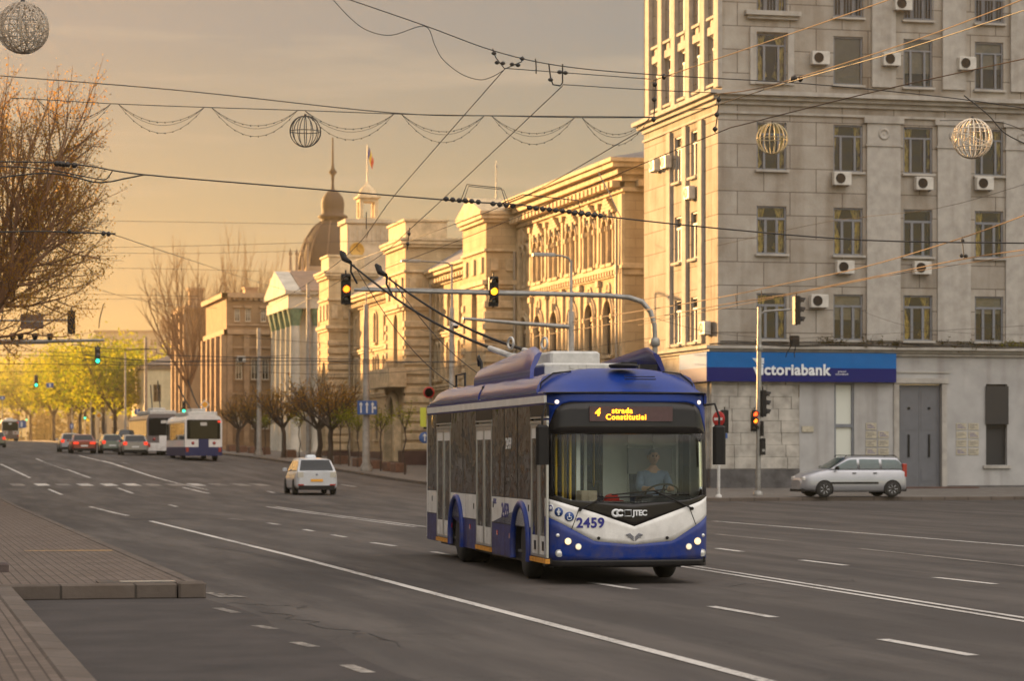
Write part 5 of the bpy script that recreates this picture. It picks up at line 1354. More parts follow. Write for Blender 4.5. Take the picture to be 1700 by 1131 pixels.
for z_, o in ((11.2, .25), (14.6, .45)):
    bar(b, PE(0), -o, 14, -.05, o - .003, z_, z_ + .45); bar(b, PS(0), -o + .003, 16.3, -.05, o, z_ + .002, z_ + .452)
for yy in (.0, 4.2, 7.8, 11.2, 15.2): bar(b, PS(0), yy + .002, yy + .8, 0, .5, 0, 11.2)
for xx in (.05, 1.62, 4.3): bar(b, PE(0), xx, xx + .5, 0, .16, 0, 11.19)
for z_ in (5.6, 9.9, 12.0): bar(b, PE(0), .0, 14, 0, .10, z_, z_ + .18)
for h in hb:
    bar(b, PE(0), h[0] - .12, h[1] + .12, 0, .16, h[3] + .08, h[3] + .25); sill(b, PE(0), h[0], h[1], h[2], .14, .1)
for k in range(18): bar(b, PE(0), .1 + k * .5, .1 + k * .5 + .25, 0, .3, 14.35, 14.6)
b.box(2.0, 3.2, 2, 3.4, 15.05, 15.6); b.box(1.9, 3.3, 1.9, 3.5, 15.6, 15.75)
b.build('stone_trim', BRT, bb)
t = thing('air_conditioner', 'small air conditioner on the shaded brown wall left of the bright paired windows', 'air conditioner', (x0 + 1.35, Yb - .02, 10.3)); put('casing', ACM, t); put('bracket', BKM, t)
Yc = 286.0; x0 = place_y(312, Yc)
b2 = thing('brown_tenement', 'tall brown house with a sunlit edge behind the bare tree', 'building', (x0, Yc, 2.2))
b = MB(); hl = [(c_ - .8, c_ + .8, z_, z_ + 3) for c_ in (3, 7, 11) for z_ in (2, 7)]
wall(b, PS(0), 0, 14, -.5, 15.5, hl, .4); hb = [(1.4, 2.2, 5, 7.4)]
wall(b, PE(0), 0, 12, -.5, 15.5, hb, .3); b.quad((0, 0, 15.5), (12, 0, 15.5), (12, 14, 15.5), (0, 14, 15.5)); b.build('wall', BROWN, b2)
for h in hl: add_window(b2, (.12, (h[0] + h[1]) / 2, h[2]), -pi / 2, h[1] - h[0], h[3] - h[2], 'M', False, WHT)
for h in hb: add_window(b2, ((h[0] + h[1]) / 2, .12, h[2]), 0, h[1] - h[0], h[3] - h[2], 'M', False, WHT)
b = MB(); bar(b, PE(0), -.4, 12, -.05, .4, 15.5, 16.0); bar(b, PS(0), -.395, 14, -.05, .403, 15.502, 16.0); b.box(.2, 1.7, .2, 1.6, 16.0, 17.6); b.box(.0, 1.9, 0, 1.8, 17.6, 17.9)
for yy in (.3, 4.6, 8.6, 12.6): bar(b, PS(0), yy, yy + .8, 0, .45, 0, 15.5)
b.build('stone_trim', BRT, b2)
Yd = 330.0; x0 = place_y(240, Yd)
YW = mat('pale_yellow_wall', (.56, .48, .30), .85, var=.25, scale=.6, streak=.3)
yb = thing('yellow_house', 'pale yellow house lit by the sun behind the trolleybuses', 'building', (x0, Yd, 2.7))
b = MB(); hl = [(c_ - .6, c_ + .6, z_, z_ + 2.2) for c_ in (2.5, 6, 9.5, 13, 16.5) for z_ in (1.6, 5.6)]; hb = [(c_ - .5, c_ + .5, z_, z_ + 2.2) for c_ in (1.6, 4.0) for z_ in (1.6, 5.6)]
wall(b, PS(0), 0, 18, -.5, 9.8, hl, .3); wall(b, PE(0), 0, 12, -.5, 9.8, hb, .3); b.quad((0, 0, 9.8), (12, 0, 9.8), (12, 18, 9.8), (0, 18, 9.8)); b.build('wall', YW, yb)
for h in hl: add_window(yb, (.12, (h[0] + h[1]) / 2, h[2]), -pi / 2, h[1] - h[0], h[3] - h[2], 'M', False, HF)
for h in hb: add_window(yb, ((h[0] + h[1]) / 2, .12, h[2]), 0, h[1] - h[0], h[3] - h[2], 'M', False, HF)
b = MB(); bar(b, PE(0), -.3, 12, -.05, .3, 9.8, 10.2); bar(b, PS(0), -.295, 18, -.05, .303, 9.802, 10.2); b.add([(-.5, -.5, 10.21), (12.5, -.5, 10.21), (12.5, 18.5, 10.21), (-.5, 18.5, 10.21), (6, 5, 12.6), (6, 13, 12.6)], [(0, 1, 4), (1, 2, 5, 4), (2, 3, 5), (3, 0, 4, 5)]); b.build('roof', mat('old_tin_roof', (.20, .15, .11), .6, .2, var=.4, scale=.6), yb)
p0, p1 = at(158, 552, 640), at(306, 552, 640)
fb = thing('apartment_block', 'distant long flat roofed block above the yellow green trees', 'building', (p0.x, p0.y, 4.4))
wd = (p1 - p0).length; hgt = p0.z - 4.4; ang = atan2(p1.y - p0.y, p1.x - p0.x)
fb.rotation_euler = (0, 0, ang)
b = MB(); hb = [(c_ - .9, c_ + .9, z_, z_ + 1.7) for c_ in [1.6 + 3.2 * i for i in range(int(wd / 3.2))] for z_ in [2 + 3.1 * j for j in range(8)]]
wall(b, PE(0), 0, wd, -1, hgt, hb, .3); b.quad((0, 0, hgt), (wd, 0, hgt), (wd, 14, hgt), (0, 14, hgt)); b.quad((0, 0, -1), (0, 14, -1), (0, 14, hgt), (0, 0, hgt)); b.quad((wd, 0, -1), (wd, 14, -1), (wd, 14, hgt), (wd, 0, hgt))
b.build('wall', mat('far_block_wall', (.26, .23, .18), .9, var=.2, scale=.2), fb)
for h in hb[:: 1][:96]: add_window(fb, ((h[0] + h[1]) / 2, .12, h[2]), 0, 1.8, 1.7, 'M', False, FRAMEW, None)
b = MB(); b.box(-.3, wd + .3, -.3, 14.3, hgt + .002, hgt + .5); b.prism([(wd * .70, hgt + .501), (wd * .80, hgt + .501), (wd * .80, hgt + 2.6), (wd * .75, hgt + 4.4), (wd * .70, hgt + 2.6)], 3, 7, 'XZ'); b.build('roof', mat('far_roof', (.17, .13, .10), .8), fb)
# ================================================================ trees
def leaf_mat(name, c, c2, tr=0.5):
    m = bpy.data.materials.new(name); m.use_nodes = True; nt = m.node_tree; N = nt.nodes; L = nt.links
    for n in list(N): N.remove(n)
    out = N.new('ShaderNodeOutputMaterial'); d = N.new('ShaderNodeBsdfDiffuse'); t = N.new('ShaderNodeBsdfTranslucent'); mx = N.new('ShaderNodeMixShader'); mx.inputs[0].default_value = tr
    g = N.new('ShaderNodeNewGeometry'); r = N.new('ShaderNodeValToRGB'); r.color_ramp.elements[0].color = (*c, 1); r.color_ramp.elements[1].color = (*c2, 1)
    L.new(g.outputs['Random Per Island'], r.inputs[0]); L.new(r.outputs[0], d.inputs[0])
    tm = N.new('ShaderNodeMixRGB'); tm.blend_type = 'MULTIPLY'; tm.inputs[0].default_value = 1; L.new(r.outputs[0], tm.inputs[1]); tm.inputs[2].default_value = (2.2, 2.1, 1.0, 1); L.new(tm.outputs[0], t.inputs[0])
    L.new(d.outputs[0], mx.inputs[1]); L.new(t.outputs[0], mx.inputs[2]); L.new(mx.outputs[0], out.inputs[0])
    return m
LEAFY = leaf_mat('spring_leaves', (.08, .125, .008), (.23, .215, .012), .6)
LEAFB = leaf_mat('bud_leaves', (.20, .095, .022), (.26, .16, .03), .6)
LEAFR = leaf_mat('rusty_buds', (.22, .10, .03), (.20, .14, .03), .45)
BARK = mat('bark', (.07, .048, .034), .95, var=.4, scale=6, bump=.4)
BARKO = mat('pale_bark', (.20, .11, .05), .95, var=.4, scale=6, bump=.3)
def grow(seed, p, d, ln, r, lv, spec, B, tips, depth=0):
    """spec per level: (children, spread angle, length ratio, droop)"""
    rg = grow.rg
    n = 4 if lv > 0 else 2
    pts = [p]; q = p.copy(); dd = d.copy()
    for i in range(n):
        dd = (dd + Vector((rg.uniform(-1, 1), rg.uniform(-1, 1), rg.uniform(-.5, .8))) * spec['wob'] + Vector((0, 0, spec['up']))).normalized()
        q = q + dd * (ln / n); pts.append(q.copy())
    B.tube(pts, [r * (1 - .55 * i / n) for i in range(n + 1)], 6 if depth < 2 else (4 if depth < 3 else 3), caps=False)
    if lv == 0:
        tips.append((pts[0], q, dd)); return
    k = spec['n'][depth]
    for i in range(k):
        t = spec['t0'] + (1 - spec['t0']) * (i + rg.uniform(.2, .9)) / k
        j = min(n - 1, int(t * n)); o = pts[j].lerp(pts[j + 1], t * n - j)
        az = 2 * pi * (i * .382 + rg.uniform(0, .25)); a = spec['ang'][depth] * rg.uniform(.75, 1.25)
        u = dd.orthogonal().normalized(); v = dd.cross(u)
        nd = (dd * cos(a) + (u * cos(az) + v * sin(az)) * sin(a)).normalized()
        grow(seed, o, nd, ln * spec['len'][depth] * rg.uniform(.75, 1.2) * (1.15 - .35 * t), r * spec['rad'] * (1.1 - .4 * t), lv - 1, spec, B, tips, depth + 1)
    if spec.get('lead', True):
        grow(seed, q, dd, ln * spec['len'][depth] * .9, r * .45, lv - 1, spec, B, tips, depth + 1)
def leaves(tips, per, size, mb_, rg, off=.35):
    for a, b_, d in tips:
        for _ in range(per):
            c = a.lerp(b_, rg.random()) + Vector((rg.gauss(0, off), rg.gauss(0, off), rg.gauss(0, off)))
            u = Vector((rg.gauss(0, 1), rg.gauss(0, 1), rg.gauss(0, 1))).normalized(); v = u.orthogonal().normalized()
            s = size * rg.uniform(.6, 1.3)
            mb_.add([c - u * s, c + v * s * .55, c + u * s, c - v * s * .55], [(0, 1, 2, 3)])
def tree_meshes(seed, h, spec, lv, trunk_h, r, per, size, off, bark, lm):
    grow.rg = random.Random(seed); B = MB(); tips = []
    rg = grow.rg
    P = [Vector((0, 0, -.1))]
    for i in range(4): P.append(Vector((rg.uniform(-.1, .1), rg.uniform(-.1, .1), trunk_h * (i + 1) / 4)))
    B.tube(P, [r * 1.25, r, r * .92, r * .88, r * .8], 9, caps=False)
    for i in range(spec['main']):
        az = 2 * pi * (i + rg.uniform(-.2, .2)) / spec['main']; a = spec['a0'] * rg.uniform(.6, 1.2)
        o = P[-1].lerp(P[-2], rg.uniform(0, .5))
        grow(seed, o, Vector((cos(az) * sin(a), sin(az) * sin(a), cos(a))), h * spec['l0'] * rg.uniform(.8, 1.15), r * .55, lv, spec, B, tips)
    tm = B.mesh('trunk', bark)
    cm = None
    if per:
        C = MB(); leaves(tips, per, size, C, rg, off); cm = C.mesh('crown', lm)
    return tm, cm
def tree(name, label, meshes, x, y, rz, s=1.0, group=None, z=None, sz=None):
    t = thing(name, label, 'tree', (x, y, (PZ(x, y) if z is None else z) - .05), rz, group); t.scale = (s, s, sz or s)
    put('trunk', meshes[0], t)
    if meshes[1]: put('crown', meshes[1], t)
    return t
S_BIG = dict(main=7, a0=.75, l0=.38, n=(6, 6, 5, 3), ang=(.75, .75, .7, .6), len=(.62, .60, .58, .5), rad=.55, wob=.16, up=.05, t0=.25)
S_BARE = dict(main=8, a0=.72, l0=.40, n=(5, 5, 4, 3), ang=(.65, .65, .6, .5), len=(.55, .5, .5, .5), rad=.58, wob=.10, up=.10, t0=.2)
S_ROUND = dict(main=7, a0=.95, l0=.34, n=(5, 5, 4), ang=(.6, .6, .6), len=(.66, .6, .55), rad=.55, wob=.12, up=.06, t0=.25)
S_GREEN = dict(main=7, a0=.8, l0=.36, n=(4, 4, 3), ang=(.8, .8, .7), len=(.62, .6, .6), rad=.5, wob=.15, up=.06, t0=.2)
BIG = tree_meshes(4, 12.5, S_BIG, 3, 3.2, .24, 22, .036, .11, mat('twig_bark', (.21, .11, .055), .95, var=.3, scale=6), LEAFB)
c = at(-62, 700, 80)
tree('budding_tree', 'big dark budding tree leaning into the left edge of the picture', BIG, c.x, c.y, .4, 1.12, 'budding trees on the left pavement', sz=1.36)
c = at(-150, 700, 101)
tree('budding_tree', 'second dark budding tree just behind the big one at the left edge', BIG, c.x, c.y, 2.2, 1.1, 'budding trees on the left pavement', sz=1.3)
BARE = tree_meshes(21, 20, S_BARE, 3, 6.5, .34, 0, 0, 0, BARKO, None)
c = at(313, 745, 268); tree('bare_tree', 'tall bare tree with upswept twigs above the parked trolleybuses', BARE, c.x, c.y, .3, .74, 'bare trees behind the brown houses', sz=1.06)
c = at(412, 745, 318); tree('bare_tree', 'smaller bare crown rising behind the brown corner building', BARE, c.x, c.y, 1.9, .62, 'bare trees behind the brown houses', z=3, sz=1.30)
c = at(376, 745, 330); tree('bare_tree', 'thin bare crown between the two other bare trees', BARE, c.x, c.y, 4.1, .5, 'bare trees behind the brown houses', z=3, sz=1.15)
GREEN = [tree_meshes(s_, 15, S_GREEN, 2, 4.2, .26, 26, .27, .75, BARK, LEAFY) for s_ in (31, 32, 33)]
gl = [('nearest yellow green tree beside the trolleybuses', 29.0, 340, 1.0), ('yellow green tree second from the trolleybuses', 29.5, 362, 1.05), ('yellow green tree third from the trolleybuses', 29.0, 384, 1.1), ('yellow green tree in the middle of the far row', 29.5, 405, 1.1),
      ('rounded yellow green tree left of the green signal hanging on the wires', 29.0, 428, 1.12), ('yellow green tree behind the red sedan', 29.5, 478, 1.2), ('yellow green tree above the far trolleybus', 29.0, 540, 1.3), ('leftmost yellow green tree of the far row', 29.0, 610, 1.4),
      ('yellow green tree behind the row, in front of the flat block', 40, 410, 1.05), ('taller yellow green tree behind the row, left of the flat block', 41, 436, 1.15), ('yellow green tree far back between two trunks', 42, 515, 1.25), ('yellow green tree far back at the left edge', 42, 620, 1.4)]
for i, (lb, x, y, s) in enumerate(gl):
    tree('leafy_tree', lb, GREEN[i % 3], x + rnd.uniform(-.8, .8), y, i * 1.7, s, 'yellow green trees at the far end of the boulevard')
C = MB(); rg = random.Random(8); tips = []
for i in range(150):
    x = rg.uniform(-40, 120); a = Vector((x, rg.uniform(690, 740), 4.2)); tips.append((a, a + Vector((0, 0, rg.uniform(5, 13))), Vector((0, 0, 1))))
leaves(tips, 60, .9, C, rg, 1.6)
for a, b_, d in tips[:90]: C.tube([a, a.lerp(b_, .6)], .3, 5)
o = C.build('far_wood', leaf_mat('far_wood_leaves', (.050, .045, .012), (.085, .065, .014), .3), fix=False); tag(o, 'dark mass of trees closing the far end of the boulevard', 'wood', kind='stuff')
for i in range(12):       # the left row of the boulevard, beyond the left edge of the frame
    tree('leafy_tree', 'yellow green tree on the left pavement of the boulevard', GREEN[i % 3], -2.2 + rnd.uniform(-1, .5), 168 + i * 11.5, i * 2.1, .92, 'leafy trees along the left pavement')
ROUND = [tree_meshes(s_, 4.6, S_ROUND, 2, 1.75, .13, 7, .05, .12, BARK, LEAFR) for s_ in (51, 52)]
st = [(396, 752, 'pruned street tree half hidden by the white trolleybus', .95), (424, 757, 'pruned street tree right of the white trolleybus', .95), (470, 766, 'pruned street tree with a leaning trunk above the white taxi', 1.1), (533, 765, 'pruned street tree on the left of a close pair', 1.12), (549, 770, 'pruned street tree on the right of a close pair', 1.12)]
for i, (px, py, lb, s) in enumerate(st):
    d = depth_for_x(px, 28.4); p = at(px, py, d)
    t = tree('street_tree', lb, ROUND[i % 2], p.x, p.y, i * 1.3, s * 1.28, 'pruned trees along the right kerb')
SAP = tree_meshes(61, 2.6, dict(main=5, a0=.6, l0=.3, n=(4, 4), ang=(.6, .6), len=(.6, .6), rad=.6, wob=.1, up=.05, t0=.2), 1, 2.0, .035, 16, .045, .15, BARK, LEAFY)
for i, (px, lb, s) in enumerate(((497, 'thin sapling left of the taxi roof', .95), (565, 'thin sapling right of the close pair of trees', 1.0), (579, 'thin sapling between the pair of trees and the sign pole', 1.05), (594, 'thin sapling just left of the sign pole', .95), (632, 'thin sapling right of the sign pole', 1.0), (672, 'thin sapling on the pavement beside the trolleybus', 1.1), (440, 'thin sapling between two pruned trees', .9))):
    d = depth_for_x(px, 28.8); p = at(px, 700, d); tree('sapling', lb, SAP, p.x, p.y, i * 2.0, s * 1.25, 'saplings along the right kerb')
# planters along the kerb
PLT = mat('terracotta_planter', (.15, .075, .045), .85, var=.35, scale=5, bump=.15); SOIL = mat('planter_soil', (.05, .04, .03), .95, var=.4, scale=12)
b = MB(); b.cbox(-.34, .34, -.85, .85, 0, .55, .05); PM1 = b.mesh('tub', PLT); b = MB(); b.box(-.28, .28, -.78, .78, .551, .575); PM2 = b.mesh('soil', SOIL)
for i, (px, lb) in enumerate(((384, 'low brown planter nearest the white trolleybus'), (402, 'low brown planter second from the white trolleybus'), (420, 'low brown planter third from the white trolleybus'), (440, 'low brown planter left of the leaning street tree'), (482, 'low brown planter behind the taxi'), (566, 'low brown planter right of the taxi'), (597, 'low brown planter left of the sign pole'), (622, 'low brown planter right of the sign pole'), (648, 'first low brown planter left of the trolleybus'), (661, 'low brown planter nearest the trolleybus'))):
    d = depth_for_x(px, 29.3); p = at(px, 700, d); t = thing('planter', lb, 'planter', (p.x, p.y, PZ(p.x, p.y)), 0, 'planters along the right pavement'); put('tub', PM1, t); put('soil', PM2, t)
# buildings and wood beyond the frame on the left, which shade the road
LB = mat('left_house_wall', (.40, .33, .25), .9, var=.3, scale=.6, streak=.3)
def left_house(x0, x1, y0, y1, h, lb):
    t = thing('street_building', lb, 'building', (x1, y0, smooth_interp(PROFILE, y0)))
    b = MB(); hs = [(c_ - .7, c_ + .7, z_, z_ + 1.9) for c_ in [2 + 4 * i for i in range(int((y1 - y0 - 2) / 4))] for z_ in [1.5 + 3.6 * j for j in range(int((h - 1) / 3.6))]]
    wall(b, lambda u, w_, z: (w_, u, z), 0, y1 - y0, -1, h, hs, .2); b.quad((-26, 0, -1), (0, 0, -1), (0, 0, h), (-26, 0, h)); b.quad((-26, y1 - y0, -1), (0, y1 - y0, -1), (0, y1 - y0, h), (-26, y1 - y0, h)); b.quad((-26, 0, -1), (-26, y1 - y0, -1), (-26, y1 - y0, h), (-26, 0, h))
    b.build('wall', LB, t)
    b = MB(); b.box(-26.4, .4, -.4, y1 - y0 + .4, h, h + .5); b.build('roof', ROOFM, t)
    b = MB()
    for a, c_, z0, z1 in hs: b.quad((-.18, a, z0), (-.18, c_, z0), (-.18, c_, z1), (-.18, a, z1))
    b.build('window', PANE, t)
left_house(-40, -15, 40, 188, 17.5, 'long tan street house on the left side of the crossing')
left_house(-40, -15, 205, 300, 20.0, 'tall tan street house farther along the left side')
left_house(-40, -15, 310, 430, 15.0, 'low tan street house at the far left end of the boulevard')

# ================================================================ cars
CGL = glass_mat('car_glass', (.10, .11, .11), .5, (.02, .02, .02), .5, .01)
CGL2 = glass_mat('pale_car_glass', (.45, .55, .55), .5, (.10, .15, .15), .45, .02)
TAIL = lamp_mat('tail_lamp_lit', (1.0, .05, .015), .30); TAILO = mat('tail_lamp_red', (.30, .012, .01), .2, coat=.8)
HUB = mat('hub_silver', (.42, .42, .42), .35, .6)
PLATEW = mat('number_plate', (.66, .66, .64), .5); PLATEY = mat('taxi_plate', (.72, .34, .03), .5)
def car(name, label, x, y, rz, paint, L=4.4, W=1.76, H=1.47, z=None, prof=None, glass=None, tails=TAILO, plate=PLATEW, group=None, kind='hatch', detail=False, bright=False):
    """local frame: the nose points to -Y, y runs from 0 at the nose to L at the tail"""
    t = thing(name, label, 'car', (x, y, gz(min(max(x, 0), 27), y) if z is None else z), rz, group)
    w = W / 2; glass = glass or CGL; o = -L / 2
    K = dict(hatch=((0, .62), (.06, .70), (.27, .93), (.95, .96), (1, .90)), sedan=((0, .60), (.06, .68), (.28, .92), (.80, .97), (.97, .99), (1, .88)), wagon=((0, .60), (.02, .72), (.05, .80), (.13, .92), (.25, 1.00), (.97, 1.0), (1, .93)), suv=((0, .78), (.05, .92), (.25, 1.05), (.97, 1.08), (1, 1.0)))[kind]
    G = dict(hatch=((.22, 0), (.42, 1), (.62, 1.0), (.86, .90), (.985, 0)), sedan=((.25, 0), (.43, 1), (.60, 1), (.68, .93), (.86, 0)), wagon=((.25, 0), (.45, .97), (.58, 1.02), (.92, .97), (.995, 0)), suv=((.24, 0), (.38, 1), (.65, 1), (.92, .96), (.99, 0)))[kind]
    belt = lambda s: smooth_interp(K, s) * (H / 1.47 if kind != 'suv' else 1)
    def tape(s): return 1 - .34 * max(0, (.09 - s) / .09) ** 2 - .05 * max(0, (.2 - s) / .2) - .16 * max(0, (s - .96) / .04) ** 2
    b = MB(); rings = []
    for s in (0, .012, .04, .09, .16, .24, .32, .45, .6, .75, .86, .93, .97, .99, 1):
        ww = w * tape(s); zb = belt(s); z0 = .20 if .1 < s < .9 else .26
        yy = o + s * L
        half = [(ww * .90, z0), (ww * .985, z0 + .10), (ww, .48), (ww * .995, .62), (ww * .975, zb - .10), (ww * .93, zb - .02), (ww * .80, zb + .012), (ww * .4, zb + .03)]
        rings.append([(a, yy, q) for a, q in half] + [(-a, yy, q) for a, q in reversed(half)])
    b.loft(rings, True); body = b.build('body', paint, t)
    # greenhouse
    zr = H; gw = lambda k: w * (.93 - .20 * k)
    def gp(s): return smooth_interp(G, s)
    b = MB(); rings = []; S = sorted(set([g[0] for g in G] + lin(G[0][0], G[-1][0], 16)))
    for s in S:
        k = gp(s); zb = belt(s) - .02; zt = zb + (zr - zb) * min(k, 1.03) + .001; yy = o + s * L
        half = [(gw(0) , zb), (gw(min(k, 1) * .88), zb + (zt - zb) * .86), (gw(min(1, k)) * .93, zb + (zt - zb) * .97), (gw(min(1, k)) * .5, zt + .012)]
        rings.append([(a, yy, q) for a, q in half] + [(-a, yy, q) for a, q in reversed(half)])
    b.loft(rings, True); b.build('cabin', paint, t)
    # side glass
    def sx(s, f):
        k = gp(s); zb = belt(s) - .02; zt = zb + (zr - zb) * min(k, 1.03); k = min(1, k)
        top = gw(k * .88); return gw(0) + (top - gw(0)) * (f / .86), zb + (zt - zb) * f
    n0, n1 = G[0][0] + .045, G[-1][0] - (.03 if kind != 'sedan' else .05)
    cuts = [n0, n0 + (n1 - n0) * .36, n0 + (n1 - n0) * .68, n1] if kind != 'hatch' else [n0, n0 + (n1 - n0) * .42, n0 + (n1 - n0) * .80, n1]
    for sg_ in (-1, 1):
        for a, c_ in zip(cuts, cuts[1:]):
            g = MB(); m_ = lin(a + .012, c_ - .012, 8)
            V = []
            for s in m_:
                for f in (.10, .80):
                    x_, z_ = sx(s, f); V.append((sg_ * (x_ + .007), o + s * L, z_))
            g.add(V, [(2 * i, 2 * i + 1, 2 * i + 3, 2 * i + 2) for i in range(7)], True); g.build('side_window', glass, t)
    # screens
    for nm, s0, s1 in (('windscreen', G[0][0], G[1][0]), ('rear_window', G[-1][0], G[-2][0])):
        g = MB(); V = []; 
        def pt(s, u):
            k = min(1, gp(s)); zb = belt(s) - .02; zt = zb + (zr - zb) * gp(s); xx = gw(k) * .88 * u; return (xx, o + s * L, zt + .016 + .006 * (1 - u * u))
        A = lin(s0 + (s1 - s0) * .10, s0 + (s1 - s0) * .92, 5)
        g.sheet(lin(-1, 1, 9), A, lambda u, s: (pt(s, u)[0], pt(s, u)[1] + (-.012 if nm == 'windscreen' else .012), pt(s, u)[2]), True); g.build(nm, glass if nm != 'rear_window' else CGL, t)
    # wheels
    wr = .315 if kind != 'suv' else .36
    for yy in ((.185 * L, .80 * L) if kind != 'wagon' else (.205 * L, .855 * L)):
        for s in (-1, 1):
            a = MB(); a.lathe([(wr + .055, -.10), (wr + .055, .012), (wr + .03, .016), (wr - .01, .008)], 22, (0, 0, 0), 'X'); a.v = [(s * (w + px_ if 1 else 0) - s * 0, py_ + o + yy, max(pz_ + wr, .12)) for px_, py_, pz_ in a.v]
            a.build('wheel_arch', BLACKP, t)
            wh = thing_part('wheel', t, (s * (w - .085), o + yy, wr))
            q = MB(); q.lathe([(.19, -.10), (wr - .02, -.10), (wr, -.07), (wr, .08), (wr - .025, .105), (.20, .105)], 24, axis='X'); q.build('tyre', RUBBER, wh)
            q = MB(); q.lathe([(0, .095), (.05, .10), (.06, .085), (.18, .08), (.205, .107), (.21, -.09)], 20, axis='X')
            if detail:
                for k in range(7): tt = 2 * pi * k / 7; q.cyl((.085, .06 * cos(tt), .06 * sin(tt)), (.098, .185 * cos(tt), .185 * sin(tt)), .022, n=5)
            q.v = [(s * px_, py_, pz_) for px_, py_, pz_ in q.v]; q.build('rim', HUB, wh)
    # lamps, bumpers, plates, mirrors, handles
    ye = o + L
    for s in (-1, 1):
        q = MB()
        if kind == 'sedan': q.cbox(min(s * w * .45, s * w * .90), max(s * w * .45, s * w * .90), ye - .12, ye + .02, .70, .86, .02)
        elif kind == 'wagon' and detail: q.cbox(min(s * w * .80, s * w * .955), max(s * w * .80, s * w * .955), ye - .20, ye - .005, .80, 1.32, .02)
        else: q.cbox(min(s * w * .62, s * w * .93), max(s * w * .62, s * w * .93), ye - .16, ye + .005, .74, .98, .02)
        q.build('tail_lamp', tails, t)
        q = MB(); q.cbox(min(s * w * .42, s * w * .80), max(s * w * .42, s * w * .80), o + .045, o + .30, belt(.03) - .14, belt(.03) + .005, .04); q.build('headlight', LENS, t)
        q = MB(); q.cbox(min(s * (w - .02), s * (w + .17)), max(s * (w - .02), s * (w + .17)), o + L * (G[0][0] + .055), o + L * (G[0][0] + .055) + .12, belt(.3) + .0, belt(.3) + .14, .03); q.build('mirror', paint if not detail else BLACKP, t)
        q = MB()
        for sy_ in (.47, .67): q.cbox(min(s * (w - .04), s * (w + .01)), max(s * (w - .04), s * (w + .01)), o + L * sy_, o + L * sy_ + .16, belt(.5) - .16, belt(.5) - .12, .008)
        q.build('door_handle', paint if not detail else BLACKP, t)
    q = MB(); q.cbox(-w * .86, w * .86, ye - .12, ye + .012, .22, .42, .03); q.build('bumper_trim', BLACKP, t); q = MB(); q.cbox(-w * .80, w * .80, o - .0, o + .15, .22, .34, .03); q.build('bumper_trim', BLACKP, t)
    q = MB(); q.box(-.26, .26, ye - .02, ye + .02, .56 if kind != 'sedan' else .52, .67 if kind != 'sedan' else .63); q.build('number_plate', plate, t)
    if detail:
        q = MB()
        for s in (-1, 1): q.box(min(s * (w - .03), s * (w + .012)), max(s * (w - .03), s * (w + .012)), o + L * .265, o + L * .72, .52, .60)
        q.build('rub_strip', BLACKP, t)
        q = MB()
        for s in (-1, 1): q.tube([(s * w * .66, o + L * .42, H - .02), (s * w * .66, o + L * .44, H + .05), (s * w * .66, o + L * .90, H + .045), (s * w * .66, o + L * .92, H - .03)], .018, 5)
        q.build('roof_rail', BLACKP, t)
    return t
SILV = mat('silver_paint', (.36, .365, .39), .3, .45, var=.08, scale=1.2, coat=.6); WHITEP = mat('pearl_white_paint', (.50, .51, .53), .3, .0, var=.1, scale=1.4, coat=.6)
GREYP = mat('grey_paint', (.30, .285, .27), .3, .4, coat=.6); DARKP = mat('dark_paint', (.04, .036, .034), .3, .3, coat=.6); GLOWRED = mat('dark_red_paint', (.22, .04, .03), .3, .3, coat=.6)  # red glow of the tail lamps put into the dark sedan's paint
# silver estate car by the bank: seen side on, nose to the left
p = at(1421, 826, 102.2)
v = car('estate_car', 'silver estate car with black roof rails parked in front of the grey bank door', p.x, p.y + .9, -pi / 2, SILV, 4.38, 1.74, 1.60, PZ(p.x, p.y) + .0, glass=CGL2, kind='wagon', detail=True)
# white taxi
p = hit(532, 823); a = atan2(p.x, p.y)
tx = car('taxi', 'pearl white taxi driving away beside the street trees', p.x - .1, p.y + 2.2, pi - .03, WHITEP, 4.6, 1.78, 1.56, plate=PLATEY, kind='hatch', tails=mat('clear_tail_lamp', (.45, .42, .36), .2, coat=.8))
b = MB(); b.cbox(-.22, .22, .15, .32, 1.575, 1.70, .06); b.build('roof_sign', mat('taxi_sign', (.66, .70, .74), .4), tx)
b = MB(); b.lathe([(.05, -.004), (.05, .01), (0, .012)], 12, (0, 2.29, .86), 'Y'); b.build('emblem', CHROME, tx)
for s in (-1, 1):
    b = MB(); b.cbox(min(s * .55, s * .80), max(s * .55, s * .80), 2.27, 2.315, .40, .46, .01); b.build('reflector', TAILO, tx)
def rear_car(px, py, w_px, **k):
    p = hit(px, py); L = k.get('L', 4.4); return car(x=p.x, y=p.y + L / 2, rz=pi, **k)
rear_car(140, 754, 43, name='sedan', label='dark red sedan with lit tail lamps waiting in the left queue', paint=GLOWRED, kind='sedan', tails=TAIL, L=4.7, H=1.44, W=1.84, group='cars waiting at the far crossing')
rear_car(119, 751.5, 40, name='hatchback', label='pale silver car half hidden behind the dark red sedan', paint=SILV, kind='hatch', tails=TAIL, L=4.2, group='cars waiting at the far crossing')
rear_car(225, 757, 48, name='hatchback', label='grey car with orange red tail lamps nearest in the middle queue', paint=GREYP, kind='hatch', tails=TAIL, L=4.4, W=1.9, H=1.5, group='cars waiting at the far crossing')
rear_car(214, 752, 40, name='off_road_car', label='tall dark off-road car behind the grey car', paint=DARKP, kind='suv', tails=TAIL, L=4.6, W=1.86, H=1.80, group='cars waiting at the far crossing')
rear_car(187, 754, 28, name='hatchback', label='small silver green car at the left of the middle queue', paint=mat('silver_green_paint', (.20, .23, .19), .3, .4, coat=.6), kind='hatch', tails=TAIL, L=3.9, W=1.66, H=1.46, group='cars waiting at the far crossing')
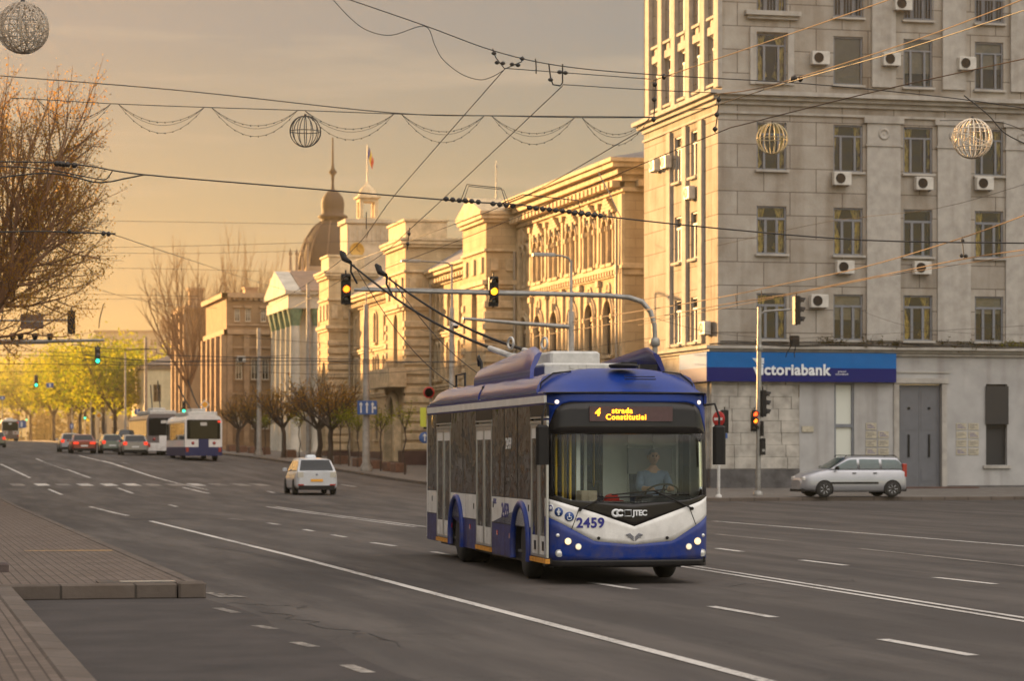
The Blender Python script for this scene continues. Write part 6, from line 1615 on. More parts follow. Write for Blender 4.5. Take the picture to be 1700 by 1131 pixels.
rear_car(288, 757, 28, name='hatchback', label='dark car squeezed between the two trolleybuses', paint=DARKP, kind='hatch', tails=TAIL, L=4.2, H=1.5, group='cars waiting at the far crossing')
rear_car(-6, 744, 26, name='hatchback', label='grey green car cut off by the left edge', paint=mat('grey_green_paint', (.14, .15, .12), .3, .3, coat=.6), kind='hatch', tails=TAIL, L=4.2, group='cars waiting at the far crossing')

# ================================================================ other trolleybuses, seen from behind
BGL = glass_mat('far_bus_glass', (.05, .05, .05), .35, (.012, .011, .010), .85, .03)
def far_bus(label, px, py, H=3.05, at_d=None, rz=0.0, main=None, low=None, poles=True, L=12.0, rear=None, tips=None):
    main = main or WHITE; low = low or mat('far_bus_blue', (.012, .016, .085), .5); p = hit(px, py)
    if at_d: p = at(px, py, at_d); p.z = gz(p.x, p.y)
    t = thing('trolleybus', label, 'trolleybus', (p.x, p.y, p.z), rz)
    b = MB()
    w = 1.25
    wall_holes = [(0, 0)]
    b.prism([(-w, .95), (w, .95), (w, 2.75), (1.12, H - .12), (.9, H), (-.9, H), (-1.12, H - .12), (-w, 2.75)], 0, L, 'XZ'); b.build('body', main, t)
    b = MB(); b.prism([(-w - .004, .36), (w + .004, .36), (w + .004, .949), (-w - .004, .949)], -.012, L, 'XZ'); b.box(-.34, .34, -.03, -.0121, .36, 1.55); b.build('skirt', low, t)
    b = MB(); b.cbox(-1.13, 1.13, -.035, .02, 1.50, 2.80, .05); b.build('rear_window', BGL, t)
    for s in (-1, 1):
        for k in range(7):
            y0 = .35 + k * 1.65; b = MB(); b.box(min(s * 1.24, s * 1.262), max(s * 1.24, s * 1.262), y0, y0 + 1.55, 1.45, 2.6); b.build('side_window', BGL, t)
        b = MB(); b.cbox(min(s * 1.0, s * 1.2), max(s * 1.0, s * 1.2), -.03, .05, .62, .92, .02); b.lathe([(.11, .0), (.11, -.02), (0, -.03)], 12, (s * .72, -.0, 1.22), 'Y'); b.build('tail_lamp', TAILO, t)
        for yy in (2.8, 9.3):
            wh = thing_part('wheel', t, (s * 1.1, yy, .48)); q = MB(); q.lathe([(.26, -.14), (.46, -.14), (.48, -.1), (.48, .1), (.46, .14), (.26, .14)], 20, axis='X'); q.build('tyre', RUBBER, wh)
            q = MB(); q.lathe([(0, s * .1), (.26, s * .1), (.27, -s * .12)], 16, axis='X'); q.build('rim', HUB, wh)
    b = MB(); b.box(.95, 1.15, -.04, 0, 2.62, 2.72); b.build('high_lamp', TAIL, t)
    b = MB(); b.cbox(-1.0, 1.0, .6, 8.5, H + .001, H + .26, .05); b.cbox(-.5, .5, 3.0, 6.0, H + .262, H + .5, .04); b.build('roof_unit', GREYW, t)
    b = MB(); b.box(-.22, .22, -.045, -.036, 2.40, 2.62); b.build('route_board', mat('route_board', (.5, .48, .44), .6), t)
    inv = (Matrix.Translation(p) @ Matrix.Rotation(rz, 4, 'Z')).inverted()
    for k, (tpx, tpy) in enumerate(tips or ()):
        base = Vector((-.3 + .6 * k, 4.6, H + .45)); tip = inv @ at(tpx, tpy, dep(p) - 3.0)
        b = MB(); b.tube([base.lerp(tip, q_) - Vector((0, 0, .15 * sin(pi * q_))) for q_ in lin(0, 1, 8)], .045, 6); b.cyl(base - Vector((0, 0, .4)), base, .12, .08); b.build('trolley_pole', DARK, t)
    return t
far_bus('white trolleybus with a blue tail panel seen from behind at the right kerb', 338, 766, 3.1, tips=((296, 640), (312, 632)))
far_bus('older trolleybus with dark sides standing left of the white one', 272, 757, 3.1, None, 0.02, main=mat('old_bus_grey', (.14, .12, .12), .4, coat=.3), low=WHITE, tips=((250, 640), (262, 633)))
far_bus('distant pale trolleybus at the far left end of the road', 17, 739, 2.9, at_d=375, main=mat('old_bus_cream', (.42, .36, .30), .5), low=mat('old_bus_brown', (.12, .08, .06), .5), poles=False)

# ================================================================ the driver
SKIN = mat('skin', (.46, .27, .19), .6, var=.12, scale=10); SHIRT = mat('light_blue_shirt', (.17, .23, .36), .8, var=.15, scale=14, bump=.15); TROU = mat('dark_trousers', (.03, .03, .035), .85); HAIR = mat('grey_hair', (.22, .20, .18), .8, var=.3, scale=40)
def skinned(name, verts, edges, m, parent, sub=2):
    me = bpy.data.meshes.new(name); me.from_pydata([v[:3] for v in verts], edges, []); me.materials.append(m)
    o = put(name, me, parent)
    md = o.modifiers.new('skin', 'SKIN'); md.use_smooth_shade = True
    sv = me.skin_vertices[0].data
    for i, v in enumerate(verts): r = v[3]; sv[i].radius = r if isinstance(r, tuple) else (r, r); sv[i].use_root = (i == 0)
    s = o.modifiers.new('sub', 'SUBSURF'); s.levels = sub; s.render_levels = sub
    return o
dl = Matrix.Translation(BLOC) @ Matrix.Rotation(BR, 4, 'Z') @ Matrix.Translation((.62, 1.10, .44))
dv = thing('person', 'driver in a light blue shirt sitting behind the windscreen with hands on the wheel', 'person', dl.translation, BR)
# local frame: faces -Y, seat top at z .65
V = [(0, .05, .74, .16), (0, .08, .92, (.17, .12)), (0, .09, 1.10, (.18, .12)), (0, .08, 1.22, (.15, .09)), (0, .05, 1.30, .062), (0, .03, 1.36, .058),
     (-.19, .07, 1.20, .065), (-.25, -.05, 1.00, .055), (-.17, -.30, .98, .042), (-.16, -.40, 1.00, .034),
     (.19, .07, 1.20, .065), (.25, -.05, 1.00, .055), (.17, -.30, .98, .042), (.16, -.40, 1.00, .034),
     (-.10, -.05, .72, .095), (-.13, -.40, .68, .075), (-.14, -.48, .30, .055), (-.14, -.58, .06, .04),
     (.10, -.05, .72, .095), (.13, -.40, .68, .075), (.14, -.48, .30, .055), (.14, -.58, .06, .04)]
E = [(0, 1), (1, 2), (2, 3), (3, 4), (4, 5), (3, 6), (6, 7), (7, 8), (8, 9), (3, 10), (10, 11), (11, 12), (12, 13), (0, 14), (14, 15), (15, 16), (16, 17), (0, 18), (18, 19), (19, 20), (20, 21)]
skinned('body', V, E, SKIN, dv)
SV = [(0, .05, .76, .165), (0, .08, .92, (.185, .135)), (0, .09, 1.10, (.195, .135)), (0, .08, 1.215, (.16, .10)), (-.19, .07, 1.20, .080), (-.25, -.05, 1.00, .068), (-.19, -.22, .985, .058), (.19, .07, 1.20, .080), (.25, -.05, 1.00, .068), (.19, -.22, .985, .058), (0, .06, 1.275, .075)]
skinned('shirt', SV, [(0, 1), (1, 2), (2, 3), (3, 4), (4, 5), (5, 6), (3, 7), (7, 8), (8, 9), (3, 10)], SHIRT, dv)
TV = [(0, .05, .74, .17), (-.10, -.05, .72, .105), (-.13, -.40, .68, .085), (-.14, -.48, .30, .068), (-.14, -.56, .12, .06), (.10, -.05, .72, .105), (.13, -.40, .68, .085), (.14, -.48, .30, .068), (.14, -.56, .12, .06)]
skinned('trousers', TV, [(0, 1), (1, 2), (2, 3), (3, 4), (0, 5), (5, 6), (6, 7), (7, 8)], TROU, dv)
def head_pt(u, v, sx_=1, sc_=1.0):
    """u: angle round from the face (-Y), v: -1 chin to 1 crown"""
    z = v * .125; r = sqrt(max(0, 1 - v * v)); jaw = 1 - .22 * max(0, -v)
    x = .078 * r * sin(u) * jaw; y = -.098 * r * cos(u) * (1 if abs(u) < pi / 2 else 1.02)
    if abs(u) < .35 and -.35 < v < .12: y -= .026 * (1 - abs(u) / .35) * (1 - abs(v + .16) / .3 if abs(v + .16) < .3 else 0)
    if .15 < abs(u) < .75 and .0 < v < .28: y += .010
    return (x * sc_, y * sc_ + .02, 1.47 + z * sc_)
b = MB(); b.sheet(lin(-pi, pi, 40), lin(-.995, .995, 30), lambda u, v: head_pt(u, v), True)
for s in (-1, 1): b.tube([(s * .078, .02, 1.49), (s * .092, .035, 1.495), (s * .09, .035, 1.455), (s * .078, .02, 1.44)], .010, 6)
hd = b.build('head', SKIN, dv, fix=True)
b = MB()
for s in (-1, 1): b.lathe([(0, -.006), (.011, -.003), (.012, .004)], 10, (s * .030, -.070, 1.487), 'Y')
b.box(-.022, .022, -.076, -.069, 1.408, 1.413); b.box(-.046, -.016, -.079, -.072, 1.503, 1.508); b.box(.016, .046, -.079, -.072, 1.503, 1.508); b.build('face_detail', BLACKP, hd)
b = MB(); b.sheet(lin(-pi, pi, 32), lin(.30, .999, 8), lambda u, v: head_pt(u, max(v, .55) if abs(u) < .9 else v, 1, 1.07), True); b.build('hair', HAIR, hd)
for s in (-1, 1):      # hands closed on the wheel rim
    base = Vector((s * .155, -.43, 1.0))
    hv = [(base.x, base.y + .03, base.z, .028), (base.x, base.y - .03, base.z + .012, (.036, .018)), (base.x, base.y - .06, base.z + .014, (.034, .015))]; he = [(0, 1), (1, 2)]
    for k in range(4):
        fx = base.x + (k - 1.5) * .019; n = len(hv); ln = (.030, .034, .032, .026)[k]
        hv += [(fx, base.y - .075, base.z + .012, .009), (fx, base.y - .075 - ln * .8, base.z - .004, .0085), (fx, base.y - .07 - ln * .7, base.z - .032, .008), (fx, base.y - .055, base.z - .045, .007)]
        he += [(2, n), (n, n + 1), (n + 1, n + 2), (n + 2, n + 3)]
    n = len(hv); hv += [(base.x - s * .038, base.y - .02, base.z - .006, .011), (base.x - s * .05, base.y - .055, base.z - .022, .009), (base.x - s * .042, base.y - .08, base.z - .034, .008)]; he += [(1, n), (n, n + 1), (n + 1, n + 2)]
    skinned('hand', hv, he, SKIN, dv, 1)
# ================================================================ traffic lights, poles, signs
GREENL = lamp_mat('green_signal', (.03, 1.0, .42), 1.2); AMBERL = lamp_mat('amber_signal', (1.0, .32, .01), 1.9); ORL = lamp_mat('orange_signal', (1.0, .16, .01), 1.5); REDLT = lamp_mat('red_signal', (1.0, .06, .01), 1.6)
OFFL = mat('unlit_lens', (.03, .025, .02), .25, coat=.5)
SIGB = mat('road_sign_blue', (.03, .09, .28), .5); SIGW = mat('road_sign_white', (.66, .65, .62), .5); SIGY = mat('road_sign_yellow', (.75, .36, .03), .5); SIGR = mat('road_sign_red', (.42, .02, .02), .5); SIGG = mat('lime_board', (.55, .60, .06), .5)
def signal(label, p, rz, lit=None, lm=None, s=1.0, n=3, parent=None, hook=True, visors=True, group=None, name='traffic_light'):
    """faces -Y when rz is 0; p is the middle of the housing"""
    t = thing(name, label, 'traffic light', p, rz, group); t.scale = (s, s, s)
    hh = .18 * n
    b = MB(); b.cbox(-.17, .17, -.12, .10, -hh, hh, .03); b.cyl((0, 0, hh), (0, 0, hh + .14), .03, n=6); b.cyl((0, 0, -hh - .03), (0, 0, -hh), .04, n=6); b.build('housing', BLACKP, t)
    for k in range(n):
        z = hh - .18 - .36 * k
        b = MB(); b.lathe([(.125, 0), (.12, -.02), (.08, -.035), (0, -.042)], 18, (0, -.122, z), 'Y'); b.build('lens', lm if (lit is not None and k == lit) else OFFL, t)
        if visors:
            b = MB(); A = lin(-.3, pi + .3, 13)
            V = [(.14 * cos(a), -.12, z + .14 * sin(a)) for a in A] + [(.14 * cos(a), -.12 - .24 * (.55 + .45 * max(0, sin(a))), z + .14 * sin(a) - .03) for a in A]
            m_ = len(A); b.add(V, [(i, i + 1, m_ + i + 1, m_ + i) for i in range(m_ - 1)], True); b.build('visor', BLACKP, t)
    return t
def gpos(px, X, lift=.15):
    d = depth_for_x(px, X); p = at(px, 700, d); return p.x, p.y, d
# gantry over the right half of the boulevard
gd = 93.0
gr = at(1089, 600, gd); z0 = PZ(gr.x, gr.y)
t = thing('signal_gantry', 'bent grey mast whose long arm reaches over the road behind the trolleybus', 'gantry', (gr.x, gr.y, z0))
L2 = lambda px, py, d=gd: at(px, py, d) - Vector((gr.x, gr.y, z0))
b = MB(); b.cyl((0, 0, 0), L2(1087, 612), .15, .13, 14); b.cyl(L2(1087, 612), L2(1087, 560), .105, .10, 12); b.lathe([(.16, 0), (.19, .05), (.19, .2), (.14, .3)], 14, L2(1087, 575)); b.cyl((0, 0, 0), (0, 0, .4), .22, .2, 12); b.build('mast', STEEL, t)
b = MB(); b.tube([L2(1087, 565), L2(1086, 540), L2(1080, 518), L2(1066, 501), L2(1045, 494), L2(1010, 491), L2(900, 488), L2(820, 487), L2(700, 484), L2(588, 481)], [.10, .10, .10, .10, .095, .09, .085, .08, .07, .06], 10)
b.tube([L2(1010, 488), L2(820, 483), L2(600, 478)], .03, 6); b.build('arm', STEEL, t)
signal('hanging traffic light glowing orange at the tip of the long arm', at(574, 480, gd), 0.0, 1, ORL, 1.0, group='traffic lights over the boulevard')
signal('hanging traffic light glowing amber halfway along the long arm', at(819, 484, gd), 0.0, 1, AMBERL, 1.0, group='traffic lights over the boulevard')
# poles along the right pavement
def lamp_post(label, px, ytop, X, r=.13, arms=(), name='street_lamp', taper=.75, d_=None, neck=None):
    x, y, d = gpos(px, X); z = PZ(x, y); zt = EYE + (HZ - ytop) / FPX * d
    t = thing(name, label, 'street lamp' if arms else 'pole', (x, y, z)); h = zt - z
    b = MB(); b.lathe([(r * 1.6, 0), (r * 1.6, .25), (r, .5), (r * taper, h if not neck else h * neck)] + ([(r * .4, h * neck), (r * .35, h)] if neck else []), 14); b.build('pole', POLE, t)
    for (dx, dz, ln) in arms:
        b = MB(); b.tube([(0, 0, h - .1), (dx * .15, 0, h + dz * .4), (dx * .5, 0, h + dz * .8), (dx, 0, h + dz)], .045, 6); b.build('arm', POLE, t)
        b = MB(); s = 1 if dx > 0 else -1; b.cbox(min(dx, dx + s * ln), max(dx, dx + s * ln), -.16, .16, h + dz - .06, h + dz + .08, .04); b.build('lamp', STEEL, t)
    return t, x, y, d, z, h
lp = lamp_post('tall grey post with a lamp arm beside the wing of the town hall', 948, 432, 27.6, .17, ((-.7, .2, .95),), neck=.78)
t, x, y, d, z, h = lp
b = MB(); b.tube([(0, 0, EYE + (750 - 543) / FPX * d - z), (-2.2, 0, EYE + (750 - 538) / FPX * d - z), (-4.6, 0, EYE + (750 - 531) / FPX * d - z)], [.10, .08, .06], 8); b.build('side_arm', STEEL, t)
lp = lamp_post('grey post with a lamp arm and a camera in front of the banded tower', 750, 438, 27.6, .16, ((-1.6, .1, 1.0),), neck=.80)
t, x, y, d, z, h = lp
cm_ = thing('surveillance_camera', 'white dome camera fixed on the grey post before the town hall', 'camera', (x + .15, y - .3, EYE + (750 - 541) / FPX * d))
b = MB(); b.cyl((-.2, .15, .1), (.0, 0, .1), .03); b.lathe([(0, .12), (.14, .1), (.16, .0), (.15, -.02)], 14); b.build('housing', STICKW, cm_); b = MB(); b.lathe([(.14, -.021), (.12, -.10), (.06, -.16), (0, -.17)], 14); b.build('dome', BLACKP, cm_)
lp = lamp_post('thick grey concrete pole carrying the blue lane sign', 608, 506, 27.7, .24, taper=.62, name='utility_pole')
t, x, y, d, z, h = lp
b = MB(); b.cyl((0, 0, h), (0, 0, h + 1.2), .05, .03, 8); b.build('spike', POLE, t)
s_ = thing('lane_sign', 'blue lane sign with three white arrows on the thick grey pole', 'sign', at(609.5, 677, d - .4))
k = d / FPX; b = MB(); b.cbox(-16.5 * k, 16.5 * k, -.03, .02, -11.5 * k, 11.5 * k, .02); b.build('board', SIGB, s_)
b = MB()
for i, xx in enumerate((-10.5, -0.5)): b.box((xx - 1.2) * k, (xx + 1.2) * k, -.036, -.0305, -9 * k, 5 * k); b.prism([((xx - 3) * k, 4.5 * k), ((xx + 3) * k, 4.5 * k), (xx * k, 9.5 * k)], -.036, -.0305, 'XZ')
xx = 9.0; b.box((xx - 1.2) * k, (xx + 1.2) * k, -.036, -.0305, -9 * k, 5 * k); b.prism([((xx - 3) * k, 4.5 * k), ((xx + 3) * k, 4.5 * k), (xx * k, 9.5 * k)], -.036, -.0305, 'XZ'); b.box((xx + 1.25) * k, (xx + 3.6) * k, -.036, -.0305, -1.6 * k, .8 * k); b.prism([((xx + 3.6) * k, -3.6 * k), ((xx + 6.6) * k, -.4 * k), ((xx + 3.6) * k, 2.8 * k)], -.036, -.0305, 'XZ')
b.build('arrow', SIGW, s_)
for px, top, X, r, lb in ((512, 470, 28.0, .17, 'grey pole in front of the white portico'), (430, 545, 28.0, .20, 'pale pole in front of the brown corner building'), (208, 585, 27.6, .13, 'thin pole left of the trolleybuses'), (176, 605, 27.6, .10, 'slim pale pole second from the red sedan'), (151, 598, 27.6, .12, 'slim pale pole behind the sedan'), (120, 600, 27.6, .13, 'slim dark pole at the far left'), (242, 560, 28.5, .20, 'thick pole beside the yellow house')):
    lamp_post(lb, px, top, X, r, name='utility_pole')
# no-entry and other small signs near the back of the trolleybus
def disc_sign(label, p, r, m1, m2, kind, cat='sign', rz=0.0):
    t = thing('road_sign', label, cat, p, rz)
    b = MB(); b.lathe([(r, .02), (r, -.012), (r * .96, -.02), (0, -.02)], 22, axis='Y'); b.build('disc', m1, t)
    b = MB()
    if kind == 'bar': b.box(-r * .7, r * .7, -.027, -.021, -r * .16, r * .16)
    elif kind == 'nopark': b.lathe([(r * .78, -.027), (0, -.027)], 20, axis='Y'); 
    elif kind == 'arrow': b.box(-r * .1, r * .1, -.027, -.021, -r * .6, r * .3); b.prism([(-r * .4, r * .25), (r * .4, r * .25), (0, r * .75)], -.027, -.021, 'XZ')
    b.build('symbol', m2, t)
    return t
x, y, d = gpos(716, 27.5)
d1 = d
t = thing('sign_pole', 'thin steel sign pole partly hidden by the rear of the trolleybus', 'pole', (x, y, PZ(x, y))); b = MB(); b.cyl((0, 0, 0), (0, 0, EYE + (750 - 640) / FPX * d - PZ(x, y)), .045, n=8); b.build('pole', STEEL, t)
disc_sign('round red and blue sign peeping over the rear of the trolleybus', at(712, 652, d - .15), .30, SIGR, mat('sign_bright_blue', (.04, .12, .42), .5), 'nopark')
disc_sign('blue round sign beside the tail of the trolleybus', at(705, 727, d - .15), .30, SIGB, SIGW, 'arrow')
bd = thing('lime_board', 'narrow lime yellow board with dark edge behind the trolleybus tail', 'board', at(702.5, 693, d - .1)); b = MB(); b.cbox(-.16, .16, -.03, .03, -.50, .50, .02); b.build('panel', SIGG, bd); b = MB(); b.cbox(.02, .2, -.025, .028, -.62, -.505, .01); b.build('edge', BLACKP, bd)
# priority diamonds
def diamond(label, px, py, d, s):
    t = thing('priority_sign', label, 'sign', at(px, py, d)); b = MB(); b.prism([(-s, 0), (0, -s), (s, 0), (0, s)], -.02, .02, 'XZ'); b.build('board', SIGW, t); b = MB(); q = s * .72; b.prism([(-q, 0), (0, -q), (q, 0), (0, q)], -.028, -.0205, 'XZ'); b.build('field', SIGY, t)
    p = t.location; pl_ = MB(); pl_.cyl((0, .06, PZ(p.x, p.y) - p.z), (0, .06, s * .5), .035, n=7); pl_.build('post', STEEL, t)
diamond('orange diamond sign above the white trolleybus', 340, 672, depth_for_x(340, 27.5), .44)
diamond('orange diamond sign behind the middle queue of cars', 164, 690, depth_for_x(164, 27.4), .52)
# distant lights and signs
def on_post(o, drop=None):
    return o
def far_signal(label, px, py, X, s=1.0, lit=2, lm=GREENL, d=None):
    d = d or depth_for_x(px, X); p = at(px, py, d)
    o = signal(label, p, 0.0, lit, lm, s, visors=False, group='green signals at the far crossings')
    return o, p
for lb, px, py, X, post in (('green signal on a post right above the white trolleybus', 305, 676, 27.3, True), ('green signal on a post between the sedan and the diamond sign', 141, 690, 27.3, True), ('small green signal far off near the distant trolleybus', 44, 694, 27.3, True)):
    o, p = far_signal(lb, px, py, X, 1.05)
    b = MB(); b.cyl((0, .0, (PZ(p.x, p.y) - p.z) / 1.05), (0, .0, -.56), .06, n=7); b.build('post', STEEL, o)
cable_d = 205.0
far_signal('green signal hanging from the wires above the sedan', 162, 590, 0, 1.25, d=cable_d)
far_signal('green signal hanging from the far wires at the left', 60, 633, 0, 1.25, d=290)
for lb, px, py, w_, h_, d in (('small blue double sign beside the hanging green signal', 83, 640, 12, 8, 290), ('blue board on the far pavement behind the sedan', 119, 708, 6, 8, 330), ('blue panel far away right of the distant trolleybus', 36, 705, 14, 12, 380), ('blue and white board above the older trolleybus', 228, 684, 9, 9, 250), ('blue sign cut off by the left edge', 4, 661, 8, 6, 330)):
    t = thing('road_sign', lb, 'sign', at(px, py, d)); k = d / FPX
    b = MB(); b.cbox(-w_ / 2 * k, w_ / 2 * k, -.03, .03, -h_ / 2 * k, h_ / 2 * k, .02); b.build('board', SIGB, t)
    b = MB(); b.box(-w_ * .12 * k, w_ * .12 * k, -.04, -.031, -h_ * .34 * k, h_ * .34 * k); b.build('symbol', SIGW, t)
    p = t.location
    if py > 655: b = MB(); b.cyl((0, .07, PZ(p.x, p.y) - p.z), (0, .07, 0), .05, n=7); b.build('post', STEEL, t)
# right corner: signal pole with an arm, small posts
pd = 105.0; pp = at(1258.5, 812, pd); zb_ = PZ(pp.x, pp.y) + rise(0, pp.y)
t = thing('signal_pole', 'slim pale pole with a short arm standing in front of the bank', 'pole', (pp.x, pp.y, zb_)); Lp = lambda px, py: at(px, py, pd) - Vector((pp.x, pp.y, zb_))
b = MB(); b.cyl((0, 0, 0), Lp(1261, 510), .105, .085, 12); b.lathe([(.2, 0), (.2, .12), (.12, .2)], 12); b.lathe([(.11, -.12), (.13, -.08), (.13, .08), (.11, .12)], 12, Lp(1261, 578)); b.build('pole', STEEL, t)
b = MB(); b.tube([Lp(1262, 532), Lp(1263, 521), Lp(1270, 517), Lp(1290, 515.5), Lp(1312, 514)], .05, 8); b.build('arm', STEEL, t)
signal('black traffic light seen side-on at the end of the short arm', at(1322, 515, pd), R(90), None, None, 1.08, group='traffic lights by the bank')
signal('black traffic light seen side-on fixed to the slim pole', at(1266, 670, pd), R(90), None, None, 1.0, group='traffic lights by the bank')
o = signal('small traffic light glowing red on the left of the slim pole', at(1252, 699, pd), R(8), 0, REDLT, .80, group='traffic lights by the bank'); 
b = MB(); b.lathe([(.12, 0), (.11, -.03), (0, -.045)], 16, (0, -.126, .0), 'Y'); b.build('lens', ORL, o)
bx_ = thing('control_box', 'black box low on the slim pole', 'box', at(1266, 742, pd - .1)); b = MB(); b.cbox(-.10, .10, -.1, .1, -.34, .34, .02); b.build('case', BLACKP, bx_); b = MB(); b.box(-.06, .06, -.108, -.101, -.2, -.1); b.build('label_plate', STEEL, bx_)
bx_ = thing('control_box', 'narrow black box just under the side-on light of the slim pole', 'box', at(1265, 712, pd - .1)); b = MB(); b.cbox(-.06, .06, -.08, .08, -.30, .30, .02); b.build('case', BLACKP, bx_); b = MB(); b.cyl((-.06, 0, .2), (-.1, 0, .2), .03, n=6); b.build('bracket', STEEL, bx_)
pd2 = 101.5; pp = at(1193, 826, pd2); zb_ = PZ(pp.x, pp.y)
t = thing('signal_post', 'short pale post at the kerb right of the trolleybus', 'post', (pp.x, pp.y, zb_)); b = MB(); b.cyl((0, 0, 0), at(1193, 680, pd2) - Vector((pp.x, pp.y, zb_)), .065, .06, 10); b.lathe([(.13, 0), (.13, .08), (.08, .12)], 10); b.build('pole', mat('pale_post_paint', (.50, .49, .47), .6, var=.2, scale=4), t)
signal('black pedestrian light seen from behind on the short pale post', at(1203, 700, pd2), R(180), None, None, .84, group='traffic lights by the bank')
disc_sign('round red and white sign seen obliquely on the short pale post', at(1193, 696, pd2 - .15), .30, SIGR, SIGW, 'bar', rz=R(-58))
t = thing('road_sign', 'small blue arrow plate under the red and white sign', 'sign', at(1196, 724, pd2 - .1), R(-20)); b = MB(); b.cbox(-.28, .28, -.02, .02, -.10, .10, .01); b.build('board', SIGB, t); b = MB(); b.box(-.15, .12, -.03, -.021, -.02, .02); b.prism([(.1, -.05), (.2, 0), (.1, .05)], -.03, -.021, 'XZ'); b.build('arrow', SIGW, t)
t = thing('road_sign', 'narrow blue plate hanging on the short pale post', 'sign', at(1196, 740, pd2 - .1), R(-30)); b = MB(); b.cbox(-.07, .07, -.02, .02, -.24, .22, .01); b.build('board', INK, t); b = MB(); b.cyl((0, .02, .1), (0, .08, .1), .03, n=6); b.build('clamp', STEEL, t)
fl_ = thing('floodlight', 'black floodlight on a bracket above the bank sign', 'floodlight', at(1319, 566, 110.7)); b = MB(); b.cbox(-.18, .18, -.16, .16, -.22, .22, .03); b.build('head', BLACKP, fl_); b = MB(); b.tube([(-.1, .1, -.2), (-.22, .35, -.5), (-.25, .4, -.7)], .02, 5); b.tube([(.1, .1, -.2), (.12, .35, -.5), (.15, .4, -.7)], .02, 5); b.build('bracket', BLACKP, fl_)
# weeds that grow on the ledge above the sign
for i, (px, ln, lb) in enumerate(((1375, .9, 'dark weeds on the bank ledge under the second window column'), (1462, 1.1, 'dark clump of weeds on the ledge below a pilaster'), (1600, 1.3, 'longest clump of weeds on the ledge before the last window'), (1688, .8, 'greenish weeds on the ledge at the right edge'))):
    t = thing('ledge_weed', lb, 'plant', (XB + bx(px), YB - .25, 6.6)); b = MB(); rg = random.Random(i); tp = [(Vector((rg.uniform(-ln, ln), 0, 0)),) * 2 + (Vector((0, 0, 1)),) for _ in range(14)]
    tp = [(a, a + Vector((0, 0, .35 * rg.random())), d_) for a, _, d_ in tp]; leaves(tp, 12, .07, b, rg, .09); b.build('foliage', leaf_mat('weed_leaves%d' % (i == 3), (.03, .03, .012) if i < 3 else (.10, .10, .02), (.06, .05, .02) if i < 3 else (.16, .15, .03), .3), t)
    b = MB()
    for a, c_, _ in tp: b.cyl(a - Vector((0, 0, .03)), c_, .012, n=4)
    b.build('stalk', BARK, t)
# left gantry with the backs of signals
gdl = 118.0; q = at(-60, 560, gdl)
t = thing('signal_gantry', 'dark horizontal arm reaching in from the left edge over the road', 'gantry', (q.x, q.y, PZ(q.x, q.y))); Lq = lambda px, py: at(px, py, gdl) - t.location
b = MB(); b.cyl((0, 0, 0), Lq(-60, 505), .17, .13, 12); b.build('mast', POLE, t); b = MB(); b.tube([Lq(-60, 567), Lq(60, 567), Lq(173, 565)], [.10, .09, .06], 8); b.tube([Lq(-60, 572), Lq(80, 570)], .04, 6); b.build('arm', POLE, t)
b = MB(); b.tube([Lq(-60, 533), Lq(118, 531.5)], .05, 6); b.build('upper_arm', POLE, t)
for lb, px, py, s in (('dark signal seen from behind hanging right of the brown board', 118.5, 535, 1.0),): signal(lb, at(px, py, gdl), R(180), None, None, s, group='signals on the left gantry')
t = thing('direction_board', 'brown rectangular sign board seen from behind on the left gantry', 'sign', at(53, 534, gdl - .2)); b = MB(); k = gdl / FPX; b.cbox(-18.5 * k, 18.5 * k, -.03, .03, -12 * k, 12 * k, .02); b.build('panel', mat('brown_board_back', (.12, .075, .055), .7, var=.2, scale=4), t); b = MB(); b.box(-18 * k, 18 * k, -.06, -.031, -1 * k, 1 * k); b.build('rail', POLE, t)
for i, px in enumerate((21, 34, 58, 83)):
    t = thing('gantry_lamp', ('small dark lamp on the left gantry nearest the picture edge', 'small dark lamp on the left gantry under the left part of the brown board', 'small dark lamp on the left gantry under the right part of the brown board', 'small dark lamp on the left gantry between the brown board and the hanging signal')[i], 'lamp', at(px, 561, gdl), 0, 'lamps on the left gantry'); b = MB(); b.lathe([(.08, -.12), (.12, 0), (.16, .12), (.10, .2), (0, .22)], 10); b.build('shade', BLACKP, t); b = MB(); b.cyl((0, 0, -.2), (0, 0, -.1), .04, n=6); b.build('foot', POLE, t)

# ================================================================ wires over the road
def spl(pts, n=8):
    P = [Vector(p) for p in pts]
    if len(P) < 3: return [P[0].lerp(P[-1], t) for t in lin(0, 1, n)]
    out = []
    for i in range(len(P) - 1):
        a = P[max(i - 1, 0)]; b_ = P[i]; c_ = P[i + 1]; e = P[min(i + 2, len(P) - 1)]
        for k in range(n):
            t = k / n; out.append(.5 * ((2 * b_) + (c_ - a) * t + (2 * a - 5 * b_ + 4 * c_ - e) * t * t + (3 * b_ - a - 3 * c_ + e) * t ** 3))
    out.append(P[-1]); return out
def wire(label, pts, d=60.0, r=.016, m=None, name='overhead_wire', cat='wire', group=None, beads=(), bead_r=None, n=6, smooth=True):
    P = [at(p[0], p[1], p[2] if len(p) > 2 else d) for p in pts]
    o = P[0]; t = thing(name, label, cat, o, 0, group)
    Q = [p - o for p in P]
    r *= .64; b = MB(); b.tube(spl(Q, n) if smooth else Q, r, 5); b.build('cable', m or WIRE, t)
    for px, py, dd, ln in beads:            # rows of insulators
        c = at(px, py, dd) - o; b = MB(); br_ = bead_r or r * 3
        for k in range(ln): b.lathe([(r, -.05), (br_, -.02), (br_, .02), (r, .05)], 8, (c.x + (k - (ln - 1) / 2) * .12, c.y, c.z - (k - (ln - 1) / 2) * .010), 'X')
        b.build('insulator', WIRE, t)
    return t
